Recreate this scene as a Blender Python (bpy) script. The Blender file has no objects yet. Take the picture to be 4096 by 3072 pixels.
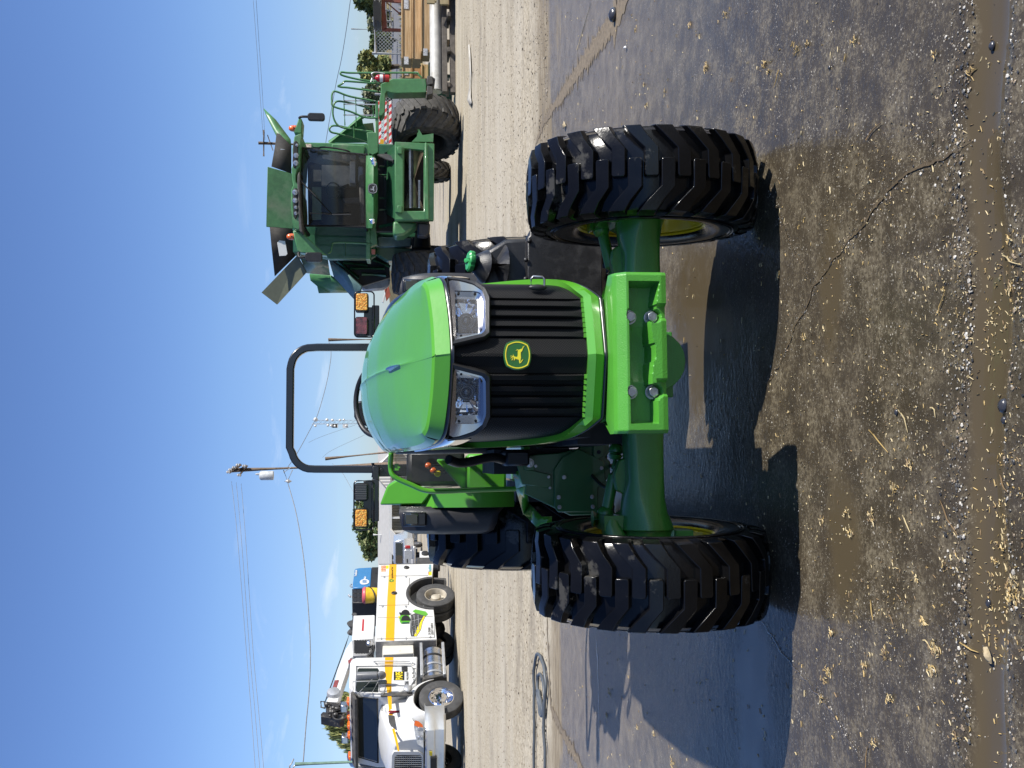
import bpy, bmesh, math, random
from math import sin, cos, pi, radians as RD
from mathutils import Vector, Matrix, noise as MN
random.seed(11)
sc = bpy.context.scene
col = sc.collection
# ---------------------------------------------------------------- camera
FPX, CAMH, HORX = 4166.0, 1.52, 1596.0
pitch = math.atan((2048 - HORX) / FPX)
FW = Vector((0, cos(pitch), -sin(pitch))); UP = Vector((0, sin(pitch), cos(pitch))); RT = Vector((1, 0, 0)); CP = Vector((0, 0, CAMH))
cd = bpy.data.cameras.new('camera'); cam = bpy.data.objects.new('camera', cd); col.objects.link(cam)
cd.sensor_width = 36; cd.sensor_fit = 'HORIZONTAL'; cd.lens = 36 * FPX / 4096
cd.clip_start = .05; cd.clip_end = 3000
cam.matrix_world = Matrix(((-UP.x, RT.x, -FW.x, CP.x), (-UP.y, RT.y, -FW.y, CP.y), (-UP.z, RT.z, -FW.z, CP.z), (0, 0, 0, 1)))
sc.camera = cam
# ---------------------------------------------------------------- light
SUN = Vector((1.08, -.44, 1.0)).normalized()
SUN_EL = math.asin(SUN.z); SUN_AZ = math.atan2(SUN.x, SUN.y)
w = bpy.data.worlds.new('World'); sc.world = w; w.use_nodes = True
nt = w.node_tree; nt.nodes.clear()
out = nt.nodes.new('ShaderNodeOutputWorld'); bg = nt.nodes.new('ShaderNodeBackground'); sky = nt.nodes.new('ShaderNodeTexSky')
sky.sky_type = 'NISHITA'; sky.sun_disc = False; sky.sun_elevation = SUN_EL; sky.sun_rotation = SUN_AZ
sky.altitude = 50; sky.air_density = 1.0; sky.dust_density = .25; sky.ozone_density = 3
bg.inputs['Strength'].default_value = .10
tc = nt.nodes.new('ShaderNodeTexCoord'); mp = nt.nodes.new('ShaderNodeMapping'); mp.inputs['Scale'].default_value = (3, 3, 9)
nz = nt.nodes.new('ShaderNodeTexNoise'); nz.inputs['Scale'].default_value = 2.6; nz.inputs['Detail'].default_value = 8; nz.inputs['Roughness'].default_value = .62; nz.inputs['Distortion'].default_value = .6
cr = nt.nodes.new('ShaderNodeValToRGB'); cr.color_ramp.elements[0].position = .60; cr.color_ramp.elements[1].position = .86
sx = nt.nodes.new('ShaderNodeSeparateXYZ'); band = nt.nodes.new('ShaderNodeMapRange'); band.inputs[1].default_value = .17; band.inputs[2].default_value = .05
mul = nt.nodes.new('ShaderNodeMath'); mul.operation = 'MULTIPLY'; mul2 = nt.nodes.new('ShaderNodeMath'); mul2.operation = 'MULTIPLY'; mul2.inputs[1].default_value = .75
mx = nt.nodes.new('ShaderNodeMixRGB'); mx.inputs[2].default_value = (7.2, 7.6, 8.2, 1)
L = nt.links.new
L(tc.outputs['Generated'], mp.inputs[0]); L(mp.outputs[0], nz.inputs['Vector']); L(nz.outputs['Fac'], cr.inputs[0])
L(tc.outputs['Generated'], sx.inputs[0]); L(sx.outputs['Z'], band.inputs[0]); L(cr.outputs[0], mul.inputs[0]); L(band.outputs[0], mul.inputs[1])
hs = nt.nodes.new('ShaderNodeHueSaturation'); hs.inputs['Saturation'].default_value = 1.14; hs.inputs['Hue'].default_value = .514
L(sky.outputs[0], hs.inputs['Color'])
tint = nt.nodes.new('ShaderNodeValToRGB'); e_ = tint.color_ramp.elements; e_[0].position = 0; e_[0].color = (.60, .68, 1.0, 1); e_[1].position = .16; e_[1].color = (.82, .90, 1.02, 1); q_ = e_.new(.5); q_.color = (.93, .96, .96, 1)
L(sx.outputs['Z'], tint.inputs[0]); tm = nt.nodes.new('ShaderNodeMixRGB'); tm.blend_type = 'MULTIPLY'; tm.inputs[0].default_value = 1; L(hs.outputs[0], tm.inputs[1]); L(tint.outputs[0], tm.inputs[2])
L(mul.outputs[0], mul2.inputs[0]); L(mul2.outputs[0], mx.inputs[0]); L(tm.outputs[0], mx.inputs[1]); L(mx.outputs[0], bg.inputs[0]); L(bg.outputs[0], out.inputs[0])
sl = bpy.data.lights.new('sun', 'SUN'); so = bpy.data.objects.new('sun', sl); col.objects.link(so)
sl.energy = 5.0; sl.angle = RD(.53); sl.color = (1, .955, .88)
so.rotation_euler = SUN.to_track_quat('Z', 'Y').to_euler(); so.location = SUN * 50
sc.view_settings.view_transform = 'Standard'; sc.view_settings.look = 'None'; sc.view_settings.exposure = .58; sc.view_settings.gamma = 1
sc.render.engine = 'CYCLES'; sc.render.resolution_x = 1024; sc.render.resolution_y = 768

# ---------------------------------------------------------------- measuring helpers: a ray of the survey photograph met with a plane of a thing's own frame
def ray(X, Y): return FW + RT * ((1536 - Y) / FPX) - UP * ((X - 2048) / FPX)
class Frame:
    def __init__(s, ox, oy, deg, oz=0):
        s.o = Vector((ox, oy, oz)); a = RD(deg); s.a = a
        s.x = Vector((cos(a), sin(a), 0)); s.y = Vector((-sin(a), cos(a), 0)); s.z = Vector((0, 0, 1))
    def hit(s, X, Y, n, c):
        d = ray(X, Y); t = (c - (CP - s.o).dot(n)) / d.dot(n); q = CP + d * t - s.o
        return Vector((q.dot(s.x), q.dot(s.y), q.z))
    def py(s, X, Y, c): return s.hit(X, Y, s.y, c)
    def px(s, X, Y, c): return s.hit(X, Y, s.x, c)
    def pz(s, X, Y, c=0): return s.hit(X, Y, s.z, c)
WD = Frame(0, 0, 0)
def G(X, Y, z=0): return WD.pz(X, Y, z)

# ---------------------------------------------------------------- mesh builder
def basis(d):
    d = d.normalized(); u = Vector((0, 0, 1)) if abs(d.z) < .9 else Vector((1, 0, 0))
    a = d.cross(u).normalized(); return a, a.cross(d).normalized()
class MB:
    def __init__(s): s.v = []; s.f = []; s.m = []
    def add(s, vs, fs, m=0):
        o = len(s.v); s.v += [tuple(v) for v in vs]; s.f += [tuple(i + o for i in f) for f in fs]; s.m += [m] * len(fs); return s
    def bx(s, x0, x1, y0, y1, z0, z1, m=0, M=None):
        vs = [Vector((x, y, z)) for x in (x0, x1) for y in (y0, y1) for z in (z0, z1)]
        if M: vs = [M @ v for v in vs]
        return s.add(vs, [(0, 1, 3, 2), (4, 6, 7, 5), (0, 4, 5, 1), (2, 3, 7, 6), (0, 2, 6, 4), (1, 5, 7, 3)], m)
    def loft(s, secs, m=0, cap=True, closed=False, open_=False):
        n = len(secs[0]); vs = [p for c in secs for p in c]; fs = []; k = len(secs)
        for i in range(k if closed else k - 1):
            for j in range(n - 1 if open_ else n):
                a = i * n + j; b = i * n + (j + 1) % n; c = ((i + 1) % k) * n + (j + 1) % n; d = ((i + 1) % k) * n + j; fs.append((a, b, c, d))
        if cap and not closed and not open_: fs += [tuple(range(n))[::-1], tuple(range((k - 1) * n, k * n))]
        return s.add(vs, fs, m)
    def tube(s, path, r, n=8, m=0, closed=False, flat=1, rot=0, cap=True):
        P = [Vector(p) for p in path]; k = len(P); secs = []; A = None
        for i in range(k):
            if closed: d = P[(i + 1) % k] - P[i - 1]
            else: d = P[min(i + 1, k - 1)] - P[max(i - 1, 0)]
            d.normalize()
            if A is None: A, B = basis(d)
            else:
                A = (A - d * A.dot(d)).normalized(); B = A.cross(d) * -1; B = d.cross(A)
            ri = r[i] if isinstance(r, (list, tuple)) else r
            secs.append([P[i] + (A * cos(2 * pi * j / n + rot) + B * sin(2 * pi * j / n + rot) * flat) * ri for j in range(n)])
        return s.loft(secs, m, cap=cap, closed=closed)
    def cyl(s, a, b, r, r2=None, n=20, m=0): return s.tube([a, b], [r, r if r2 is None else r2], n, m)
    def prism(s, pts, vec, m=0):
        n = len(pts); P = [Vector(p) for p in pts]; vec = Vector(vec); Q = [p + vec for p in P]
        return s.add(P + Q, [tuple(range(n))[::-1], tuple(range(n, 2 * n))] + [(i, (i + 1) % n, n + (i + 1) % n, n + i) for i in range(n)], m)
    def lathe(s, prof, o, ax, n=32, m=0, cap=False):
        o = Vector(o); ax = Vector(ax).normalized(); A, B = basis(ax)
        return s.loft([[o + ax * h + (A * cos(2 * pi * j / n) + B * sin(2 * pi * j / n)) * r for j in range(n)] for r, h in prof], m, cap=cap)
    def ball(s, c, r, n=14, m=0, sc3=(1, 1, 1)):
        c = Vector(c); secs = []
        for i in range(n // 2 + 1):
            t = pi * i / (n // 2); rr = max(sin(t), .01)
            secs.append([c + Vector((rr * cos(2 * pi * j / n) * sc3[0], rr * sin(2 * pi * j / n) * sc3[1], cos(t) * sc3[2])) * r for j in range(n)])
        return s.loft(secs, m)
    def hexbolt(s, c, ax, r, h, m=0):
        c = Vector(c); ax = Vector(ax).normalized()
        s.cyl(c, c + ax * h * .25, r * 1.25, n=18, m=m); return s.tube([c + ax * h * .2, c + ax * h * .9, c + ax * h], [r, r, r * .86], 6, m)
    def grid(s, rows, m=0): return s.loft(rows, m, cap=False, open_=True)
    def quad(s, a, b, c, d, m=0): return s.add([a, b, c, d], [(0, 1, 2, 3)], m)
    def xf(s, M): s.v = [tuple(M @ Vector(v)) for v in s.v]; return s
    def build(s, name, mats, parent=None, ang=35, bevel=0, M=None, seg=1, sub=0, solid=0, label=None):
        me = bpy.data.meshes.new(name); me.from_pydata(s.v, [], s.f)
        if not isinstance(mats, (list, tuple)): mats = [mats]
        for q in mats: me.materials.append(q)
        me.polygons.foreach_set('material_index', s.m)
        bm = bmesh.new(); bm.from_mesh(me); bmesh.ops.recalc_face_normals(bm, faces=bm.faces); bm.to_mesh(me); bm.free()
        if ang:
            me.polygons.foreach_set('use_smooth', [True] * len(me.polygons)); me.set_sharp_from_angle(angle=RD(ang))
        me.update()
        o = bpy.data.objects.new(name, me); col.objects.link(o)
        if parent: o.parent = parent
        if M: o.matrix_local = M
        if solid:
            d = o.modifiers.new('s', 'SOLIDIFY'); d.thickness = solid; d.offset = -1
        if bevel:
            b = o.modifiers.new('b', 'BEVEL'); b.width = bevel; b.segments = seg; b.limit_method = 'ANGLE'; b.angle_limit = RD(32); b.harden_normals = False
        if sub:
            b = o.modifiers.new('u', 'SUBSURF'); b.levels = sub; b.render_levels = sub
        if label: o['label'] = label
        return o
def thing(name, label, cat, loc=(0, 0, 0), rz=0, group=None):
    o = bpy.data.objects.new(name, None); o.empty_display_size = .2; col.objects.link(o); o.location = loc; o.rotation_euler = (0, 0, rz)
    return tag(o, label, cat, group)
def tag(o, label=None, cat=None, group=None, kind=None):
    if label: o['label'] = label
    if cat: o['category'] = cat
    if group: o['group'] = group
    if kind: o['kind'] = kind
    return o
def atframe(name, label, cat, fr, group=None): return thing(name, label, cat, fr.o, fr.a, group)
_dg = None
def text(s, size, mat_, parent, M, name='lettering', ext=.002, sx=1, bold=0):
    cu = bpy.data.curves.new('t', 'FONT'); cu.body = s; cu.size = size; cu.extrude = ext; cu.align_x = 'CENTER'; cu.align_y = 'CENTER'; cu.offset = bold; cu.resolution_u = 3
    o = bpy.data.objects.new('t', cu); col.objects.link(o); dg = bpy.context.evaluated_depsgraph_get(); dg.update()
    me = bpy.data.meshes.new_from_object(o.evaluated_get(dg)); bpy.data.objects.remove(o)
    me.materials.clear(); me.materials.append(mat_)
    for v in me.vertices: v.co.x *= sx
    me.name = name; q = bpy.data.objects.new(name, me); col.objects.link(q); q.parent = parent; q.matrix_local = M; return q
def axes(o, x, y, z=None):
    x = Vector(x).normalized(); y = Vector(y).normalized(); z = x.cross(y)
    return Matrix(((x.x, y.x, z.x, o[0]), (x.y, y.y, z.y, o[1]), (x.z, y.z, z.z, o[2]), (0, 0, 0, 1)))

# ---------------------------------------------------------------- materials
def newmat(name):
    m = bpy.data.materials.new(name); m.use_nodes = True; n = m.node_tree; n.nodes.clear()
    o = n.nodes.new('ShaderNodeOutputMaterial'); b = n.nodes.new('ShaderNodeBsdfPrincipled'); n.links.new(b.outputs[0], o.inputs[0]); return m, n, b
def N(n, t, **k):
    x = n.nodes.new(t)
    for a, v in k.items():
        if a.startswith('_'): x.inputs[a[1:].replace('_', ' ')].default_value = v
        else: setattr(x, a, v)
    return x
def ramp(n, fac, stops):
    r = n.nodes.new('ShaderNodeValToRGB'); n.links.new(fac, r.inputs[0]); e = r.color_ramp.elements
    while len(e) < len(stops): e.new(.5)
    for i, (p, c) in enumerate(stops): e[i].position = p; e[i].color = (c, c, c, 1) if isinstance(c, (int, float)) else (*c, 1)
    return r.outputs[0]
def mix(n, f, a, b, mode='MIX'):
    x = n.nodes.new('ShaderNodeMixRGB'); x.blend_type = mode
    for i, q in enumerate((f, a, b)):
        if isinstance(q, (int, float)): x.inputs[i].default_value = q if i == 0 else (q, q, q, 1)
        elif isinstance(q, tuple): x.inputs[i].default_value = (*q[:3], 1)
        else: n.links.new(q, x.inputs[i])
    return x.outputs[0]
def tex(n, scale, detail=4, rough=.55, vec=None, dist=0, sc3=None, space='Object'):
    t = N(n, 'ShaderNodeTexNoise'); t.inputs['Scale'].default_value = scale; t.inputs['Detail'].default_value = detail; t.inputs['Roughness'].default_value = rough; t.inputs['Distortion'].default_value = dist
    c = N(n, 'ShaderNodeTexCoord'); src = c.outputs[space]
    if sc3: mm = N(n, 'ShaderNodeMapping'); mm.inputs['Scale'].default_value = sc3; n.links.new(src, mm.inputs[0]); src = mm.outputs[0]
    n.links.new(src, t.inputs['Vector']); return t.outputs['Fac']
def bumpn(n, b, h, s, d=.01):
    x = N(n, 'ShaderNodeBump'); x.inputs['Strength'].default_value = s; x.inputs['Distance'].default_value = d; n.links.new(h, x.inputs['Height']); n.links.new(x.outputs[0], b.inputs['Normal']); return x
def mat(name, c, rough=.5, metal=0, coat=0, var=.18, vs=6, rvar=.12, bump=0, bs=120, spec=.5, c2=None, c2lo=.5, c2hi=.7, c2s=5, ior=1.5, trans=0, emis=0, alpha=1, sc3=None, coatr=.06):
    m, n, b = newmat(name); f = tex(n, vs, 5, .6, sc3=sc3)
    if metal < .5:
        c = tuple(x * .74 for x in c)
        if c2: c2 = tuple(x * .74 for x in c2)
    lo = tuple(x * (1 - var) for x in c); hi = tuple(min(1, x * (1 + var)) for x in c)
    base = mix(n, ramp(n, f, [(.35, 0.), (.65, 1.)]), lo, hi)
    if c2: base = mix(n, ramp(n, tex(n, c2s, 7, .65, sc3=sc3), [(c2lo, 0.), (c2hi, 1.)]), base, c2)
    n.links.new(base, b.inputs['Base Color'])
    mr = N(n, 'ShaderNodeMapRange'); mr.inputs[3].default_value = max(.02, rough - rvar); mr.inputs[4].default_value = min(1, rough + rvar); n.links.new(tex(n, vs * 2.3, 5), mr.inputs[0]); n.links.new(mr.outputs[0], b.inputs['Roughness'])
    b.inputs['Metallic'].default_value = metal; b.inputs['Coat Weight'].default_value = coat; b.inputs['Coat Roughness'].default_value = coatr
    b.inputs['Specular IOR Level'].default_value = spec; b.inputs['IOR'].default_value = ior; b.inputs['Transmission Weight'].default_value = trans
    if alpha < 1: b.inputs['Alpha'].default_value = alpha
    if emis: n.links.new(base, b.inputs['Emission Color']); b.inputs['Emission Strength'].default_value = emis
    if bump: bumpn(n, b, tex(n, bs, 4), bump, .004)
    return m
GREEN = (.110, .43, .028)
M_ = {}
M_['green'] = mat('gloss_green_paint', GREEN, .32, coat=.7, var=.04, vs=3, rvar=.06, bump=.05, bs=60)
M_['cast'] = mat('green_paint_on_casting', (.095, .40, .042), .36, coat=.45, var=.06, rvar=.1, bump=.35, bs=220)
M_['cast2'] = mat('shaded_axle_green', (.055, .28, .04), .33, coat=.5, var=.06, rvar=.1, bump=.3, bs=200)  # casting green darkened, the shade around the axle is put into the colour
M_['oldgreen'] = mat('weathered_green_paint', (.075, .235, .085), .42, coat=.2, var=.14, rvar=.12, c2=(.22, .25, .17), c2lo=.55, c2hi=.85, c2s=3)
M_['dkgreen'] = mat('dark_green_paint', (.03, .13, .055), .4, coat=.3, var=.12)
M_['black'] = mat('black_paint', (.012, .012, .014), .28, coat=.5, var=.2, rvar=.1)
M_['plastic'] = mat('black_plastic', (.018, .018, .019), .42, var=.25, vs=14, rvar=.14, bump=.25, bs=260)
M_['wetplastic'] = mat('wet_black_plastic', (.022, .022, .023), .34, var=.3, vs=5, rvar=.2, bump=.4, bs=240, c2=(.05, .05, .05), c2lo=.5, c2hi=.62, c2s=9)
M_['rubberwet'] = mat('wet_tyre_rubber', (.0055, .0055, .006), .17, var=.25, vs=9, rvar=.10, spec=.32, bump=.12, bs=90, c2=(.060, .058, .052), c2lo=.60, c2hi=.645, c2s=5)
M_['rubber'] = mat('dusty_tyre_rubber', (.075, .072, .068), .8, var=.3, vs=10, bump=.3, bs=60, c2=(.16, .15, .13), c2lo=.5, c2hi=.8, c2s=6)
M_['rubbertruck'] = mat('truck_tyre_rubber', (.06, .06, .06), .75, var=.2, c2=(.13, .125, .12), c2lo=.55, c2hi=.8)
M_['yellow'] = mat('yellow_wheel_paint', (1., .80, .01), .3, coat=.4, var=.08)
M_['chrome'] = mat('chrome', (.78, .78, .8), .10, metal=1, var=.06, rvar=.05)
M_['zinc'] = mat('zinc_plated_steel', (.5, .5, .5), .35, metal=1, var=.2, vs=40, bump=.2, bs=150)
M_['alu'] = mat('aluminium', (.6, .6, .6), .3, metal=1, var=.12, vs=8, rvar=.12)
M_['steel'] = mat('galvanised_steel', (.42, .43, .44), .5, metal=.6, var=.15)
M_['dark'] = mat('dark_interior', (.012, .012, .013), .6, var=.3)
M_['white'] = mat('white_paint', (.76, .76, .74), .32, coat=.4, var=.03, c2=(.55, .52, .46), c2lo=.6, c2hi=1., c2s=2)
M_['orangest'] = mat('orange_yellow_stripe', (.86, .45, .01), .35, coat=.3, var=.03)
M_['orange'] = mat('orange_lens', (.85, .16, .02), .25, var=.1, coat=.5)
M_['red'] = mat('red_paint', (.5, .015, .02), .3, coat=.4, var=.1)
M_['blue'] = mat('blue_paint', (.045, .21, .46), .35, coat=.3, var=.05)
M_['blk'] = mat('flat_black', (.02, .02, .02), .55)
M_['ltr'] = mat('black_lettering', (.015, .015, .015), .5, var=.05)
M_['wltr'] = mat('white_lettering', (.8, .8, .8), .5, var=.03)
M_['yltr'] = mat('yellow_lettering', (.9, .72, .02), .5, var=.03)
M_['emby'] = mat('emblem_yellow', (1, .88, .04), .35, var=.03, coat=.5)
M_['embg'] = mat('emblem_green', (.03, .16, .03), .3, var=.03, coat=.6)
M_['cyan'] = mat('cyan_lettering', (.03, .35, .45), .5)
def glassmat(name, c=(.02, .025, .025), alpha=.82, rough=.03):
    m, n, b = newmat(name); b.inputs['Base Color'].default_value = (*c, 1); b.inputs['Roughness'].default_value = rough; b.inputs['Alpha'].default_value = alpha
    b.inputs['Specular IOR Level'].default_value = .6; b.inputs['Coat Weight'].default_value = 1; bumpn(n, b, tex(n, 2.2, 2), .06, .02); return m
M_['glass'] = glassmat('tinted_window_glass', alpha=.30)
M_['dglass'] = glassmat('dark_window_glass', alpha=.93)
M_['clear'] = glassmat('clear_lens', (.8, .8, .8), .10, .03)
M_['shield'] = glassmat('clear_shield', (.03, .03, .03), .38, .04)
# ================================================================ GROUND
def axis_vals(lo, hi, st, a, b, g=1.13):
    v = []; x = lo
    while x < hi: v.append(x); x += st
    v.append(hi); d = st; x = hi
    while x < b: d *= g; x += d; v.append(x)
    d = st; x = lo; u = []
    while x > a: d *= g; x -= d; u.append(x)
    return u[::-1] + v
XS = axis_vals(-4.6, 4.6, .034, -700, 700); YS = axis_vals(1.9, 12.6, .03, -60, 1500, 1.12)
EDGE = [(-6, 9.9), (-3.5, 10.2), (-1.5, 10.7), (1, 10.9), (3.7, 11.3), (6, 11.6)]
def edge_y(x):
    return edge0(x) + MN.noise(Vector((x * .9, 3, 1))) * .55 + MN.noise(Vector((x * 3.1, 7, 1))) * .18
def edge0(x):
    for (a, b), (c, d) in zip(EDGE, EDGE[1:]):
        if a <= x <= c: return b + (d - b) * (x - a) / (c - a)
    return 9.6 if x < 0 else 12
def hill(x, y):
    z = 0
    if y > 34 and x > 4: z = min(1, (x - 4) / 6) * min(2.7, max(0, (y - 36)) * .05)
    return z
def hgt(x, y):
    z = hill(x, y)
    if y < 14 and abs(x) < 6:
        n = MN.noise(Vector((x * 1.3, y * 1.3, 0))) * .006 + MN.noise(Vector((x * 6, y * 6, 3))) * .0016
        z += n
        e = y - edge_y(x)
        if e > -.15: z += min(1, (e + .15) / .5) * (.012 + MN.noise(Vector((x * 3, y * 7, 5))) * .010 + MN.noise(Vector((x * 14, y * 14, 8))) * .004)
        c = 2.56 + MN.noise(Vector((x * 2.5, 0, 9))) * .04
        g = max(0, 1 - abs(y - c) / .10); z -= .02 * min(1, g * 2)
    elif y < 60: z += MN.noise(Vector((x * .5, y * .35, 2))) * .006
    if y > 60 and x <= 4: z += 0
    return z
vs = []; gr = []; pu = []; sl_ = []
for y in YS:
    for x in XS:
        vs.append((x, y, hgt(x, y)))
        gr.append(min(1, max(0, .5 + (y - edge_y(x)) / 1.5)) if y < 14 else 1.)
        p = 0
        if y < 4.4 and abs(x) < 3:
            c = 2.56 + MN.noise(Vector((x * 2.5, 0, 9))) * .04
            p = max(0, min(1, 1.5 - abs(y - c) / .075))
            p = max(p, 1 - math.hypot((x + .55) / .42, (y - 3.45) / .20), 1 - math.hypot((x - .35) / .4, (y - 3.55) / .15))
        if 4.3 < y < 6.2: p = max(p, 1 - math.hypot((x - .35) / .7, (y - 5.2) / .8))
        if y < 7: p = max(p, 1 - math.hypot((x + 1.4) / .8, (y - 4.35) / .35))
        pu.append(max(0, p)); e_ = y - edge_y(x); sl_.append(max(0, min(1, 1 + e_ / (1.9 if x > 0 else 1.2))) if y < 14 else 0)
nx = len(XS); fs = [(j * nx + i, j * nx + i + 1, (j + 1) * nx + i + 1, (j + 1) * nx + i) for j in range(len(YS) - 1) for i in range(nx - 1)]
me = bpy.data.meshes.new('ground'); me.from_pydata(vs, [], fs)
for nm, arr in (('grav', gr), ('pud', pu), ('silt', sl_)):
    a = me.attributes.new(nm, 'FLOAT', 'POINT'); a.data.foreach_set('value', arr)
me.polygons.foreach_set('use_smooth', [True] * len(fs)); ground = bpy.data.objects.new('ground', me); col.objects.link(ground); ground['kind'] = 'structure'
m, n, b = newmat('wet_concrete_and_gravel'); lk = n.links.new
ag = N(n, 'ShaderNodeAttribute', attribute_name='grav'); ap = N(n, 'ShaderNodeAttribute', attribute_name='pud')
def madd(a, b_, op='ADD', clamp=False):
    x = N(n, 'ShaderNodeMath', operation=op); x.use_clamp = clamp
    for i, q in enumerate((a, b_)):
        if isinstance(q, (int, float)): x.inputs[i].default_value = q
        else: lk(q, x.inputs[i])
    return x.outputs[0]
big = tex(n, .7, 5, .6); mid = tex(n, 5.5, 9, .72, sc3=(1.2, 1.1, 1)); fine = tex(n, 60, 6, .7); finer = tex(n, 190, 3, .6)
puddle = ramp(n, madd(madd(ap.outputs['Fac'], .50, 'MULTIPLY'), madd(tex(n, 3.0, 8, .7), .80, 'MULTIPLY')), [(.50, 0.), (.70, 1.)])
conc = mix(n, ramp(n, mid, [(.36, 0.), (.66, 1.)]), (.040, .031, .018), (.080, .063, .038))
conc = mix(n, ramp(n, madd(madd(fine, .55, 'MULTIPLY'), madd(mid, .5, 'MULTIPLY')), [(.52, 0.), (.64, 1.)]), conc, (.19, .16, .105))
conc = mix(n, ramp(n, tex(n, 90, 3, .6), [(.30, 1.), (.40, 0.)]), conc, (.035, .03, .022))
vo = N(n, 'ShaderNodeTexVoronoi', feature='F1'); vo.inputs['Scale'].default_value = 55; lk(N(n, 'ShaderNodeTexCoord').outputs['Object'], vo.inputs['Vector'])
speck = madd(ramp(n, vo.outputs['Distance'], [(.14, 1.), (.20, 0.)]), ramp(n, tex(n, 9, 3), [(.48, 0.), (.62, 1.)]), 'MULTIPLY')
v2 = N(n, 'ShaderNodeTexVoronoi', feature='F1'); v2.inputs['Scale'].default_value = 120; lk(N(n, 'ShaderNodeTexCoord').outputs['Object'], v2.inputs['Vector'])
conc = mix(n, madd(ramp(n, v2.outputs['Distance'], [(.18, 1.), (.26, 0.)]), ramp(n, tex(n, 25, 4), [(.47, 0.), (.60, .8)]), 'MULTIPLY'), conc, (.40, .36, .28))
conc = mix(n, speck, conc, (.50, .46, .38))
conc = mix(n, ramp(n, big, [(.35, 0.), (.7, .55)]), conc, (.062, .052, .043))
spy = N(n, 'ShaderNodeSeparateXYZ'); lk(N(n, 'ShaderNodeTexCoord').outputs['Object'], spy.inputs[0]); fy = N(n, 'ShaderNodeMapRange'); fy.inputs[1].default_value = 4.6; fy.inputs[2].default_value = 7.5; lk(spy.outputs['Y'], fy.inputs[0])
conc = mix(n, madd(fy.outputs[0], .8, 'MULTIPLY'), conc, mix(n, ramp(n, mid, [(.38, 0.), (.62, 1.)]), (.135, .115, .098), (.21, .185, .158)))
conc = mix(n, puddle, conc, (.080, .062, .036))
gv = N(n, 'ShaderNodeTexVoronoi', feature='F1'); gv.inputs['Scale'].default_value = 16; lk(N(n, 'ShaderNodeTexCoord').outputs['Object'], gv.inputs['Vector'])
grav = mix(n, ramp(n, tex(n, 18, 6, .7), [(.36, 0.), (.62, 1.)]), (.26, .22, .155), (.47, .415, .315))
grav = mix(n, ramp(n, gv.outputs['Distance'], [(.10, .7), (.22, 0.)]), grav, (.13, .11, .085))
grav = mix(n, ramp(n, tex(n, .55, 5, .6, sc3=(.35, 1.6, 1)), [(.42, 0.), (.68, .65)]), grav, (.46, .42, .34))
grav = mix(n, ramp(n, tex(n, .8, 8, .68, sc3=(.55, 1.3, 1)), [(.52, 0.), (.66, .75)]), grav, (.235, .205, .16))
gf = ramp(n, madd(ag.outputs['Fac'], madd(madd(tex(n, 1.8, 5, .6, sc3=(.6, 1.6, 1)), -.5), .9, 'MULTIPLY')), [(.35, 0.), (.75, 1.)])
asl = N(n, 'ShaderNodeAttribute', attribute_name='silt')
sil = ramp(n, madd(madd(asl.outputs['Fac'], .9, 'MULTIPLY'), madd(madd(tex(n, 1.5, 7, .65, sc3=(.45, 1.8, 1)), -.5), 2.0, 'MULTIPLY')), [(.36, 0.), (.66, 1.)])
conc = mix(n, sil, conc, mix(n, ramp(n, tex(n, 7, 7, .7, sc3=(.35, 1.6, 1)), [(.38, 0.), (.62, 1.)]), (.17, .135, .088), (.29, .245, .175)))
gfs = madd(gf, madd(sil, .85, 'MULTIPLY'), 'MAXIMUM')
# far bank of dry grass beyond the yard
sp = N(n, 'ShaderNodeSeparateXYZ'); lk(N(n, 'ShaderNodeTexCoord').outputs['Object'], sp.inputs[0])
def step(v, a, b_):
    x = N(n, 'ShaderNodeMapRange'); x.inputs[1].default_value = a; x.inputs[2].default_value = b_; lk(v, x.inputs[0]); return x.outputs[0]
dry = madd(step(sp.outputs['Y'], 44, 47), step(sp.outputs['X'], 5, 7), 'MULTIPLY')
colr = mix(n, gf, conc, grav); colr = mix(n, dry, colr, mix(n, ramp(n, tex(n, .8, 6, .7, sc3=(.3, 1, 1)), [(.4, 0.), (.6, 1.)]), (.25, .19, .09), (.15, .13, .06)))
lk(colr, b.inputs['Base Color'])
rwet = mix(n, ramp(n, mid, [(.35, 0.), (.65, 1.)]), (.45,) * 3, (.7,) * 3); rwet = mix(n, puddle, rwet, (.3,) * 3)
lk(mix(n, gfs, rwet, (.9,) * 3), b.inputs['Roughness']); b.inputs['IOR'].default_value = 1.36; b.inputs['Specular IOR Level'].default_value = .2
lk(mix(n, gfs, mix(n, fy.outputs[0], (.6,) * 3, (.52,) * 3), (0,) * 3), b.inputs['Coat Weight']); b.inputs['Coat IOR'].default_value = 1.33
lk(mix(n, puddle, mix(n, ramp(n, tex(n, 1.7, 4), [(.4, 0.), (.62, 1.)]), (.04,) * 3, (.16,) * 3), (.02,) * 3), b.inputs['Coat Roughness'])
hg = madd(madd(tex(n, 40, 8, .75), 1.0, 'MULTIPLY'), madd(gv.outputs['Distance'], -.5, 'MULTIPLY'))
hc = madd(madd(fine, .55, 'MULTIPLY'), madd(tex(n, 16, 6, .65, sc3=(.7, 1.4, 1)), .9, 'MULTIPLY'))
hh = mix(n, gf, mix(n, puddle, hc, (.5,) * 3), hg)
bp = bumpn(n, b, hh, .6, .007)
bc = N(n, 'ShaderNodeBump'); bc.inputs['Strength'].default_value = .5; bc.inputs['Distance'].default_value = .006
lk(mix(n, puddle, madd(tex(n, 26, 5, .6), madd(madd(tex(n, 13, 8, .72), fy.outputs[0], 'MULTIPLY'), 3., 'MULTIPLY')), madd(.5, 0)), bc.inputs['Height']); lk(bc.outputs[0], b.inputs['Coat Normal'])
me.materials.append(m)
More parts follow.
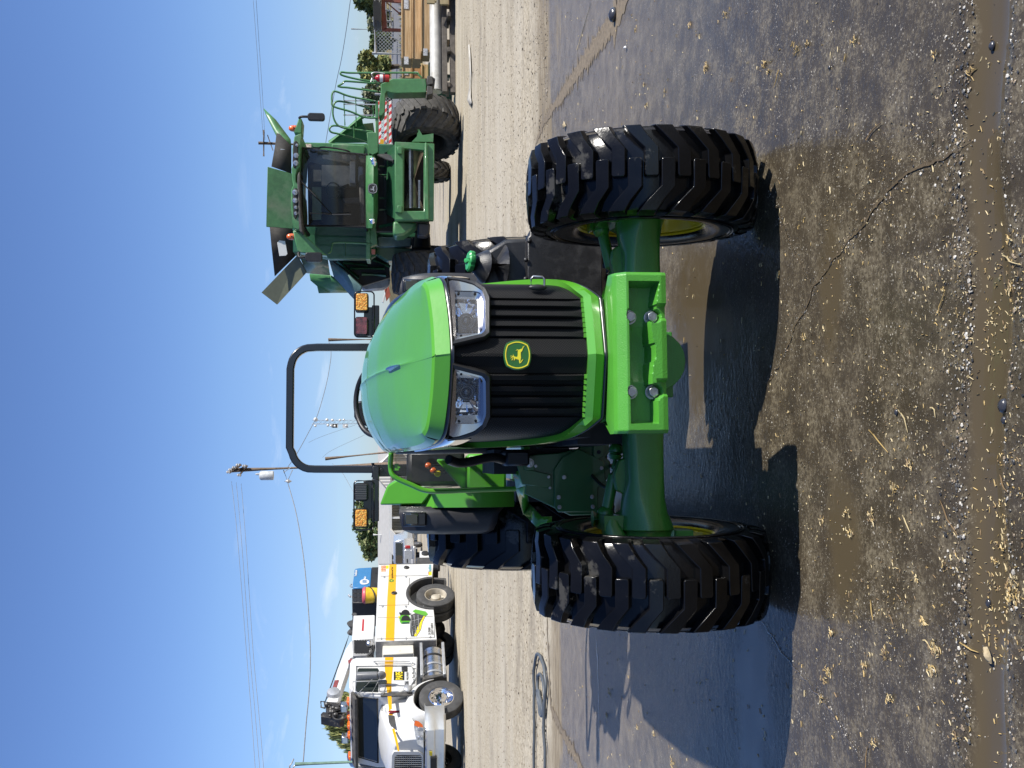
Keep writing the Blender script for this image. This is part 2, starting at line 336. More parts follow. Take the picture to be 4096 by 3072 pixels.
# ---- cracks and joints, thin sheets of mud lying in the slab
M_['mud'] = mat('wet_mud', (.15, .115, .072), .2, var=.2, rvar=.08, bump=.4, bs=60, coat=.5)
M_['silt'] = mat('sandy_silt', (.24, .19, .125), .7, var=.25, vs=30, bump=.8, bs=80)
z8 = lambda a, b_: (2800 + .9044 * a, .9044 * b_)
def crackline(name, pts, w0, w1, mt, z=.004, step_=.012, jag=.45, label=None):
    P = [G(*p) for p in pts]; D = []
    for a, b_ in zip(P, P[1:]):
        k = max(1, int((b_ - a).length / step_)); D += [a.lerp(b_, i / k) for i in range(k)]
    D.append(P[-1]); L_ = []; R_ = []; k = len(D)
    for i, p in enumerate(D):
        d = (D[min(i + 1, k - 1)] - D[max(i - 1, 0)]).normalized(); nn = Vector((-d.y, d.x, 0))
        j = MN.noise(Vector((p.x * 18, p.y * 18, 1))) * .012 + MN.noise(Vector((p.x * 60, p.y * 60, 4))) * .004
        t = i / (k - 1); w_ = (w0 + (w1 - w0) * t) * (.6 + .9 * abs(MN.noise(Vector((p.x * 25, p.y * 25, 7))) * 2)) * min(1, t * 12 + .1, (1 - t) * 12 + .1)
        q = p + nn * j; e1 = random.uniform(-jag, jag) * w_; e2 = random.uniform(-jag, jag) * w_
        L_.append((q.x + nn.x * (w_ + e1), q.y + nn.y * (w_ + e1), hgt(q.x, q.y) + z)); R_.append((q.x - nn.x * (w_ + e2), q.y - nn.y * (w_ + e2), hgt(q.x, q.y) + z))
    o = MB().grid([L_, R_]).build(name, mt); o['kind'] = 'structure'; return D
c1 = crackline('crack', [z8(*p) for p in [(1190, 610), (1150, 665), (1080, 700), (990, 730), (920, 770), (830, 850), (770, 920), (715, 1010), (640, 1090), (590, 1150), (510, 1270), (470, 1370), (420, 1450), (390, 1540), (340, 1640), (300, 1700)]], .0042, .0024, M_['mud'])
c2_ = crackline('crack', [z8(*p) for p in [(300, 850), (320, 880), (360, 960), (400, 1070), (450, 1160), (505, 1265)]], .0018, .0024, M_['mud'])
c3 = crackline('crack', [(2100 + .633 * a, 2200 + .633 * b_) for a, b_ in [(1480, 420), (1560, 540), (1620, 640), (1690, 720), (1800, 850), (1900, 960), (2020, 1150), (2120, 1300)]], .002, .0015, M_['mud'])
crackline('joint', [(2516, -10), (2466, 60), (2417, 139), (2327, 264), (2248, 383), (2178, 487), (2150, 560), (2132, 640)], .12, .02, M_['silt'], step_=.03)
crackline('joint', [(2190, 2440), (2207, 2833), (2250, 2930), (2335, 3085)], .03, .06, M_['silt'], step_=.03)
crackline('joint', [(2385, 2545), (2392, 2640), (2398, 2900), (2400, 3085)], .006, .006, M_['mud'], step_=.03)
# ---- stones, chaff
def stones(name, n_, fn, size, mts):
    mb = MB()
    for i in range(n_):
        x, y = fn(); r = random.uniform(*size) * (.6 + random.random() ** 3); z = hgt(x, y)
        a = random.random() * 6.3; e = random.uniform(.5, 1); c, s_ = cos(a), sin(a)
        pts = [(r, 0, 0), (0, r * e, 0), (-r, 0, 0), (0, -r * e, 0), (r * .6, r * .5 * e, .5 * r), (-r * .5, r * .6 * e, .55 * r), (-r * .6, -r * .5 * e, .45 * r), (r * .5, -r * .55 * e, .5 * r)]
        pts = [(x + p[0] * c - p[1] * s_, y + p[0] * s_ + p[1] * c, z + p[2] * .8 + .001) for p in pts]
        mb.add(pts, [(0, 1, 4), (1, 5, 4), (1, 2, 5), (2, 6, 5), (2, 3, 6), (3, 7, 6), (3, 0, 7), (0, 4, 7), (4, 5, 6, 7)], random.randrange(len(mts)))
    return tag(mb.build(name, mts, ang=0), kind='stuff')
PM = [mat('pale_pebble', (.66, .62, .54), .6, var=.3), mat('tan_pebble', (.36, .28, .19), .6, var=.3), mat('grey_pebble', (.14, .135, .125), .35, var=.3), mat('dark_pebble', (.05, .05, .052), .3, var=.3)]
def near_gutter():
    x = random.uniform(-1.05, 1.05); c = 2.56 + MN.noise(Vector((x * 2.5, 0, 9))) * .04
    return (x, c + .085 + abs(random.gauss(0, .06))) if random.random() < .75 else (x, c - .09 - abs(random.gauss(0, .03)))
stones('pebbles', 1500, near_gutter, (.002, .006), PM)
stones('pebbles', 1500, lambda: (random.uniform(-1.3, 1.3), 2.4 + abs(random.gauss(0, .9))), (.0012, .0030), PM)
def alongcrack():
    p = random.choice(c1 + c2_ + c3); return (p.x + random.gauss(0, .016), p.y + random.gauss(0, .016))
stones('pebbles', 700, alongcrack, (.0015, .0045), PM[1:] + [PM[0]])
def gravel_pt():
    t = random.random(); y = 10.6 + 14 * t ** 1.5; return (random.uniform(-.42, .42) * y, y)
stones('gravel', 9000, gravel_pt, (.005, .015), [mat('gravel_pale', (.50, .44, .35), .9, var=.2), mat('gravel_brown', (.30, .25, .18), .9, var=.2), mat('gravel_dark', (.22, .185, .14), .9, var=.2), M_['silt']])
SM = [mat('straw_pale', (.62, .50, .27), .6, var=.2), mat('straw_gold', (.50, .35, .13), .6, var=.2), mat('chaff_brown', (.26, .17, .08), .7, var=.2)]
def sliver(mb, x, y, l, w_, a, m=0, lift=.001, curl=0):
    k = 4 if curl else 2; P = []
    for i in range(k + 1):
        t = i / k - .5; aa = a + curl * t
        P.append((x + cos(aa) * l * t, y + sin(aa) * l * t))
    z = [hgt(*p) + lift + abs(random.gauss(0, .001)) for p in P]; nx_, ny_ = -sin(a), cos(a)
    A = []; B = []; Cc = []
    for i, p in enumerate(P):
        ww = w_ * (1 if 0 < i < k else .35); A.append((p[0] + nx_ * ww, p[1] + ny_ * ww, z[i])); B.append((p[0] - nx_ * ww, p[1] - ny_ * ww, z[i])); Cc.append((p[0], p[1], z[i] + w_ * 1.2))
    mb.grid([A, Cc, B], m)
def chaff(name, n_, fn, ln, wd, curl=.6):
    mb = MB()
    for i in range(n_):
        x, y = fn(); s_ = .6 + .8 * random.random(); sliver(mb, x, y, random.uniform(*ln) * s_, random.uniform(*wd), random.random() * 6.3, random.choice((0, 0, 0, 1, 1, 2)), curl=random.choice((0, random.uniform(-curl, curl) * 3)))
    return tag(mb.build(name, SM, ang=0), kind='stuff')
def slab():
    y = 2.35 + abs(random.gauss(0, .75)); return (random.uniform(-.26, .24) * y * 1.1, y)
def slabn(): 
    while 1:
        p = slab()
        if MN.noise(Vector((p[0] * 3, p[1] * 3, 11))) + random.uniform(-.3, .3) > -.05: return p
chaff('chaff', 1500, slabn, (.006, .013), (.0009, .0019))
chaff('chaff', 230, lambda: (random.uniform(-1, .9), 2.5 + abs(random.gauss(0, .25))), (.008, .016), (.001, .0022))
chaff('chaff', 700, lambda: (lambda y: (random.uniform(-.38, .38) * y, y))(random.uniform(3.2, 9.5)), (.008, .024), (.0015, .003))
CL = [(4041, 2350, .05, 70), (4060, 2380, .05, 60), (3745, 2600, .035, 50), (3730, 2680, .03, 40), (3580, 1950, .03, 45), (3490, 2070, .035, 50), (3640, 1860, .022, 30), (3560, 2790, .025, 35), (3320, 2690, .03, 36), (3300, 2720, .025, 24), (3460, 2660, .022, 30), (3540, 2620, .02, 20), (3670, 2310, .02, 20), (3990, 2190, .025, 30), (3830, 2950, .02, 20), (3500, 2970, .025, 30), (3700, 2490, .025, 30), (3390, 2050, .03, 26), (3290, 2080, .03, 30), (3400, 2130, .03, 25), (2825, 270, .045, 70), (2590, 420, .03, 30), (2580, 340, .02, 20), (2545, 120, .03, 20), (2760, 100, .03, 25), (3190, 200, .035, 35), (3230, 175, .02, 15), (3060, 260, .03, 40), (3080, 285, .02, 25), (2900, 60, .04, 25), (2440, 2770, .06, 40), (2430, 2860, .05, 40), (2690, 3050, .05, 50), (2550, 2910, .04, 16), (2620, 2930, .04, 20), (3330, 2530, .03, 30), (3290, 2800, .02, 16), (2445, 700, .02, 14), (3120, 1100, .02, 20), (3220, 1350, .025, 40), (3050, 1060, .02, 16), (3745, 220, .02, 20), (3880, 280, .02, 16), (4020, 1150, .03, 50), (4040, 960, .02, 30), (3420, 160, .02, 25), (2660, 370, .03, 24), (3960, 2250, .02, 16), (3780, 2250, .02, 14)]
mb = MB()
for X, Y, r, k in CL:
    c = G(X, Y); aa = random.random() * 3
    for i in range(int(k * .6)):
        x = c.x + random.gauss(0, r * .28); y = c.y + random.gauss(0, r * .42)
        sliver(mb, x, y, random.uniform(.006, .020) * (1 + c.y * .05), random.uniform(.0008, .0018) * (1 + c.y * .06), random.gauss(aa, .9), random.choice((0, 0, 1, 1, 2)), lift=random.uniform(0, .008), curl=random.uniform(-1, 1))
tag(mb.build('straw', SM, ang=0), kind='stuff')
mb = MB()
for X0, Y0, X1, Y1 in [(3990, 1020, 4096, 1060), (3760, 1250, 3790, 1160), (3470, 560, 3530, 490), (3120, 280, 3100, 350), (2310, 200, 2368, 10), (3770, 2000, 3840, 2140), (3480, 1720, 3560, 1810), (3700, 2560, 3740, 2610), (3850, 2570, 3900, 2610), (3990, 1900, 4040, 1970), (3600, 1640, 3640, 1730), (3620, 2060, 3650, 2130), (3490, 2400, 3500, 2480), (3730, 1630, 3750, 1670), (3470, 3070, 3476, 2985), (3560, 2460, 3580, 2500)]:
    a, b_ = G(X0, Y0), G(X1, Y1); mp_ = (a + b_) / 2 + Vector((random.uniform(-.01, .01), random.uniform(-.01, .01), 0)); r = .0016 * (1 + .1 * a.y)
    P = [a, (a + mp_) / 2 + Vector((.003, .002, 0)), mp_, (mp_ + b_) / 2, b_]
    mb.tube([(p.x, p.y, hgt(p.x, p.y) + .006) for p in P], [r, r, r * .9, r * .7, r * .4], 5, random.randrange(3))
tag(mb.build('straw_stalks', SM, ang=60), kind='stuff')
# larger stones in the gutter
rk = mat('wet_dark_stone', (.045, .045, .05), .2, var=.3, coat=.6, bump=.5, bs=80)
for i, (X, Y, r, lb) in enumerate([(4005, 1622, .020, 'dark wet grey stone standing alone in the muddy gutter water'), (4008, 1680, .011, 'small pale wet pebble beside the dark stone in the gutter'), (3945, 182, .013, 'dark stone at the gutter edge near the far right end of the puddle'), (3590, 1648, .010, 'small black wet stone lying among chaff on the slab'), (3932, 2412, .011, 'black shiny pebble beside the straw clump on the gutter edge'), (2462, 58, .055, 'dark clod of dirt sitting on the silt filled joint'), (3320, 270, .008, 'small brown pebble on the wet slab under the right side straw')]):
    c = G(X, Y); mb = MB().ball((0, 0, 0), r, 12, 0, (1, .8, .62))
    mb.v = [tuple(Vector(v) * (1 + .25 * MN.noise(Vector(v) * (1.2 / r)))) for v in mb.v]
    o = mb.build('stone', rk, ang=60); o.location = (c.x, c.y, hgt(c.x, c.y) + r * .35); tag(o, lb, 'stone')
# dry leaves, single ones that can be told apart
lf = mat('dry_leaf', (.50, .40, .24), .7, var=.25, bump=.3)
for X, Y, l, a, lb in [(2262, 500, .14, 1.2, 'curled pale dry leaf on wet ground behind the right front tyre'), (3945, 2622, .045, .5, 'ragged tan dry leaf lying beside the gutter at bottom left'), (2508, 190, .045, 1.3, 'small white scrap lying on wet slab at right')]:
    c = G(X, Y); A = []; B = []; Cc = []
    for i in range(7):
        t = i / 6; w_ = sin(pi * min(1, t * 1.05)) * l * .22 * (1 + .3 * random.random()); x = (t - .5) * l
        A.append((x, w_, .01 + .25 * w_ + .01 * t)); Cc.append((x, 0, .004 + .02 * sin(t * 3))); B.append((x, -w_, .008 + .3 * w_))
    o = MB().grid([A, Cc, B]).build('leaf' if 'leaf' in lb else 'paper_scrap', lf if l != .045 or a < 1 else M_['wltr'], ang=60, solid=.001); o.location = (c.x, c.y, hgt(c.x, c.y)); o.rotation_euler = (0, 0, a); tag(o, lb, 'leaf' if 'leaf' in lb else 'litter')
# white strip of torn bagging on the gravel
c0 = [(1882, 180), (1885, 235), (1888, 300), (1886, 350), (1885, 400), (1890, 420)]
P = [G(*q) for q in c0]; ws = [.03, .07, .07, .05, .13, .09]; A = []; B = []; Cc = []
for p, w_ in zip(P, ws): A.append((p.x, p.y - w_ * 2, .03)); Cc.append((p.x, p.y, .09 if w_ > .1 else .05)); B.append((p.x, p.y + w_ * 2, .03))
tag(MB().grid([A, Cc, B]).build('plastic_strip', mat('dirty_white_sheet', (.50, .47, .41), .8, var=.2), ang=60, solid=.004), 'long torn white plastic strip lying on the gravel near the pallets', 'litter')
# garden hose coiled on the left
hz = lambda a, b_: (2100 + .633 * a, 2200 + .633 * b_)
pts = [(152, 1400), (150, 1250), (145, 1100), (150, 960), (155, 850), (140, 720), (115, 660), (95, 670), (80, 760), (80, 900), (82, 1100), (80, 1400)]
coil = [(150, 940), (135, 1040), (118, 1030), (105, 930), (100, 890), (112, 890), (125, 960), (140, 1040), (150, 950), (140, 840), (122, 785), (108, 800), (108, 880), (122, 1000), (138, 1035)]
def smooth(P, k=6):
    R_ = []
    for i in range(len(P) - 1):
        p0, p1, p2, p3 = P[max(i - 1, 0)], P[i], P[i + 1], P[min(i + 2, len(P) - 1)]
        for j in range(k):
            t = j / k; R_.append(.5 * ((2 * p1) + (-p0 + p2) * t + (2 * p0 - 5 * p1 + 4 * p2 - p3) * t * t + (-p0 + 3 * p1 - 3 * p2 + p3) * t ** 3))
    return R_ + [P[-1]]
mb = MB()
for q in (pts, coil):
    mb.tube([(p.x, p.y, hgt(p.x, p.y) + .03) for p in smooth([G(*hz(*a)) for a in q])], .017, 8)
tag(mb.build('garden_hose', mat('grey_hose_rubber', (.10, .115, .13), .5, var=.15), ang=80), 'grey hose looped and coiled on the ground at left of the tractor', 'hose')
# ================================================================ TRACTOR
T = Frame(.066, 4.2, 4.3)
tr = atframe('tractor', 'bright green compact tractor with open roll bar facing the camera on wet concrete', 'tractor', T)
def P1(a, b, c, f=T): return f.py(1400 + .6329 * a, 1000 + .6329 * b, c)
def cr_(P, k=8): return smooth([Vector(p) for p in P], k)
def make_wheel(R_, W_, rim, nl, lh, parent, loc, rz, rubber, hw, offs=0, vsh=.078, tipf=.2, midf=.42, inner_dish=.05, rimmat=None, phase=0, name='wheel', outside=1):
    s = W_ / .35; rb = R_ - lh
    rm = MB()
    rm.lathe([(rim * 1.0, -W_ * .41), (rim * 1.03, -W_ * .43), (rim * 1.03, -W_ * .40), (rim * .97, -W_ * .39), (rim * .93, -W_ * .26), (rim * .90, -W_ * .2), (rim * .90, W_ * .2), (rim * .93, W_ * .26), (rim * .97, W_ * .39), (rim * 1.03, W_ * .40), (rim * 1.03, W_ * .43), (rim * 1.0, W_ * .41)], (0, 0, 0), (1, 0, 0), 48)
    rm.lathe([(rim * .91, outside * inner_dish + .0), (rim * .8, outside * inner_dish + .01), (rim * .62, outside * (inner_dish + .03)), (rim * .30, outside * (inner_dish + .035)), (.001, outside * (inner_dish + .035))], (0, 0, 0), (1, 0, 0), 40)
    rm.lathe([(.001, outside * inner_dish - .0), (rim * .45, outside * inner_dish), (rim * .62, outside * (inner_dish + .02))], (0, 0, 0), (1, 0, 0), 32)
    o = rm.build(name, rimmat or M_['yellow'], parent, ang=40); o.location = loc; o.rotation_euler = (0, 0, rz)
    t = MB()
    pr = [(rim * 1.0, -.41), (rim * 1.06, -.44), (rim * 1.12, -.475), (rim + (rb - rim) * .45, -.505), (rim + (rb - rim) * .72, -.49), (rb - .026, -.44), (rb - .008, -.34), (rb, -.15), (rb + .001, 0)]
    pr = pr + [(a, -b) for a, b in pr[:-1][::-1]]
    t.lathe([(a, b * W_) for a, b in pr], (0, 0, 0), (1, 0, 0), 88)
    for k in (.55, .62): # raised bands on the sidewall
        for sg in (-1, 1):
            rr = rim + (rb - rim) * k; t.lathe([(rr, sg * W_ * .49), (rr, sg * W_ * .512), (rr + .008, sg * W_ * .512), (rr + .008, sg * W_ * .48)], (0, 0, 0), (1, 0, 0), 72)
    for sg in (-1, 1):
        for k in range(nl):
            v0 = (k + (.5 if sg < 0 else 0) + phase) * 2 * pi * R_ / nl
            pts = [(-tipf * .5, 0, hw * .82, 0), (-tipf * .38, 0, hw, 0), (midf * .5, 0, hw, .003 * s), (.36, vsh * .62, hw * 1.15, .009 * s), (.47, vsh, hw * 1.3, .020 * s), (.497, vsh * 1.1, hw * 1.4, .06 * s)]
            secs = []
            for u, v, h, dr in pts:
                rt = R_ - dr; rbt = min(rb, rt) - .012 if dr < .03 else rt - .02
                q = []
                for hv, rr in ((-h, rt), (h, rt), (h * 1.16 + .002, rbt), (-h * 1.16 - .002, rbt)):
                    f = (v0 + v + hv) / R_; xx = sg * u * W_ * (1 if rr == rt else (1.0 if u > 0 else 1.03))
                    q.append((xx, -rr * cos(f), rr * sin(f)))
                secs.append(q)
            t.loft(secs)
    ty = t.build('tyre', rubber, o, ang=28, bevel=.0045 if R_ < .6 else .006, seg=2)
    return o
make_wheel(.49, .35, .262, 24, .036, tr, (-.825, .08, .492), RD(-3.3), M_['rubberwet'], .0268, outside=-1, phase=.2)
make_wheel(.49, .35, .262, 24, .036, tr, (.76, .09, .497), RD(-3.3), M_['rubberwet'], .0268, outside=1, phase=.55)
RA = 3.12
make_wheel(.665, .44, .36, 15, .045, tr, (-.86, RA, .665), 0, M_['rubberwet'], .044, outside=-1, vsh=.16)
make_wheel(.665, .44, .36, 15, .045, tr, (.885, RA, .665), 0, M_['rubberwet'], .044, outside=1, vsh=.16, phase=.3)
# ---- front axle
ax = MB()
def rsec(x, y0, y1, z0, z1, r=.25, n=20):
    cy, cz, a, b = (y0 + y1) / 2, (z0 + z1) / 2, (y1 - y0) / 2, (z1 - z0) / 2; e = 2 / (2 / r if r > 1 else 5)
    q = []
    for j in range(n):
        t = 2 * pi * (j + .5) / n; c, s_ = cos(t), sin(t); q.append((x, cy + a * math.copysign(abs(c) ** r, c), cz + b * math.copysign(abs(s_) ** r, s_)))
    return q
for s in (-1, 1):
    ax.loft([rsec(s * a, *b) for a, b in [(.02, (-.10, .10, .43, .63, .35)), (.20, (-.09, .09, .45, .615, .35)), (.30, (-.08, .08, .455, .605, .35)), (.46, (-.08, .08, .455, .60, .38)), (.53, (-.09, .09, .45, .615, .6)), (.59, (-.105, .105, .435, .625, .9)), (.635, (-.115, .115, .415, .63, 1.)), (.66, (-.118, .118, .408, .632, 1.)), (.662, (-.09, .09, .44, .60, 1.)), (.64, (-.085, .085, .445, .595, 1.))]], cap=False)
ax.bx(-.13, .13, -.16, .14, .44, .62); ax.cyl((0, -.3, .54), (0, -.05, .54), .115)
ax.prism([(-.17, .07, .60), (.17, .07, .60), (.14, .07, .82), (-.14, .07, .82)], (0, .4, 0))
for s in (-1, 1):   # cast web above the beam end
    ax.prism([(s * .36, .02, .58), (s * .52, .02, .60), (s * .50, .02, .635), (s * .44, .02, .645), (s * .38, .02, .625)], (0, .05, 0))
ax.build('front_axle', M_['cast2'], tr, ang=45, bevel=.004, seg=2)
for s in (-1, 1):
    k = MB(); c = s * .70
    k.lathe([(.10, 0), (.10, s * .05), (.075, s * .08), (.07, s * .14)], (s * .655, 0, .515), (1, 0, 0), 28)
    k.loft([rsec(s * a, *b) for a, b in [(.60, (-.03, .05, .645, .69, .7)), (.64, (-.045, .06, .63, .70, .6)), (.69, (-.06, .07, .60, .70, .6)), (.74, (-.08, .08, .56, .69, .5))]])
    k.loft([rsec(s * a, *b) for a, b in [(.66, (-.055, .055, .34, .44, .4)), (.73, (-.07, .07, .33, .47, .4))]])
    k.bx(*sorted((s * .60, s * .66)), -.035, .14, .615, .70); k.cyl((s * .62, .12, .60), (s * .62, .12, .72), .035)
    k.ball((s * .60, .12, .665), .036, 14); k.bx(*sorted((s * .66, s * .70)), -.09, -.05, .35, .42)
    for z in (.70, .665): k.hexbolt((s * .70, -.08, z), (0, -1, 0), .010, .012)
    k.build('knuckle', M_['cast2'], tr, ang=45, bevel=.003)
    t = MB(); t.tube([(s * .31, .12, .617), (s * .40, .12, .622), (s * .415, .12, .624)], [.013, .013, .013], 14); t.tube([(s * .415, .12, .624), (s * .44, .12, .627), (s * .57, .12, .655), (s * .60, .12, .662)], [.021, .024, .024, .02], 16)
    t.ball((s * .335, .12, .617), .03, 14); t.tube([(s * .345, .12, .617), (s * .355, .12, .618), (s * .375, .12, .62)], [.034, .032, .02], 16)
    t.build('tie_rod', M_['cast2'], tr)
cyl = MB(); cyl.cyl((-.30, .12, .617), (.30, .12, .617), .042); cyl.cyl((-.31, .12, .617), (-.27, .12, .617), .048); cyl.cyl((.31, .12, .617), (.27, .12, .617), .048); cyl.build('steering_cylinder', M_['cast'], tr)
hs_ = MB()
hs_.tube(cr_([(-.20, .2, .72), (-.30, .16, .60), (-.42, .2, .55), (-.5, .5, .58), (-.42, .9, .6)]), .009, 8); hs_.build('hydraulic_hose', M_['plastic'], tr, ang=80); hs_ = MB(); hs_.tube(cr_([(-.25, .05, .66), (-.33, .1, .56), (-.46, .3, .53), (-.4, .8, .5)]), .009, 8); hs_.build('hydraulic_hose', M_['plastic'], tr, ang=80); hs_ = MB(); hs_.tube(cr_([(.2, .2, .70), (.28, .25, .62), (.3, .6, .6)]), .009, 8)
hs_.build('hydraulic_hose', M_['plastic'], tr, ang=80)
# ---- front weight bracket, a cast frame with a deep pocket
br = MB(); XB, ZB = .285, (.582, .766)
def dep(x, z):
    # 0 on the outer face, positive into the pocket
    def wall(d, w_=.010): return max(0, min(1, d / w_))
    top = .716 if True else 0; bot = .612
    ax_ = abs(x)
    if ax_ < .112: bot = .634 - .004 * cos(x * 30)
    if ax_ > .17: bot = .618 - (.012 * (ax_ - .17) / .08 if x > 0 else 0)
    if ax_ < .03: bot -= .006
    d = min(wall(.252 - ax_), wall(top - z), wall(z - bot))
    D = .085
    if ax_ < .10 and z > bot: D = .085 + .035 * (1 - (ax_ / .10) ** 2) * (1 if z < .69 else .4)
    v = d * D
    for bxp in (-.137, .131):
        for bz, r in ((.700, .026), (.622, .028)):
            q = math.hypot(x - bxp, z - bz)
            v = max(v, max(0, min(1, (r - q) / .008)) * .085)
        if z < .622 and abs(x - bxp - .012) < .03: v = max(v, min(1, (.03 - abs(x - bxp - .012)) / .01) * .02 * (1 - 0))
    return v
nxg, nzg = 190, 64; rows = []
for j in range(nzg + 1):
    z = ZB[0] + (ZB[1] - ZB[0]) * j / nzg; r = []
    for i in range(nxg + 1):
        x = -XB + 2 * XB * i / nxg; e = 0
        if z > .726: e = (z - .726) * .85
        if z < .600: e = (.600 - z) * .25
        ex = max(0, abs(x) - .275); e += ex * 1.2
        if z > .757: e += (z - .757) * 1.5
        r.append((x, -.62 + e + dep(x, z), z))
    rows.append(r)
br.grid(rows)
Z0, Z1 = ZB; ft = [r for r in rows[-1]]; fb = [r for r in rows[0]]
def backs(z, y, w_): return [(-w_ + 2 * w_ * i / nxg, y, z) for i in range(nxg + 1)]
br.grid([rows[-1], [(x, -.53, .772) for x, *_ in rows[-1]], [(x * .80 / 1, -.42, .765) for x, *_ in rows[-1]], [(x * .7, -.30, .765) for x, *_ in rows[-1]]])
br.grid([rows[0], [(x, -.50, .580) for x, *_ in rows[0]], [(x * .8, -.30, .585) for x, *_ in rows[0]]])
for i in (0, nxg):
    f = 1 if i else -1
    br.grid([[r[i] for r in rows], [(f * .285, -.50, z) for *_, z in [r[i] for r in rows]], [(f * .2, -.30, z) for *_, z in [r[i] for r in rows]]])
br.bx(-.2, .2, -.32, .0, .60, .76); br.bx(-.235, -.13, -.40, -.2, .755, .80); br.bx(.13, .225, -.40, -.2, .755, .80)
brk = br.build('weight_bracket', M_['green'] if 0 else M_['cast'], tr, ang=50)
bo = MB()
for x in (-.137, .131):
    for z in (.700, .622): pass
for x in (-.137, .131):
    for z in (.700, .622):
        bb = MB().hexbolt((x, -.545, z), (0, -1, 0), .0205, .034); bb.build('bolt', M_['zinc'], brk, ang=30, bevel=.0012)
pl = MB()   # round pivot flange seen under the bracket
pl.cyl((0, -.28, .545), (0, -.20, .545), .108, n=40); pl.build('pivot_flange', M_['cast'], tr, bevel=.004)
# ---- hood perimeter path, keel shaped nose
PP = cr_([(0, -.525, 0), (.06, -.503, 0), (.12, -.480, 0), (.19, -.452, 0), (.24, -.428, 0), (.272, -.402, 0), (.295, -.36, 0), (.309, -.30, 0), (.317, -.2, 0), (.321, -.08, 0), (.324, .1, 0), (.325, .4, 0), (.324, .8, 0), (.32, 1.2, 0)], 10)
SL = [0]
for a, b in zip(PP, PP[1:]): SL.append(SL[-1] + (b - a).length)
def per(s):
    sg = 1 if s >= 0 else -1; q = min(abs(s), SL[-1] - 1e-6); lo, hi = 0, len(SL) - 1
    while hi - lo > 1:
        m_ = (lo + hi) // 2
        if SL[m_] <= q: lo = m_
        else: hi = m_
    t = (q - SL[lo]) / (SL[hi] - SL[lo]); p = PP[lo].lerp(PP[hi], t); d = (PP[hi] - PP[lo]).normalized(); nn = Vector((d.y, -d.x, 0))  # outward
    return Vector((sg * p.x, p.y, 0)), Vector((sg * nn.x, nn.y, 0))
def s_of_x(x):
    lo, hi = 0, SL[-1] * .3
    for _ in range(30):
        m_ = (lo + hi) / 2
        if per(m_)[0].x < abs(x): lo = m_
        else: hi = m_
    return math.copysign(lo, x)
def surf(s, z, off=0):
    p, nn = per(s); return (p.x + nn.x * off, p.y + nn.y * off + (z - 1.0) * .0 + (1.34 - z) * .03, z)
SM_ = SL[-1]
def lipz(s): # lower edge of green hood along the perimeter
    a = abs(s)
    if a < .30: return 1.338 + .022 * (a / .30) ** 2
    return 1.36 + (a - .30) * .235 if a < .55 else min(1.52, 1.419 + (a - .55) * .14)
def crz(s): return lipz(s) + .066
# hood top
def zc(y):
    K = [(-.525, 1.402), (-.40, 1.432), (-.2, 1.488), (0, 1.541), (.3, 1.612), (.6, 1.664), (.9, 1.697), (1.2, 1.713), (1.55, 1.716)]
    for (a, b), (c, d) in zip(K, K[1:]):
        if y <= c: t = max(0, (y - a) / (c - a)); return b + (d - b) * t
    return K[-1][1]
ho = MB(); NT = 56; NR = 46
ts = [-1 + 2 * i / NT for i in range(NT + 1)]
def colpt(t, r, raise_=0):
    # t across (-1..1), r 0..1 from nose crease to rear
    st = t * .345                             # crease follows the perimeter for |s|<.345
    p, nn = per(st); x0, y0 = p.x - nn.x * .022, p.y - nn.y * .022
    x1 = t * .315; y1 = 1.5
    rr = r; y = y0 + (y1 - y0) * rr; x = x0 + (x1 - x0) * min(1, rr * 2.0)
    wv = .33; drop = (.004 + .105 * min(1, max(0, (y + .35) / 1.2)) ** .8) * abs(t) ** 2.6
    # smooth blend of the crease height into the crown
    drop0 = (.004 + .105 * min(1, max(0, (y0 + .35) / 1.2)) ** .8) * abs(t) ** 2.6
    z = zc(y) - drop + (crz(st) - zc(y0) + drop0) * math.exp(-7 * rr)
    if y < 1.3: z += .0045 * math.exp(-((x + 0.0) / .006) ** 2) * min(1, max(0, (y + .30) * 5)) + .003 * math.exp(-(x / .02) ** 2) * min(1, max(0, (y + .30) * 4))
    return Vector((x, y, z + raise_))
tt = sorted(set([round(q, 4) for q in ts] + [-.03, -.018, -.009, .009, .018, .03]))
rows = [[colpt(t, (j / NR) ** 1.25) for t in tt] for j in range(NR + 1)]
ho.grid(rows)
# nose bevel from crease to lip
ho.grid([rows[0], [Vector(surf(t * .345, crz(t * .345) - .010, -.010)) for t in tt], [Vector(surf(t * .345, lipz(t * .345) + .003, .006)) for t in tt], [Vector(surf(t * .345, lipz(t * .345), .002)) for t in tt], [Vector(surf(t * .345, lipz(t * .345) + .004, -.02)) for t in tt]])
# flank of the hood, from the edge of the crown down to the chrome strip
for s in (-1, 1):
    E0 = [colpt(s, (j / NR) ** 1.25) for j in range(NR + 1)]
    A = []; B = []; Cc = []; D_ = []
    for e in E0:
        ss = .345 + max(0, e.y - E0[0].y) * 1.0; lo = Vector(surf(s * min(ss, SM_ - .01), lipz(ss), .004)); lo.y = max(e.y - .0, lo.y); lo.y = e.y if ss > .36 else lo.y
        hz_ = e.z - lo.z
        A.append(e); B.append(Vector((s * max(abs(e.x) + .012, abs(lo.x) * .985 - .003), e.y, e.z - min(.035, hz_ * .3)))); Cc.append(Vector((s * (abs(lo.x) + .004), e.y, lo.z + hz_ * .25))); D_.append(lo)
    ho.grid([A, B, Cc, D_])
hood = ho.build('hood', M_['green'], tr, ang=24)
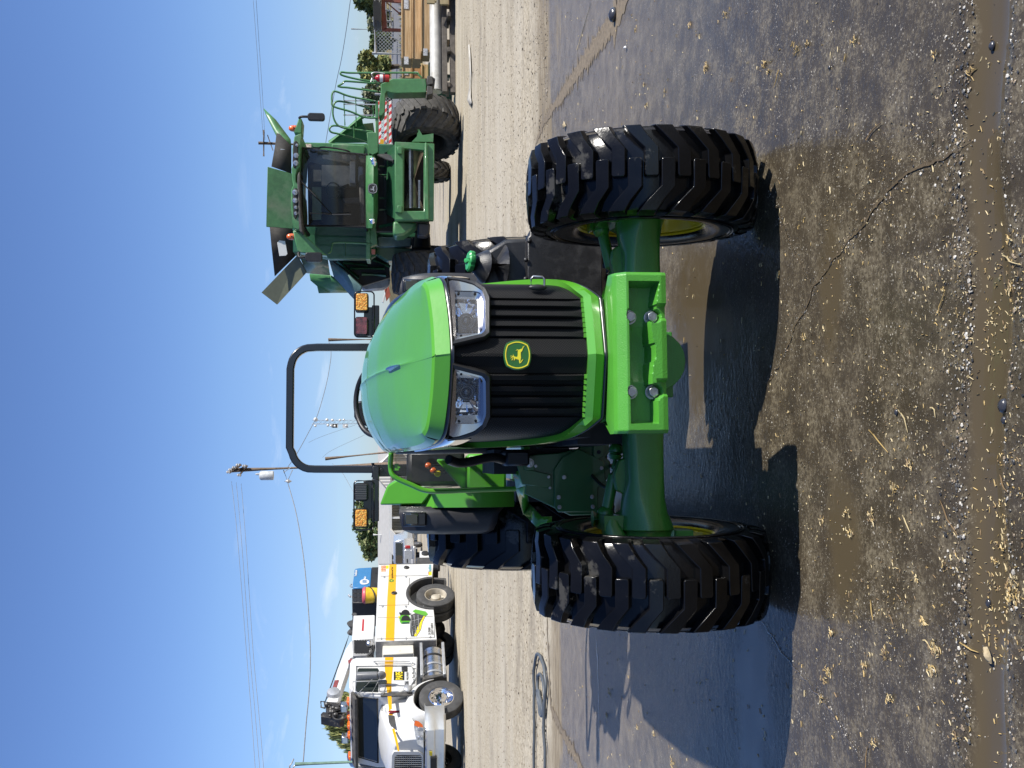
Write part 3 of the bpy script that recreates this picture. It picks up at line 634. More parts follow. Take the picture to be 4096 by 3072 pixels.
# ornament on the ridge
om = MB(); om.loft([[(x * w_, y, zc(y) + .006 + h) for x, h in ((-1, 0), (-.4, .010), (.4, .010), (1, 0))] for y, w_ in ((-.11, .002), (-.03, .008), (.035, .012), (.05, .010), (.075, .004))]); om.build('hood_ornament', mat('sky_reflection_blue', (.03, .08, .22), .2, coat=1, var=.05), hood, ang=40)  # blue stands for the reflected sky, put into the colour
# black rubber gasket and chrome strip under the lip, running back along the flank
g1 = MB(); ss = [i * .02 for i in range(-int(.95 / .02), int(.95 / .02) + 1)]
g1.grid([[surf(s, lipz(s) + .002, .0) for s in ss], [surf(s, lipz(s) - .002, .006) for s in ss], [surf(s, lipz(s) - .012, .006) for s in ss], [surf(s, lipz(s) - .014, -.01) for s in ss]])
g1.build('gasket', M_['black'], tr, ang=60)
for s in (-1, 1):
    c = MB(); q = [.335 + i * .02 for i in range(0, 31)]
    def zt_(a): return lipz(a) - .014
    def zb_(a): return lipz(a) - .014 - (.10 if a < .33 else max(.010, .10 - (a - .33) * .42))
    c.grid([[surf(s * a, zt_(a), .002) for a in q], [surf(s * a, zt_(a) - .004, .009) for a in q], [surf(s * a, (zt_(a) + zb_(a)) / 2, .011) for a in q], [surf(s * a, zb_(a) + .004, .009) for a in q], [surf(s * a, zb_(a), .0) for a in q]])
    c.build('side_trim', M_['chrome'], tr, ang=60)
# ---- grille: black mesh with raised vertical louvres
gmesh, n, b = newmat('black_grille_mesh'); lk = n.links.new
cc = N(n, 'ShaderNodeTexCoord'); w1 = N(n, 'ShaderNodeTexWave', wave_type='BANDS', bands_direction='X'); w1.inputs['Scale'].default_value = 55; w2 = N(n, 'ShaderNodeTexWave', wave_type='BANDS', bands_direction='Z'); w2.inputs['Scale'].default_value = 55
mpg = N(n, 'ShaderNodeMapping'); mpg.inputs['Rotation'].default_value = (0, RD(28), 0); lk(cc.outputs['Object'], mpg.inputs[0]); lk(mpg.outputs[0], w1.inputs[0]); lk(mpg.outputs[0], w2.inputs[0])
mm = mix(n, 1., w1.outputs['Fac'], w2.outputs['Fac'], 'MULTIPLY'); lk(mix(n, mm, (.001, .001, .0015), (.011, .011, .012)), b.inputs['Base Color']); b.inputs['Roughness'].default_value = .42; b.inputs['Specular IOR Level'].default_value = .22
bumpn(n, b, mm, .9, .0015); M_['mesh'] = gmesh
gr_ = MB()
def lou(s):
    a = abs(s); v = 0
    if .075 < a < .245:
        k = (a - .075) / .0425; f = k - int(k); v = .017 * (f ** .8) if f < .55 else .017 * max(0, 1 - (f - .55) / .12) 
        v = (.016 * min(1, f / .10) if f < .56 else .016 * max(0, 1 - (f - .56) / .10)) - .008
    return v
sgs = []
a = -.72
while a <= .7201: sgs.append(a); a += .0022 if abs(a) < .26 else .012
def botz(s): a = abs(s); return .842 if a < .28 else .842 + min(.62, max(0, (a - .28)) * 1.02)
def topz(s): a = abs(s); return lipz(s) - .016 if a < .045 else 1.205 + max(0, (.085 - a)) * 2.6 if a < .31 else lipz(s) - .016 - (.09 if a < .33 else max(0, .09 - (a - .33) * .19))
rowsg = []
for j in range(13):
    r = []
    for s in sgs:
        z0, z1 = botz(s) - .01, topz(s); z = z0 + (max(z1, z0) - z0) * j / 12
        fade = min(1, max(0, (z - .85) / .02)) * min(1, max(0, (1.30 - z) / .1)); r.append(surf(s, z, -.018 + lou(s) * fade))
    rowsg.append(r)
gr_.grid(rowsg)
gr_.build('grille', gmesh, tr, ang=30)
bh = MB(); bh.bx(-.29, .29, -.30, 1.3, .80, 1.36); bh.build('engine_shroud', M_['dark'], tr); MB().bx(-.31, .31, .05, 1.35, .60, .79).build('engine_block', M_['dark'], tr); MB().bx(-.44, -.32, .88, 1.6, .5, 1.06).build('dark_side_filler', M_['dark'], tr); MB().bx(-.64, .64, 2.52, 2.9, .42, .77).build('dark_underfloor_filler', M_['dark'], tr)  # side box and underfloor box are dark fillers added to close bright gaps
# ---- lower green valance that wraps round and climbs the flanks
va = MB(); q = [i * .012 for i in range(-60, 61)]
def vz0(s): a = abs(s); return .783 + (0 if a < .24 else min(.62, (a - .24) ** 1.0 * .95 + .0)) if a < .26 else .802 + (a - .26) * 1.05
def vh(s): a = abs(s); return .062 if a < .27 else max(.034, .062 - (a - .27) * .35)
va.grid([[surf(s, vz0(s) + vh(s) - .002, -.02) for s in q], [surf(s, vz0(s) + vh(s), .004) for s in q], [surf(s, vz0(s) + vh(s) * .55, .012 if abs(s) < .27 else .004) for s in q], [surf(s, vz0(s) + .006, .004) for s in q], [surf(s, vz0(s), -.002) for s in q], [surf(s, vz0(s) + .004, -.03) for s in q]])
val = va.build('valance', M_['green'], tr, ang=28)
for k in range(-8, 9):   # scalloped upper edge where the louvres meet it
    s = (abs(k) * .0212 + .060) * (1 if k > 0 else -1) if k else 0
    if k and abs(s) < .25: MB().bx(-.008, .008, -.006, .006, 0, .012).build('louvre_foot', M_['green'], val, M=Matrix.Translation(Vector(surf(s, vz0(s) + vh(s) - .004, -.004))))
gk = MB(); gk.tube([surf(s, vz0(s) - .006, -.006) for s in q], .009, 8); gk.build('gasket', M_['black'], tr, ang=80)
# side cover (green) behind the mesh on each flank
for s in (-1, 1):
    c = MB(); rr = []
    for j in range(7):
        f = j / 6; rr.append([surf(s * a, min(.80 + max(0, a - .3) * .85, topz(a) - .03) + (topz(a) - .012 - min(.80 + max(0, a - .3) * .85, topz(a) - .03)) * f, -.012 + .016 * sin(pi * f) ** .5) for a in [.62 + i * .03 for i in range(24)]])
    c.grid(rr); c.build('side_cover', M_['green'], tr, ang=50)
# ---- headlights
for s in (-1, 1):
    def S(x): return s_of_x(x) * s
    def poly(pts): return pts
    outer = [(.030, 1.332), (.062, 1.215), (.078, 1.196), (.23, 1.190), (.268, 1.204), (.300, 1.238), (.335, 1.30), (.345, 1.345)]
    inn = [(.052, 1.326), (.078, 1.228), (.092, 1.213), (.225, 1.208), (.262, 1.220), (.292, 1.250), (.322, 1.305), (.335, 1.340)]
    # in (s, z): rim between the outer and inner loops, raised
    def loop(pts, off, k=4):
        R_ = []
        for i in range(len(pts)):
            a, b = pts[i], pts[(i + 1) % len(pts)]; kk = k if i < len(pts) - 1 else 16
            for j in range(kk): t = j / kk; R_.append(surf(s * (a[0] + (b[0] - a[0]) * t), a[1] + (b[1] - a[1]) * t, off))
        return R_
    bz = MB(); bz.loft([loop(outer, -.012), loop(outer, .006), loop([((a * 3 + c) / 4, (b * 3 + d) / 4) for (a, b), (c, d) in zip(outer, inn)], .012), loop(inn, .008), loop(inn, -.02)], cap=False)
    hl = bz.build('headlight', M_['plastic'], tr, ang=40)
    lens = [(.090, 1.316), (.094, 1.236), (.232, 1.236), (.236, 1.318)]
    def den(pts, off, cnt=40, sh=0):
        # resample loop to cnt points
        P = []; n_ = len(pts); per_ = [math.dist(pts[i], pts[(i + 1) % n_]) for i in range(n_)]; tot = sum(per_)
        for k in range(cnt):
            d = tot * ((k / cnt + sh) % 1); i = 0
            while d > per_[i]: d -= per_[i]; i = (i + 1) % n_
            t = d / per_[i]; a, b = pts[i], pts[(i + 1) % n_]; P.append(surf(s * (a[0] + (b[0] - a[0]) * t), a[1] + (b[1] - a[1]) * t, off))
        return P
    ch = MB(); inn2 = [(.064, 1.318), (.086, 1.230), (.098, 1.222), (.222, 1.217), (.256, 1.226), (.262, 1.25), (.262, 1.318)]
    def near(lp, off, a, b):  # loop made of rays from the lens centre
        cx_, cz_ = (.163, 1.277); R_ = []
        for k in range(48):
            th = 2 * pi * k / 48; dx, dz = cos(th), sin(th); best = 9
            for i in range(len(lp)):
                (x1, z1), (x2, z2) = lp[i], lp[(i + 1) % len(lp)]; ex, ez = x2 - x1, z2 - z1; D = dx * ez - dz * ex
                if abs(D) < 1e-9: continue
                t = ((x1 - cx_) * ez - (z1 - cz_) * ex) / D; u = ((x1 - cx_) * dz - (z1 - cz_) * dx) / D
                if t > 0 and -1e-6 <= u <= 1 + 1e-6: best = min(best, t)
            R_.append(surf(s * (cx_ + dx * best), cz_ + dz * best, off))
        return R_
    ch.loft([near(inn, .004, 0, 0), near(inn2, .001, 0, 0), near(inn2, -.006, 0, 0), near([(a * 1.0, b) for a, b in [(.080, 1.322), (.084, 1.230), (.240, 1.230), (.246, 1.322)]], -.012, 0, 0), near(lens, -.016, 0, 0)], cap=False)
    ch.build('bezel', mat('satin_chrome_bezel', (.42, .42, .44), .16, metal=1, var=.05) if 'satin_chrome_bezel' not in bpy.data.materials else bpy.data.materials['satin_chrome_bezel'], hl, ang=30)
    # reflector bowl with facets
    cx_, cz_ = .158, 1.277; lp0 = near(lens, -.016, 0, 0); rf = MB(); c0 = Vector(surf(s * cx_, cz_, -.07)); secs = []
    for k, f in enumerate((1, .82, .62, .44, .3)):
        q_ = []
        for i, p in enumerate(lp0):
            p = Vector(p); w_ = p.lerp(c0, 1 - f); dz = .045 * (1 - f * f) ** .7; base = p * f + Vector(surf(s * cx_, cz_, -.016)) * (1 - f)
            q_.append(base + Vector((0, dz + (.006 if (i // 4) % 2 else 0) * f * (1 - f) * 4, 0)))
        secs.append(q_)
    rf.loft(secs, cap=False); rf.build('reflector', mat('polished_reflector', (.82, .83, .86), .06, metal=1, var=.05, rvar=.03, bump=.12, bs=22) if 'polished_reflector' not in bpy.data.materials else bpy.data.materials['polished_reflector'], hl, ang=14)
    bl = MB(); cb = Vector(surf(s * cx_, cz_, -.05)); bl.lathe([(.030, .0), (.030, .016), (.027, .018), (.024, .012), (.0205, .012), (.0205, .022), (.018, .024), (.015, .014), (.010, .012), (.009, .03), (.001, .032)], cb, (0, -1, 0), 24); bl.build('bulb_holder', mat('bulb_holder_grey', (.10, .10, .10), .25, metal=.8), hl, ang=40)
    le = MB(); le.add(near([(a, b) for a, b in [(.086, 1.320), (.090, 1.232), (.236, 1.232), (.240, 1.321)]], -.006, 0, 0), [tuple(range(48))]); le.build('lens', M_['clear'], hl, ang=0)
    for x, z in ((.074, 1.30), (.253, 1.304), (.252, 1.244)): c = Vector(surf(s * x, z, -.002)); MB().cyl(c, c + Vector((0, -.002, 0)), .0048, n=12).build('screw', M_['blk'], hl)
    st = MB()
    for z0, z1 in ((1.34, 1.325),): pass
# ---- emblem
def shield(sc_, n_=7):
    R_ = []
    cn = [(-.036, .047), (.036, .047), (.036, -.047), (-.036, -.047)]
    cn = [(-.0385, .0385), (.0385, .0385), (.0385, -.0385), (-.0385, -.0385)]
    for i in range(4):
        a, b = cn[i], cn[(i + 1) % 4]; bu = (.0085, .0125)[i % 2]; d = (b[0] - a[0], b[1] - a[1]); nn = (-d[1], d[0]); ln = math.hypot(*nn)
        for j in range(n_):
            t = j / n_; k = bu * 4 * t * (1 - t); R_.append(((a[0] + d[0] * t + nn[0] / ln * k) * sc_, (a[1] + d[1] * t + nn[1] / ln * k) * sc_))
    return R_
deer = [(0, 0)]
dz_ = lambda a, b: ((950 - b) * .0001326 / 4166 * 3.72 * 1000 / 1, (880 - a))
# deer outline read off the badge: (a down, b to the left)
DO = [(1165, 690), (1080, 722), (1060, 790), (1010, 810), (930, 835), (915, 852), (905, 820), (880, 822), (845, 850), (822, 880), (860, 855), (912, 860), (900, 900), (898, 1000), (893, 1060), (870, 1085), (800, 1080), (765, 1060), (740, 1010), (728, 990), (735, 1040), (738, 1060), (680, 1045), (650, 1050), (615, 1078), (660, 1062), (700, 1070), (685, 1100), (650, 1120), (632, 1150), (665, 1128), (700, 1115), (700, 1150), (690, 1180), (668, 1220), (700, 1185), (715, 1170), (720, 1200), (735, 1232), (728, 1170), (712, 1110), (720, 1085), (740, 1080), (752, 1130), (778, 1205), (795, 1205), (805, 1140), (860, 1165), (935, 1185), (945, 1250), (962, 1318), (1010, 1285), (1070, 1200), (1092, 1155), (1040, 1195), (985, 1265), (978, 1260), (995, 1180), (1010, 1110), (1003, 1010), (1003, 930), (1050, 880), (1085, 790), (1110, 730), (1160, 695)]
def emblem(parent, o, sc_=1, tilt=0, mats=('embg', 'emby'), M=None):
    e = MB(); S0 = shield(1.22); e.prism([(x, 0, z) for x, z in S0], (0, .014, 0)); r = e.build('emblem', M_[mats[0]], parent, ang=30, bevel=.002)
    r.matrix_local = M if M else Matrix.Translation(Vector(o)) @ Matrix.Rotation(tilt, 4, 'Z') @ Matrix.Scale(sc_, 4)
    f = MB(); A = shield(1.10); B = shield(1.01); A = [(x, -.0014, z) for x, z in A]; B = [(x, -.0014, z) for x, z in B]; f.loft([[(x, 0, z) for x, _, z in A], A, B, [(x, 0, z) for x, _, z in B]], cap=False); f.build('border', M_[mats[1]], r, ang=0)
    k = .0001187; d = MB(); d.prism([((1020 - b) * k, -.0016, -(a - 890) * k) for a, b in DO], (0, .0016, 0)); d.build('deer_figure', M_[mats[1]], r, ang=0)
    return r
emblem(tr, (-.003, -.530, 1.102), .86)
# ---- zinc hook at the grille edge
hk = MB(); a0 = Vector(surf(.285, 1.035, 0)); b0 = Vector(surf(.285, .985, 0)); o_ = Vector((.040, -.004, 0)); hk.tube([a0, a0 + o_ * .8, a0 + o_ + Vector((0, 0, -.008)), b0 + o_ + Vector((0, 0, .008)), b0 + o_ * .8, b0], .0042, 8)
hk.build('hood_latch_hook', M_['zinc'], tr, ang=60); hb = MB(); hb.ball((a0 + b0) / 2, .035, 12, 0, (.35, .3, 1)); hb.build('latch_grommet', M_['plastic'], tr, ang=60)
# ---- black side rail seen past the right edge of the hood (muffler shield)
for s in (1,):
    rl = MB(); rl.tube(cr_([(s * .345, -.05, 1.33), (s * .36, .15, 1.38), (s * .372, .45, 1.455), (s * .375, .8, 1.53), (s * .36, 1.3, 1.58)]), .022, 10, flat=1.6); rl.bx(*sorted((s * .33, s * .36)), .1, 1.2, 1.18, 1.40); rl.build('hood_side_rail', M_['black'], tr, ang=60)
# ---- frame rails, transmission, under-body
ub = MB(); ub.bx(-.19, .19, .1, 1.4, .62, .84); ub.bx(-.24, .24, 1.2, 3.2, .48, 1.0); ub.cyl((-.62, RA, .665), (.62, RA, .665), .13); ub.bx(-.30, .30, 1.3, 2.0, .82, .9); ub.build('chassis', M_['dkgreen'], tr, bevel=.01)
# ---- left side plates
def F(a, b, c): return T.py(1500 + .5425 * a, 1650 + .5425 * b, c)
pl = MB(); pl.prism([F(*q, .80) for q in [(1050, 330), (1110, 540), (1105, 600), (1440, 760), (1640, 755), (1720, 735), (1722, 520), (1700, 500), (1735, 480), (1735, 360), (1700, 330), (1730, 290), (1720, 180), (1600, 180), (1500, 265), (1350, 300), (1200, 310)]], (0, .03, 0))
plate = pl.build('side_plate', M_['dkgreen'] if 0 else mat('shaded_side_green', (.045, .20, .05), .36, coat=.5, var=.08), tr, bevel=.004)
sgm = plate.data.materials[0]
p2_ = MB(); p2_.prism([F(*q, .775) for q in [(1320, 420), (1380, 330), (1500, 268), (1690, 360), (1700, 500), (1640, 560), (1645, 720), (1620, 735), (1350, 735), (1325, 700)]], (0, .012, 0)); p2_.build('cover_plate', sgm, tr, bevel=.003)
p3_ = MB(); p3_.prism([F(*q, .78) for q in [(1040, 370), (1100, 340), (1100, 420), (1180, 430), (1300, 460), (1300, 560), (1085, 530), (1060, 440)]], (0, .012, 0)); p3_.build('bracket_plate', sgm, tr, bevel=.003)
st = MB(); a = [F(*q, .70) for q in [(1130, 665), (1225, 768), (1185, 838), (1095, 750)]]; a = [Vector((p.x, p.y + (.12 if i in (0, 3) else 0), p.z)) for i, p in enumerate(a)]
st.add([F(1110, 540, .9), F(1140, 672, 1.45), F(1095, 748, 1.5), F(1040, 560, 1.2)], [(0, 1, 2, 3)]); st.add([F(1140, 672, 1.45), F(1228, 768, .72), F(1182, 838, .74), F(1095, 748, 1.5)], [(0, 1, 2, 3)])
st.add([F(1228, 768, .72), F(1305, 764, .70), F(1305, 845, .72), F(1182, 838, .74)], [(0, 1, 2, 3)]); st.add([F(1100, 420, .80), F(1110, 540, .84), F(1040, 560, .95), F(1020, 440, .9)], [(0, 1, 2, 3)])
st.build('step_guard', M_['green'], tr, ang=20, solid=.006)
pb = MB()
for a, b, r in ((1355, 625, .008), (1600, 622, .008), (1360, 698, .008), (1605, 695, .008), (1395, 478, .008), (1670, 410, .007), (1280, 475, .006), (1290, 556, .005), (1185, 395, .006)):
    pb.hexbolt(F(a, b, .77), (0, -1, 0), r, .010)
pb.hexbolt(F(1140, 372, .76), (0, -1, 0), .017, .018); pb.build('plate_bolts', M_['zinc'], tr, ang=30)
bt = MB(); bt.prism([F(*q, .775) for q in [(1095, 330), (1180, 325), (1175, 425), (1100, 425)]], (0, .01, 0)); bt.build('mounting_tab', sgm, tr, bevel=.002); bt = MB(); bt.prism([F(*q, .775) for q in [(1610, 230), (1690, 240), (1690, 320), (1640, 345), (1612, 320)]], (0, .012, 0)); bt.build('mounting_tab', sgm, tr, bevel=.002)
lc = MB(); lc.cyl(F(1650, 292, .773), F(1650, 292, .79), .010); lc.build('tab_hole', M_['dark'], tr)
pi_ = MB()
pi_.tube(cr_([F(540, 345, .5), F(640, 372, .55), (-.36, .6, 1.10), (-.37, .65, 1.04)]), .022, 10); MB().bx(-.40, -.33, .6, .9, .92, 1.03).build('relay_box', M_['plastic'], tr, bevel=.01)
pi_.build('intake_pipe', M_['plastic'], tr, ang=50)
# ---- operator's side shield: tube frame and clear panel
fb_ = MB(); pth = cr_([F(118, 302, 1.95), F(118, 312, 1.95), F(115, 400, 2.0), F(140, 470, 2.0), F(260, 530, 2.0), F(410, 580, 2.0), F(700, 572, 2.0), F(1040, 562, 2.0)]); fb_.tube(pth, .0155, 10)
fb_.build('shield_frame', M_['green'], tr, ang=60)
sp_ = MB(); sp_.add([F(*q, 2.0) for q in [(150, 300), (150, 400), (160, 450), (420, 572), (1030, 555), (1030, 350), (700, 340)]], [(0, 1, 2, 3, 4, 5, 6)]); sp_.build('clear_shield', M_['shield'], tr, ang=0)
cl_ = MB(); cl_.bx(-.02, .02, -.008, .0, -.012, .012, M=Matrix.Translation(F(160, 402, 1.99))); cl_.cyl(F(176, 402, 1.985), F(176, 402, 1.97), .008); cl_.build('shield_clip', M_['green'], tr)
# ---- behind the shield: platform, fender wall, added dark backing box
cn_ = MB(); cn_.bx(-.56, -.33, 2.25, 2.5, .86, 1.10); cn_.prism([(-.36, 2.2, 1.3), (-.56, 2.3, 1.12), (-.56, 2.6, .9), (-.36, 2.6, .9)], (0, .05, 0)); cn_.bx(-.5, .5, 1.7, 3.1, .78, .83); cn_.build('platform', M_['green'], tr, bevel=.02)
dk_ = MB(); dk_.bx(-.53, -.30, 2.5, 2.9, 1.10, 1.47); dk_.build('dark_backing_box', M_['plastic'], tr, bevel=.03)  # box added to keep the view through the shield dark
cs_ = MB(); cs_.bx(-.20, .20, 1.4, 1.85, 1.0, 1.66); cs_.bx(-.335, .335, 1.30, 1.42, .95, 1.56); cs_.build('dashboard', M_['plastic'], tr, bevel=.03, seg=2)
lv = MB()
for (x, y, z), k in (((-.40, 2.3, 1.34), 0), ((-.43, 2.3, 1.31), 0), ((-.45, 2.35, 1.28), 1)):
    lv.tube([(x + .02, y + .1, 1.05), (x, y, z)], .006, 6, m=2); lv.ball((x, y, z), .021, 10, m=k)
lv.build('control_levers', [M_['orange'], M_['yltr'], M_['blk']], tr)
seat = MB(); seat.loft([rsec(x, 2.5, 3.0, 1.08, 1.20, .4) for x in (-.24, -.22, .22, .24)]); seat.loft([rsec(x, 2.95, 3.08, 1.15, 1.62, .4) for x in (-.23, -.21, .21, .23)]); seat.bx(-.15, .15, 2.6, 3.0, .85, 1.08); seat.build('seat', M_['plastic'], tr, bevel=.02, ang=50)
sw = MB(); c = Vector((-.015, 1.98, 1.655)); A_ = Vector((1, 0, 0)); B_ = Vector((0, .80, .60)); sw.tube([c + (A_ * cos(t * 2 * pi / 40) + B_ * sin(t * 2 * pi / 40)) * .205 for t in range(40)], .016, 10, closed=True)
for an in (.5, 2.64, 4.71): sw.tube([c - Vector((0, .02, .01)), c + (A_ * cos(an) + B_ * sin(an)) * .20], .014, 8, flat=.5)
sw.lathe([(.001, .03), (.05, .03), (.06, 0), (.03, -.03)], c, (0, -.6, .8), 20); sw.tube([c, (-.015, 1.7, 1.45)], .03, 10); sw.build('steering_wheel', M_['plastic'], tr, ang=50)
sp2 = MB(); sp2.prism([(-.135, 2.4, 1.76), (-.10, 2.4, 1.80), (.0, 2.4, 1.80), (.02, 2.4, 1.70), (-.16, 2.4, 1.70)], (0, .06, 0)); sp2.build('seat_top', M_['plastic'], tr, bevel=.01)
# ---- rear fenders
for s in (-1, 1):
    def X(p, dy=0): return Vector((s * abs(p.x), p.y + dy, p.z))
    fd = MB(); prof = [(2.36, .80), (2.33, .95), (2.33, 1.15), (2.36, 1.30), (2.46, 1.40), (2.62, 1.45), (2.95, 1.46), (3.25, 1.40), (3.4, 1.3)]
    fd.grid([[(s * x, y, z) for y, z in prof] for x in (.553, .56, .66, .662)]); fd.grid([[(s * .553, y, z) for y, z in prof], [(s * .553, max(y, 2.6), max(.8, z - .25)) for y, z in prof]])
    f_ = fd.build('fender', M_['green'], tr, ang=30, solid=.008)
    fl = MB(); A = [F(90, 540, 2.5), F(40, 680, 2.5)]
    a0, a1, a2, a3, a4 = [X(p) for p in (F(165, 490, 2.45), F(35, 682, 2.55), F(350, 682, 2.40), F(420, 585, 2.36), F(410, 560, 2.36))]; a5 = X(F(90, 540, 2.5))
    if s > 0:
        for q_ in (a0, a1, a2, a3, a4, a5): q_.z -= .30
    fl.prism([a0, a5, a1, a2, a3], (0, .55, 0)); fl.build('fender_console', M_['green'], tr, bevel=.012, seg=2)
    bf = MB(); secs = []
    for x, zt2, zb2, y0 in ((.655, 1.515, .86, 2.37), (.70, 1.52, .90, 2.345), (.76, 1.51, .91, 2.35), (.805, 1.495, .93, 2.37), (.83, 1.44, .97, 2.42), (.835, 1.36, 1.02, 2.48)):
        q_ = []
        for k in range(25):
            t = k / 24; # front face from bottom up, over the top to the rear
            if t < .5: u = t / .5; q_.append((s * x, y0 + .10 * (1 - min(1, u * 6)) ** 2 * 0 + .05 * (u ** 6), zb2 + (zt2 - .05 - zb2) * u))
            else: u = (t - .5) / .5; an = min(1, u * 4) * pi / 2; q_.append((s * x, y0 + .05 + (.05 * sin(an) if u < .25 else .05 + (u - .25) * 1.1), zt2 - .05 + .05 * sin(an) * 1.0 - (max(0, u - .6) * .5)))
        secs.append(q_)
    bf.grid(secs); bf.build('fender_extension', mat('matt_black_plastic', (.030, .030, .034), .45, var=.12, rvar=.08, bump=.2, bs=200) if s < 0 else bpy.data.materials['matt_black_plastic'], tr, ang=40, solid=.012)
    lr = MB(); lr.bx(*sorted((s * .685, s * .775)), 2.338, 2.36, 1.35, 1.50); lr.build('fender_lamp_recess', M_['black'], tr, bevel=.012, seg=2); l2 = MB(); l2.bx(*sorted((s * .695, s * .765)), 2.33, 2.345, 1.40, 1.485); l2.build('fender_lamp', M_['dglass'], tr, bevel=.008)
# ---- roll bar
ro = MB(); z0 = 1.40
path = [(-.428, 3.2, z0), (-.425, 3.2, 1.7), (-.42, 3.2, 2.10)] + [(-.42 + .14 * (1 - cos(a)), 3.2, 2.12 + .14 * sin(a)) for a in [i * pi / 16 for i in range(1, 8)]] + [(-.27, 3.2, 2.275), (.28, 3.2, 2.275)]
path += [(.29 + .14 * sin(a), 3.2, 2.275 - .14 * (1 - cos(a)) - .005) for a in [i * pi / 16 for i in range(1, 8)]] + [(.432, 3.2, 2.09), (.434, 3.2, 1.7), (.436, 3.2, z0)]
ro.tube(path, .037, 4, rot=pi / 4); rops = ro.build('roll_bar', M_['black'], tr, ang=40, bevel=.008, seg=2)
rp = MB()
for s in (-1, 1): rp.bx(*sorted((s * .392, s * .475)), 3.15, 3.26, .95, 1.68); rp.cyl((s * .38, 3.13, 1.70), (s * .48, 3.13, 1.70), .012); rp.hexbolt((s * .43, 3.15, 1.64), (0, -1, 0), .013, .012); rp.hexbolt((s * .43, 3.15, 1.58), (0, -1, 0), .013, .012)
rp.build('roll_bar_bracket', M_['black'], tr, bevel=.005)
# ---- warning lights on their brackets
amb, n, b = newmat('amber_lens'); lk = n.links.new; v = N(n, 'ShaderNodeTexVoronoi', feature='F1'); v.inputs['Scale'].default_value = 95; lk(N(n, 'ShaderNodeTexCoord').outputs['Object'], v.inputs['Vector'])
lk(mix(n, ramp(n, v.outputs['Distance'], [(.2, 0.), (.6, 1.)]), (.95, .60, .12), (.62, .22, .01)), b.inputs['Base Color']); b.inputs['Roughness'].default_value = .15; b.inputs['Coat Weight'].default_value = 1; bumpn(n, b, v.outputs['Distance'], .9, .004)
dkl, n, b = newmat('dark_ribbed_lens'); lk = n.links.new; v = N(n, 'ShaderNodeTexWave', wave_type='BANDS', bands_direction='X'); v.inputs['Scale'].default_value = 26; lk(N(n, 'ShaderNodeTexCoord').outputs['Object'], v.inputs['Vector'])
lk(mix(n, v.outputs['Fac'], (.01, .01, .012), (.06, .06, .065)), b.inputs['Base Color']); b.inputs['Roughness'].default_value = .15; bumpn(n, b, v.outputs['Fac'], .8, .004)
redl = mat('red_clear_lens', (.16, .035, .04), .12, var=.7, vs=30, coat=1, bump=.8, bs=90)
def rbox(mb, x0, x1, y0, y1, z0, z1, r=.012, m=0, n_=4):
    q = []
    for cx_, cz_, a0 in ((x1 - r, z1 - r, 0), (x0 + r, z1 - r, pi / 2), (x0 + r, z0 + r, pi), (x1 - r, z0 + r, 3 * pi / 2)):
        for i in range(n_ + 1): a = a0 + pi / 2 * i / n_; q.append((cx_ + r * cos(a), y0, cz_ + r * sin(a)))
    mb.prism(q, (0, y1 - y0, 0), m)
for s in (-1, 1):
    lb = MB(); x0, x1 = (-.775, -.49) if s < 0 else (.47, .70); lb.bx(x0, x1, 2.97, 3.03, 1.655, 1.705); lb.bx(x0 + .02, x1 - .01, 2.99, 3.01, 1.68, 1.76)
    lb.bx(*((-.50, -.40) if s < 0 else (.40, .48)), 3.0, 3.12, 1.655, 1.70)
    arm = lb.build('light_bracket', M_['black'], tr, bevel=.004)
    g = MB(); xa, xb = (-.828, -.50) if s < 0 else (.478, .792); r = .025; q = []
    for cx_, cz_, a0 in ((xb - r, 1.822 - r, 0), (xa + r, 1.822 - r, pi / 2), (xa + r, 1.69 + r, pi), (xb - r, 1.69 + r, 3 * pi / 2)):
        for i in range(6): a = a0 + pi / 2 * i / 5; q.append((cx_ + r * cos(a), 2.96, cz_ + r * sin(a)))
    g.tube(q, .0055, 6, closed=True); g.build('wire_guard', M_['black'], arm, ang=60)
    for (u0, u1), mt in ((((-.814, -.688), amb) if s < 0 else ((.652, .780), amb)), (((-.636, -.515), dkl) if s < 0 else ((.488, .616), redl))):
        h = MB(); rbox(h, u0, u1, 2.95, 3.02, 1.728, 1.817, .014); ho_ = h.build('warning_light', M_['blk'], tr, ang=30)
        l_ = MB(); rbox(l_, u0 + .006, u1 - .006, 2.935, 2.955, 1.734, 1.811, .012); l_.build('lens', mt, ho_, ang=30, bevel=.004)
# ---- fuel tank with green cap on the right
def Z(a, b, c): return T.py(1750 + .3165 * a, 850 + .3165 * b, c)
tk = MB(); fr_ = [Z(*q, 1.0) for q in [(1085, 278), (830, 300), (560, 440), (500, 520), (520, 760), (640, 870), (1090, 900)]]
tk.prism([(.75, .98, .86), (.745, .99, .985), (.69, 1.0, 1.075), (.62, 1.0, 1.09), (.40, 1.0, 1.085), (.38, 1.0, .87)], (0, .62, 0)); tank = tk.build('fuel_tank', M_['wetplastic'], tr, bevel=.022, seg=3)
nk = MB(); nk.tube([(.60, 1.02, 1.0), (.605, 1.0, 1.09), (.615, .97, 1.14)], [.12, .085, .045], 22); nk.build('filler_neck', M_['wetplastic'], tank, ang=60)
cp = MB(); cc_ = Vector((.620, .96, 1.150)); axd = Vector((.10, -.18, 1)).normalized(); A_, B_ = basis(axd); secs = []
for h, r in ((0, .050), (.006, .053), (.022, .053), (.030, .045), (.031, .01)):
    secs.append([cc_ + axd * h + (A_ * cos(2 * pi * j / 48) + B_ * sin(2 * pi * j / 48)) * (r * (1 - .09 * (1 if (j % 8) in (3, 4) else 0))) for j in range(48)])
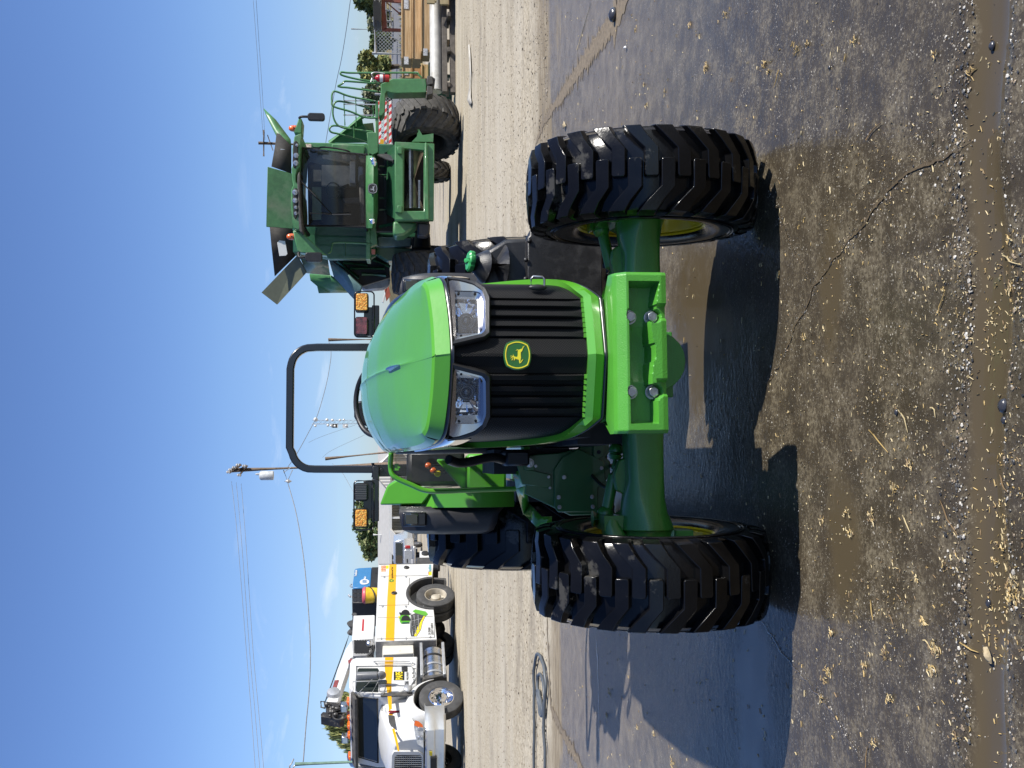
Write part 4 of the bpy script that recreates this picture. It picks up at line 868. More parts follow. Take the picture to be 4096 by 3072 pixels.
cp.loft(secs); cp.tube([cc_ + axd * .03 - A_ * .045, cc_ + axd * .04, cc_ + axd * .03 + A_ * .045], [.006, .012, .006], 8, flat=.7); cp.build('fuel_cap', mat('light_green_plastic', (.05, .42, .12), .35, var=.06), tank, ang=35)
sk = MB(); sk.prism([(.775, .90, .505), (.775, .90, .872), (.745, .90, .872), (.735, .90, .885), (.38, .90, .887), (.38, .90, .505)], (0, .55, 0)); sk.build('tank_guard', M_['wetplastic'], tr, bevel=.012, seg=2)
kb = MB()
for q in ((1160, 360), (1118, 600), (1115, 840)): c = Z(*q, .895); kb.lathe([(.012, 0), (.012, .004), (.006, .009), (.001, .010)], c, (0, -1, 0), 18)
kb.build('guard_bolts', M_['plastic'], tr, ang=50)
# ================================================================ COMBINE HARVESTER
CB = Frame(5.05, 25.8, 0)
co = atframe('combine_harvester', 'large green combine harvester with open grain tank flaps parked on the gravel', 'combine', CB)
def K(a, b, c): return CB.py(1000 + .5725 * a, 300 + .5725 * b, c)
def pz_(pts, c, d, name, mt, par=None, bevel=.02, **k):
    return MB().prism([K(a, b, c) for a, b in pts], (0, d, 0)).build(name, mt, par or co, bevel=bevel, **k)
OG = M_['oldgreen']; shg = M_['oldgreen']
# feeder house face
FH = MB(); o4 = [(1020, 465), (1285, 475), (1283, 1012), (1040, 1012), (1015, 980)]; FH.prism([K(*q, -2.6) for q in [(1030, 462), (1150, 466), (1288, 478), (1284, 1012), (1010, 1012), (1012, 470)]], (0, .0, 0))
def frame_face(mb, outer, inner, c, d, n_=None):
    O = [K(*q, c) for q in outer]; I = [K(*q, c) for q in inner]; k = len(O)
    for P, Q in ((O, I),):
        mb.add(P + Q + [p + Vector((0, d, 0)) for p in P + Q], [(i, (i + 1) % k, k + (i + 1) % k, k + i) for i in range(k)] + [(k + i, k + (i + 1) % k, 3 * k + (i + 1) % k, 3 * k + i) for i in range(k)] + [(i, (i + 1) % k, 2 * k + (i + 1) % k, 2 * k + i) for i in range(k)])
    return mb
ff = frame_face(MB(), [(1012, 466), (1288, 478), (1284, 1012), (1010, 1012)], [(1078, 512), (1214, 525), (1214, 950), (1075, 950)], -2.6, .25)
ff.prism([K(*q, -2.64) for q in [(1012, 500), (1070, 500), (1070, 960), (1012, 960)]], (0, .05, 0)); ff.prism([K(*q, -2.66) for q in [(1222, 470), (1240, 475), (1250, 1010), (1222, 1008)]], (0, .06, 0))
for b in (500, 910): ff.prism([K(*q, -2.72) for q in [(1030, b), (1062, b), (1062, b + 50), (1030, b + 50)]], (0, .12, 0))
feeder = ff.build('feeder_house', OG, co, bevel=.012)
ft_ = MB(); a = [K(1015, 480, -2.35), K(1012, 1005, -2.35), K(930, 960, -.4), K(930, 560, -.4)]; ft_.add(a, [(0, 1, 2, 3)]); a2 = [K(1250, 480, -2.35), K(1250, 1005, -2.35)]
ft_.add([a[0], a2[0], Vector((a[3].x, -.4, 1.1)), a[3]], [(0, 1, 2, 3)]); ft_.add([a[1], a2[1], Vector((a[2].x, -.4, 1.1)), a[2]], [(0, 1, 2, 3)]); ft_.build('feeder_housing', M_['dkgreen'], feeder, ang=20)
rl_ = MB(); c = K(1140, 530, -2.22); d = K(1138, 940, -2.22); rl_.cyl(c, d, .25, n=24); rl_.build('feeder_drum', mat('worn_steel', (.55, .46, .40), .45, metal=.7, var=.2), feeder)
ch_ = MB()
for (a, b0, b1) in ((1118, 530, 735), (1182, 740, 930), (1120, 735, 930)):
    P, Q = K(a, b0, -2.45), K(a, b1, -2.45); k = 26
    for i in range(k):
        p = P.lerp(Q, i / k); ch_.bx(p.x - .022, p.x + .012, p.y - .02, p.y + .02, p.z - .022, p.z + .022)
ch_.build('feeder_chain', M_['zinc'], feeder, ang=0)
pz_([(1214, 520), (1228, 520), (1228, 955), (1214, 955)], -2.4, .1, 'feeder_sill', M_['rubber'], feeder, .005)
pz_([(1078, 512), (1214, 525), (1214, 950), (1075, 950)], -1.9, .05, 'feeder_interior', M_['dark'], feeder, 0)
# round shield right, black shield left
sr = MB(); sr.grid([[K(1170 + 18 * sin(t * pi), 380 + 14 * i, -2.5) + Vector((0, .35 * t, .0)) for i in range(7)] for t in (0, .3, .6, 1)]); sr.prism([K(*q, -2.5) for q in [(1180, 378), (1205, 420), (1282, 408), (1280, 466), (1130, 466), (1165, 430)]], (0, .1, 0)); sr.build('drive_shield', OG, feeder, ang=50)
pz_([(1170, 1030), (1260, 1035), (1255, 1110), (1235, 1125), (1170, 1120)], -2.4, .5, 'drive_guard', M_['plastic'], feeder, .04, seg=2)
pz_([(1000, 1020), (1170, 1030), (1160, 1060), (1075, 1120), (1010, 1125), (998, 1100)], -2.2, .8, 'side_gearbox_cover', OG, feeder, .05, seg=2)
# cab body
ca = MB(); ca.prism([K(*q, -1.1) for q in [(365, 510), (815, 560), (815, 1062), (375, 1048)]], (0, .12, 0)); cabd = [K(*q, -1.0) for q in [(360, 500), (820, 545), (820, 1075), (365, 1075)]]
# cab shell: pillars, floor and back
cs2 = MB()
P0 = [K(*q, -1.55) for q in [(362, 512), (812, 560), (812, 1062), (368, 1052)]]; P1_ = [p + Vector((0, 1.5, .0)) for p in P0]
for i in range(4): cs2.tube([P0[i], P0[(i + 1) % 4]], .035, 6)
for i in range(4): cs2.tube([P0[i], P1_[i]], .05, 6)
cs2.add([P1_[0], P1_[1], P1_[2], P1_[3]], [(0, 1, 2, 3)]); cs2.add([P0[1], P0[2], P1_[2], P1_[1]], [(0, 1, 2, 3)])
cab = cs2.build('cab', M_['dark'], co, ang=30)
cg = MB(); rows_ = []
for i in range(9):
    t = i / 8; A_ = K(372 + (1 - (2 * t - 1) ** 2) * -6, 515 + (1050 - 515) * t, -1.58); B_ = K(808 + (1 - (2 * t - 1) ** 2) * 4, 562 + (1058 - 562) * t, -1.58); bl_ = .30 * (1 - (2 * t - 1) ** 2)
    rows_.append([A_.lerp(B_, j / 6) + Vector((0, -bl_ - .12 * sin(j / 6 * pi), 0)) for j in range(7)])
cg.grid(rows_); cg.build('windscreen', M_['glass'], cab, ang=60)
for nm, i0, i1 in (('side_window', 0, 1), ('side_window', 3, 2)): MB().add([P0[i0], P0[i1], P1_[i1], P1_[i0]], [(0, 1, 2, 3)]).build(nm, M_['dglass'], cab, ang=0)
# cab interior
ci = MB(); ci.loft([rsec(K(600, b, -.6).x, -.7, -.2, 2.35, 2.5, .4) for b in (640, 740)]); s0 = K(620, 700, -.4)
ci.bx(s0.x - .25, s0.x + .25, -.35, -.2, s0.z - .3, s0.z + .42); ci.bx(s0.x - .14, s0.x + .14, -.34, -.22, s0.z + .42, s0.z + .62); ci.bx(s0.x - .26, s0.x + .26, -.8, -.3, s0.z - .42, s0.z - .28); ci.bx(s0.x + .30, s0.x + .42, -.8, -.3, s0.z - .2, s0.z - .1)
ci.build('operator_seat', mat('grey_seat_cloth', (.75, .73, .68), .8), cab, bevel=.04, seg=2)
cl2 = MB(); q = K(690, 770, -.9); cl2.tube([q, q + Vector((-.1, .2, .35))], .04, 8); cl2.tube([q + Vector((-.1 + .19 * cos(t * .4), .2 - .1 * sin(t * .4), .37 + .16 * sin(t * .4))) for t in range(16)], .018, 6, closed=True); cl2.build('steering_wheel', M_['plastic'], cab, ang=60)
c3_ = MB(); q = K(470, 870, -.1); c3_.bx(q.x - .5, q.x + .3, -.12, -.08, q.z - .1, q.z + .12); c3_.build('rear_cab_window', mat('pale_green_window', (.20, .34, .26), .3), cab)
wp = MB(); w0 = K(570, 975, -1.85); wp.tube([w0, K(460, 850, -2.0), K(350, 735, -1.95)], .016, 5); wp.tube([K(420, 965, -1.9), w0, K(705, 975, -1.9)], .012, 5); wp.build('wiper', M_['blk'], cab)
dash = MB(); dash.prism([K(*q, -1.3) for q in [(760, 700), (800, 690), (808, 1040), (770, 1040)]], (0, .4, 0)); dash.prism([K(*q, -1.0) for q in [(640, 860), (800, 850), (800, 900), (660, 900)]], (0, .2, 0)); dash.build('console', M_['rubber'], cab, bevel=.03)
# roof with lamp visor
rf_ = MB(); rf_.prism([K(*q, -1.95) for q in [(310, 425), (360, 405), (352, 520), (345, 640), (330, 662), (322, 700), (322, 745), (345, 770), (352, 900), (350, 1050), (346, 1085), (300, 1070), (285, 905), (288, 800), (300, 770), (292, 710), (290, 655), (300, 625), (295, 520)]], (0, 1.9, 0))
roof = rf_.build('cab_roof', OG, co, bevel=.02)
for pts in ([(302, 470), (318, 455), (335, 470), (335, 600), (318, 655), (300, 640), (296, 600)], [(298, 800), (320, 785), (335, 800), (332, 985), (318, 1010), (303, 985)]): pz_(pts, -1.98, .05, 'lamp_recess', M_['blk'], roof, .02)
for a, b, r in ((328, 490, 8), (322, 562, 17), (320, 615, 17), (314, 820, 18), (315, 877, 17), (320, 925, 10), (320, 966, 10)):
    q = K(a, b, -2.0); l_ = MB(); l_.lathe([(r * .0058 * .5 + .012, .03), (r * .0058 * .5 + .012, 0), (r * .0058 * .5, -.015), (.001, -.02)], q, (0, 1, 0), 16); l_.build('work_light', mat('work_lamp_glass', (.30, .31, .33), .15, metal=.6, var=.5, vs=30, coat=1) if 'work_lamp_glass' not in bpy.data.materials else bpy.data.materials['work_lamp_glass'], roof)
sv = MB(); sv.prism([K(*q, -2.0) for q in [(345, 670), (352, 900), (365, 1060), (372, 1110), (345, 1090), (338, 1000), (330, 760), (332, 700)]], (0, .5, 0)); sv.build('sun_visor', M_['rubber'], roof, bevel=.02)
for s, pts in ((1, [(305, 405), (340, 302), (352, 300), (366, 312), (360, 408)]), (-1, [(298, 1085), (345, 1090), (365, 1100), (512, 1240), (540, 1262), (345, 1240), (330, 1225)])): pz_(pts, -1.7, .5 if s > 0 else .4, 'roof_wing', OG, roof, .02)
for a0, a1, b in ((270, 318, 374), (255, 300, 1130)):
    q = K(a1, b, -1.6); q2 = K(a0, b, -1.6); h = q2.z - q.z; l_ = MB(); l_.lathe([(.075, -.02), (.075, h * .25), (.065, h * .7), (.035, h * .95), (.001, h)], q, (0, 0, 1), 16); bc_ = l_.build('beacon', M_['orange'], roof, ang=60); MB().cyl(q, q + Vector((0, 0, h * .28)), .079).build('beacon_base', M_['blk'], bc_)
# mirrors
for (a0, a1, b0, b1, arm) in ((402, 522, 263, 320, (345, 300)), (385, 505, 1238, 1306, (340, 1240))):
    mb = MB(); q0, q1 = K(a0, b0, -2.0), K(a1, b1, -2.0); x0, x1 = sorted((q0.x, q1.x)); z0_, z1_ = sorted((q0.z, q1.z)); rbox(mb, x0, x1, -2.02, -1.9, z0_, z1_, .06, 0); mr_ = mb.build('mirror', M_['plastic'], co, ang=40, bevel=.02)
    MB().tube(cr_([K(*arm, -1.8), K(a0 - 40, (b0 + b1) / 2, -1.9), K(a0 + 5, (b0 + b1) / 2, -1.9)]), .03, 8).build('mirror_arm', M_['blk'], mr_, ang=60)
# bumper apron under the windscreen
ap_ = MB(); rr = []
for i in range(15):
    t = i / 14; e = (2 * t - 1) ** 2; b = 563 + (1070 - 563) * t; a0 = 812 - 2 * (1 - e); a1 = 895 - 26 * e ** 3 - (0)
    rr.append([K(a0, b, -1.6) + Vector((0, -.25 * (1 - e), 0)), K(a0 + 20, b, -1.75) + Vector((0, -.35 * (1 - e), 0)), K((a0 + a1) / 2 + 12, b, -1.85) + Vector((0, -.35 * (1 - e), 0)), K(a1, b, -1.7) + Vector((0, -.25 * (1 - e), 0)), K(a1, b, -1.3)])
ap_.grid(rr); apron = ap_.build('front_apron', OG, co, ang=50)
emblem(apron, (0, 0, 0), M=Matrix.Translation(K(857, 793, -2.22)) @ Matrix.Scale(1.9, 4), mats=('blk', 'steel'))
for a, b in ((862, 595), (868, 618), (855, 1022)): q = K(a, b, -2.0); MB().lathe([(.06, .02), (.06, 0), (.03, -.02), (.001, -.02)], q, (0, 1, 0), 14).build('corner_light', M_['chrome'], apron)
# dark cavity below the cab with front axle
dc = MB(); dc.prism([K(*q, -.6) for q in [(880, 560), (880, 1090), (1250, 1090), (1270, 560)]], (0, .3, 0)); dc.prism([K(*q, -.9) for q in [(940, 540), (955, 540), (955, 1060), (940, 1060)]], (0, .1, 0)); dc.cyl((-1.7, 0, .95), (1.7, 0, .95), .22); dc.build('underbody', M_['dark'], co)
hb_ = MB()
for k in range(5): hb_.tube(cr_([K(895 + k * 4, 560, -1.2), K(930 + k * 9, 575 - k * 3, -1.5), K(960 + k * 9, 590, -1.9), K(1005, 600 + k * 4, -2.2)]), .03, 6)
hb_.build('hydraulic_hose_bundle', M_['blk'], co, ang=60)
fb2 = MB()
for b in (640, 700, 860, 940): fb2.tube([K(905, b, -.95), K(1000, b, -.95)], .03, 6)
fb2.tube([K(905, 1060, -1), K(1000, 1040, -1.3)], .04, 6); fb2.build('front_frame_bars', M_['dkgreen'], co)
# body behind the cab: left wall, right wall
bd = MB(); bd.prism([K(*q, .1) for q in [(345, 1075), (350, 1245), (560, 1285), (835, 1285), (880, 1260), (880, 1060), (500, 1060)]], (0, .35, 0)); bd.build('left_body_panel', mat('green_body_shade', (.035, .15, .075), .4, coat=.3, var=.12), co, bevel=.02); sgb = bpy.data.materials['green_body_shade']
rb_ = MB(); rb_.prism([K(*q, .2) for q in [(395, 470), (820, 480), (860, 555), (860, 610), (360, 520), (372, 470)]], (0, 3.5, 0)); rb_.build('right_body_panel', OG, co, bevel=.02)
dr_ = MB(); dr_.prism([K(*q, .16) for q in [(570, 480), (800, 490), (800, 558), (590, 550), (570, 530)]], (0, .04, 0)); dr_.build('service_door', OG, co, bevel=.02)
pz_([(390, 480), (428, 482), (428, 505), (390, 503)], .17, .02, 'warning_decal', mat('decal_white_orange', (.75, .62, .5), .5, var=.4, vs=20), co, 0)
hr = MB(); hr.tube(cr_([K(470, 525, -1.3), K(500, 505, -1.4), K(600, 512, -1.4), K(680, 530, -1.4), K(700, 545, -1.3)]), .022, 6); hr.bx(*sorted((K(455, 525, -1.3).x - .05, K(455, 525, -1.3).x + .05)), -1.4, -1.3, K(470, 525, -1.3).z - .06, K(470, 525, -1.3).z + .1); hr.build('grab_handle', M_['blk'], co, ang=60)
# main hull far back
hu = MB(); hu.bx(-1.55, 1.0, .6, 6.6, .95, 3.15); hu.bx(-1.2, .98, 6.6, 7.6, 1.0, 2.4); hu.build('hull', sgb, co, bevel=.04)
# platform beam and railings
bm_ = MB(); bm_.prism([K(*q, -1.2) for q in [(815, 400), (830, 545), (855, 560), (895, 540), (895, 180), (875, 180), (875, 400)]], (0, .9, 0)); bm_.build('platform', OG, co, bevel=.01); bm_ = MB(); bm_.prism([K(*q, -1.1) for q in [(810, 1062), (840, 1062), (840, 1285), (810, 1285)]], (0, 1.0, 0)); bm_.prism([K(*q, -1.1) for q in [(840, 1062), (880, 1062), (890, 1180), (840, 1200)]], (0, .3, 0)); bm_.build('platform', OG, co, bevel=.01)
def rail(pts, c0=-1.2, c1=None, r=.024, par=None, nm='handrail'):
    return MB().tube(cr_([K(a, b, c0 if c1 is None else c0 + (c1 - c0) * i / (len(pts) - 1)) for i, (a, b) in enumerate(pts)], 5), r, 6).build(nm, OG, par or co, ang=60)
R1 = rail([(880, 185), (700, 150), (600, 115), (575, 130), (572, 180), (585, 220), (700, 255), (800, 295), (885, 300)])
for a, b0, b1 in ((655, 133, 240), (738, 152, 275), (660, 245, 352), (725, 360, 440), (860, 210, 295), (740, 290, 360)): MB().tube([K(a, b0, -1.2), K(a + 3, b1, -1.2)], .018, 6).build('rail_bar', OG, co)
rail([(850, 237), (740, 205), (640, 185), (600, 188), (582, 220), (580, 280), (600, 335), (640, 365), (720, 380), (860, 398)], -1.1)
rail([(840, 478), (720, 440), (620, 412), (570, 400), (555, 380), (570, 358), (610, 355), (700, 372), (850, 400)], -1.0)
rail([(912, 120), (700, 90), (640, 85), (612, 78)], -1.2); rail([(900, 60), (700, 45), (660, 45), (645, 60), (612, 78)], -1.2)
rail([(925, 50), (800, 38), (700, 18), (640, 0), (632, -14), (645, -20), (700, -15), (900, -15), (1150, -15), (1180, 0), (1200, 20)], -1.2)
for b in (200, 225, 300):
    cm = MB(); P, Q = K(655, b - 20, -1.18), K(880, b - 18, -1.18)
    for i in range(24): p = P.lerp(Q, i / 24); cm.bx(p.x - .012, p.x + .012, -1.2, -1.18, p.z - .02, p.z + .012)
    cm.build('safety_chain', M_['steel'], co, ang=0)
mb = MB(); mb.prism([K(*q, -1.4) for q in [(912, 62), (1000, 25), (1225, 25), (1235, 70), (1232, 122), (1000, 128), (955, 115), (945, 130), (940, 260), (920, 285), (900, 285), (905, 180), (915, 120)]], (0, .5, 0)); lad = mb.build('boarding_ladder', OG, co, bevel=.015)
mb = MB()
for a0, a1, b0, b1 in ((1238, 1275, 5, 70), (1238, 1275, 74, 140)): mb.prism([K(*q, -1.5) for q in [(a0, b0), (a1, b0 + 4), (a1 + 5, b1 - 10), (a0, b1)]], (0, .45, 0))
mb.prism([K(*q, -1.45) for q in [(1272, 10), (1295, 25), (1290, 70), (1270, 90)]], (0, .3, 0)); mb.build('rubber_step', M_['rubber'], lad, bevel=.01)
# grain tank extensions and flaps
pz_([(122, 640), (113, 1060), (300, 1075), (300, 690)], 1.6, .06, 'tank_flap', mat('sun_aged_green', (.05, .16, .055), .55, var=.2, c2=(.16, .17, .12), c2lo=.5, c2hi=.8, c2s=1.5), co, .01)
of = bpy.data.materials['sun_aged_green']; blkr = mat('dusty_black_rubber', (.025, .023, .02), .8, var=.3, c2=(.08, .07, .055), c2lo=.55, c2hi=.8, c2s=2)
lt = MB(); lt.add([K(138, 1060, 1.62), K(150, 1200, 1.9), K(172, 1405, 2.2), K(330, 1250, 2.2), K(322, 1200, 1.9), K(298, 1072, 1.62)], [(0, 1, 4, 5), (1, 2, 3, 4)]); lt.build('rubber_tank_corner', blkr, co, ang=60, solid=.02)
rt_ = MB(); rt_.add([K(150, 640, 1.62), K(175, 500, 1.8), K(188, 395, 2.3), K(290, 500, 1.8), K(290, 690, 1.62)], [(0, 1, 3, 4), (1, 2, 3)]); rt_.build('rubber_tank_corner', blkr, co, ang=60, solid=.02)
ts_ = MB(); ts_.prism([K(*q, 1.75) for q in [(205, 540), (215, 515), (245, 520), (268, 580), (262, 615), (215, 580)]], (0, .01, 0)); ts_.build('tank_screen', M_['steel'], co); ts2 = MB(); ts2.prism([K(*q, 1.78) for q in [(190, 1170), (205, 1155), (245, 1160), (262, 1250), (250, 1262), (205, 1265)]], (0, .01, 0)); ts2.build('tank_screen', M_['white'], co, bevel=.01)
rt2 = MB(); rt2.add([K(95, 240, 2.6), K(115, 290, 2.5), K(185, 430, 2.2), K(290, 500, 2.0), K(285, 455, 2.1), K(180, 320, 2.5)], [(0, 1, 5), (1, 2, 5), (2, 3, 4, 5)]); rt2.build('tank_flap', OG, co, ang=20, solid=.04)
lt2 = MB(); lt2.add([K(328, 1262, 2.0), K(393, 1380, 2.0), K(188, 1604, 2.6), K(80, 1520, 2.6)], [(0, 1, 2, 3)]); fl_ = lt2.build('tank_flap', mat('olive_flap_paint', (.16, .17, .11), .5, var=.08), co, ang=0, solid=.05)
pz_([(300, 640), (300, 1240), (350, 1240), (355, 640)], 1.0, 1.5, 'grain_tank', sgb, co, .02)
# left side panels, raised
GB = mat('grey_green_panel', (.16, .27, .25), .35, coat=.4, var=.15)
a = MB(); a.add([K(350, 1278, 2.0), K(395, 1385, 2.6), K(560, 1400, 3.2), K(545, 1290, 2.2)], [(0, 1, 2, 3)]); a.build('side_panel', GB, co, solid=.04)
a = MB(); a.add([K(548, 1280, 2.0), K(775, 1478, 1.2), K(745, 1585, 1.6), K(705, 1545, 1.8), K(585, 1410, 2.4)], [(0, 1, 4), (1, 2, 3, 4)]); a.build('raised_side_panel', GB, co, solid=.05)
a = MB(); a.grid([[K(418, 1388, 3.5), K(425, 1430, 3.6), K(470, 1470, 3.7), K(480, 1518, 3.8)], [K(560, 1395, 3.3), K(560, 1450, 3.6), K(575, 1490, 3.7), K(560, 1515, 3.9)], [K(600, 1420, 3.0), K(660, 1490, 3.3), K(690, 1500, 3.6), K(700, 1512, 3.9)]]); a.build('rear_side_shroud', OG, co, ang=60, solid=.04)
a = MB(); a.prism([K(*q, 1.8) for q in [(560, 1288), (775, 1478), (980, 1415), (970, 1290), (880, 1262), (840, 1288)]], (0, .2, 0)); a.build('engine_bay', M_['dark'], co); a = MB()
for q in [((650, 1310), (820, 1330)), ((700, 1350), (940, 1350)), ((780, 1390), (950, 1400)), ((860, 1290), (980, 1340)), ((610, 1300), (760, 1420))]: a.tube([K(*q[0], 1.7), K(*q[1], 1.7)], .05, 6)
a.build('engine_pipes', M_['steel'] if 0 else M_['dkgreen'], co)
a = MB(); a.prism([K(*q, 3.2) for q in [(770, 1430), (980, 1410), (975, 1470), (930, 1500), (800, 1510), (772, 1490)]], (0, .3, 0)); a.build('rear_tank', M_['steel'], co, bevel=.05)
for pts, c, mt, nm in (([(890, 1130), (1130, 1140), (1125, 1200), (900, 1205)], .3, GB, 'rotor_cover'), ([(880, 1200), (1240, 1215), (1240, 1280), (960, 1300), (880, 1250)], .4, M_['dkgreen'], 'lower_side_panel'), ([(1130, 1130), (1260, 1130), (1262, 1250), (1220, 1260), (1130, 1230)], .1, M_['dark'], 'lower_frame')): pz_(pts, c, .5, nm, mt, co, .02)
pz_([(848, 1217), (875, 1217), (875, 1252), (848, 1252)], -1.15, .03, 'reflector', mat('red_reflector', (.45, .12, .06), .3), co, .005)
hw_ = MB(); hw_.tube(cr_([K(850, 1180, -1.1), K(700, 1172, -1.1), K(590, 1172, -1.1), K(572, 1195, -1.1), K(562, 1235, -1.1), K(545, 1245, -1.1)]), .024, 6); hw_.tube([K(665, 1172, -1.1), K(665, 1270, -1.1)], .02, 6); hw_.build('handrail', OG, co, ang=60)
# right rear raised door
a = MB(); a.add([K(555, 470, 3.2), K(780, 290, 2.6), K(785, 340, 3.0), K(850, 335, 3.2), K(860, 400, 3.4), K(850, 470, 3.2)], [(0, 1, 2, 5), (2, 3, 4, 5)]); a.build('raised_rear_door', M_['dkgreen'], co, solid=.05, ang=0); a = MB(); a.tube([K(555, 470, 3.15), K(780, 288, 2.55), K(790, 300, 2.6)], .05, 6); a.build('door_edge', OG, co)
M_['dkrim'] = mat('dusty_dark_rim', (.05, .048, .042), .7)
# wheels: broad lugged tyres
def ag_wheel(x, y, R_, W_, nl, mt, name='wheel', rim=.42):
    o = make_wheel(R_, W_, R_ * rim, nl, .055, co, (x, y, R_), 0, mt, .055, outside=1 if x > 0 else -1, vsh=.30, tipf=.02, midf=.2, inner_dish=.12, rimmat=M_['dkrim'], phase=.3, name=name); return o
qr0 = K(1300, 158, 0).x; qr1 = K(1300, 392, 0).x
xr = K(1300, 372, 0).x; xl = K(1300, 1392, 0).x
ag_wheel(xr, .05, .86, 1.02, 19, M_['rubber'], rim=.55).rotation_euler = (0, 0, RD(20))
ag_wheel(xl, .1, .86, 1.0, 19, M_['rubber'], rim=.55)
for s in (-1, 1): ag_wheel(s * 1.25, 5.2, .62, .5, 16, M_['rubber'], 'rear_wheel')
# fire extinguisher hung on the ladder rail
ex = thing('fire_extinguisher', 'red fire extinguisher with white label strapped to the combine ladder rail', 'extinguisher', CB.o + K(975, 25, -1.6)); h = .0
zz = (K(865, 25, -1.6) - K(975, 25, -1.6)).z; r = .085
MB().lathe([(.001, 0), (r * .9, .005), (r, .03), (r, zz * .72), (r * .8, zz * .84), (.03, zz * .92), (.025, zz)], (0, 0, 0), (0, 0, 1), 24).build('cylinder', M_['red'], ex, ang=50)
MB().lathe([(r + .003, zz * .42), (r + .003, zz * .62)], (0, 0, 0), (0, 0, 1), 24).build('label_sticker', M_['wltr'], ex, ang=50); MB().lathe([(r + .006, zz * .3), (r + .006, zz * .34)], (0, 0, 0), (0, 0, 1), 24).build('strap', M_['blk'], ex, ang=50)
hd = MB(); hd.tube([(0, 0, zz), (0, 0, zz + .04), (-.10, -.02, zz + .07)], .015, 6); hd.tube([(0, 0, zz + .02), (-.09, -.02, zz + .0)], .012, 6); hd.tube(cr_([(0, 0, zz), (.08, -.05, zz + .05), (.12, -.05, zz - .05), (.10, -.04, zz - .25)]), .014, 6); hd.build('handle', M_['steel'], ex, ang=60)
# ================================================================ SERVICE TRUCK
TK = Frame(-7.37, 24.7, -23.4)
tk_ = atframe('service_truck', 'white mechanic service truck with orange yellow stripe and crane parked side on', 'truck', TK)
def S6(a, b, x=0): return TK.px(1200 + .5556 * a, 2150 + .5556 * b, x)
def S7(a, b, x=0): return TK.px(1350 + .2712 * a, 2200 + .2712 * b, x)
def SC(a, b, x=0): return TK.px(1450 + .2846 * a, 2600 + .2846 * b, x)
WH = M_['white']
def side(pts, f, x, d, name, mt, par=None, bevel=.01, **k): return MB().prism([f(a, b, x) for a, b in pts], (-d, 0, 0)).build(name, mt, par or tk_, bevel=bevel, **k)
fr2 = MB()
for x in (-1.65, -.95): fr2.bx(x, x + .12, -.9, 5.9, .62, .88)
fr2.cyl((-2.1, 0, .52), (-.3, 0, .52), .09); fr2.cyl((-2.1, 4.17, .52), (-.3, 4.17, .52), .14); fr2.ball((-1.2, 4.17, .52), .28, 14); fr2.bx(-1.9, -.5, 1.6, 2.2, .5, .8); fr2.bx(-2.3, -.15, 5.55, 5.85, .40, .62); fr2.bx(-1.6, -.8, -.5, 1.2, .6, 1.2)
fr2.build('chassis', M_['dark'], tk_)
# cab
cbp = [(1.48, 1.06), (1.50, 2.58), (1.44, 2.68), (1.30, 2.72), (.42, 2.70), (.24, 2.60), (.06, 2.05), (.03, 1.70), (.40, 1.10)]
cabt = MB().prism([(0, y, z) for y, z in cbp], (-2.2, 0, 0)).build('cab', WH, tk_, bevel=.035, seg=3)
side([(425, 940), (560, 940), (568, 955), (562, 1112), (410, 1108), (403, 1090), (415, 948)], S6, .012, .02, 'side_window', M_['dglass'], cabt, .004)
wf = MB(); P = [S6(*q, .02) for q in [(405, 928), (398, 1100), (412, 1118), (600, 1128), (615, 1060), (795, 1068), (840, 1000), (800, 925)]]; wf.tube(P, .012, 5, closed=True); wf.build('door_seal', M_['steel'], cabt, ang=60)
# windscreen
def W_(x, t): return Vector((x, .06 + .17 * t - .012, 2.03 + .53 * t))
ws_ = MB(); ws_.add([W_(-.10, .02), W_(-.14, .86), W_(-1.95, .86), W_(-2.0, .02)], [(0, 1, 2, 3)]); ws_.build('windscreen', M_['dglass'], cabt, ang=0); sf = MB(); sf.tube([W_(-.08, 0), W_(-.13, .9), W_(-1.97, .9), W_(-2.03, 0)], .022, 6, closed=True); sf.build('windscreen_seal', M_['blk'], cabt)
vz = MB(); vz.prism([(-.02, .28, 2.60), (-.02, -.02, 2.50), (-.02, -.03, 2.56), (-.02, .22, 2.66)], (-2.16, 0, 0)); vz.build('sun_visor', M_['rubber'], tk_, bevel=.005)
sh_ = MB(); sh_.prism([W_(-1.15, .12), W_(-1.15, .30), W_(-1.9, .34), W_(-1.9, .10)], (0, -.004, 0)); 
for x in (-.28, -.72, -1.0, -1.28, -1.95):
    l_ = MB(); l_.prism([(x - .08, .10, 2.69), (x + .08, .10, 2.69), (x + .04, .16, 2.755), (x - .04, .16, 2.755)], (0, .20, -.0)); l_.build('roof_marker_light', M_['orange'], tk_, bevel=.015)
for x in (-.5, -1.45): MB().bx(x - .10, x + .10, .2, .38, 2.74, 2.90).build('roof_flood_light', M_['alu'], tk_, bevel=.02)
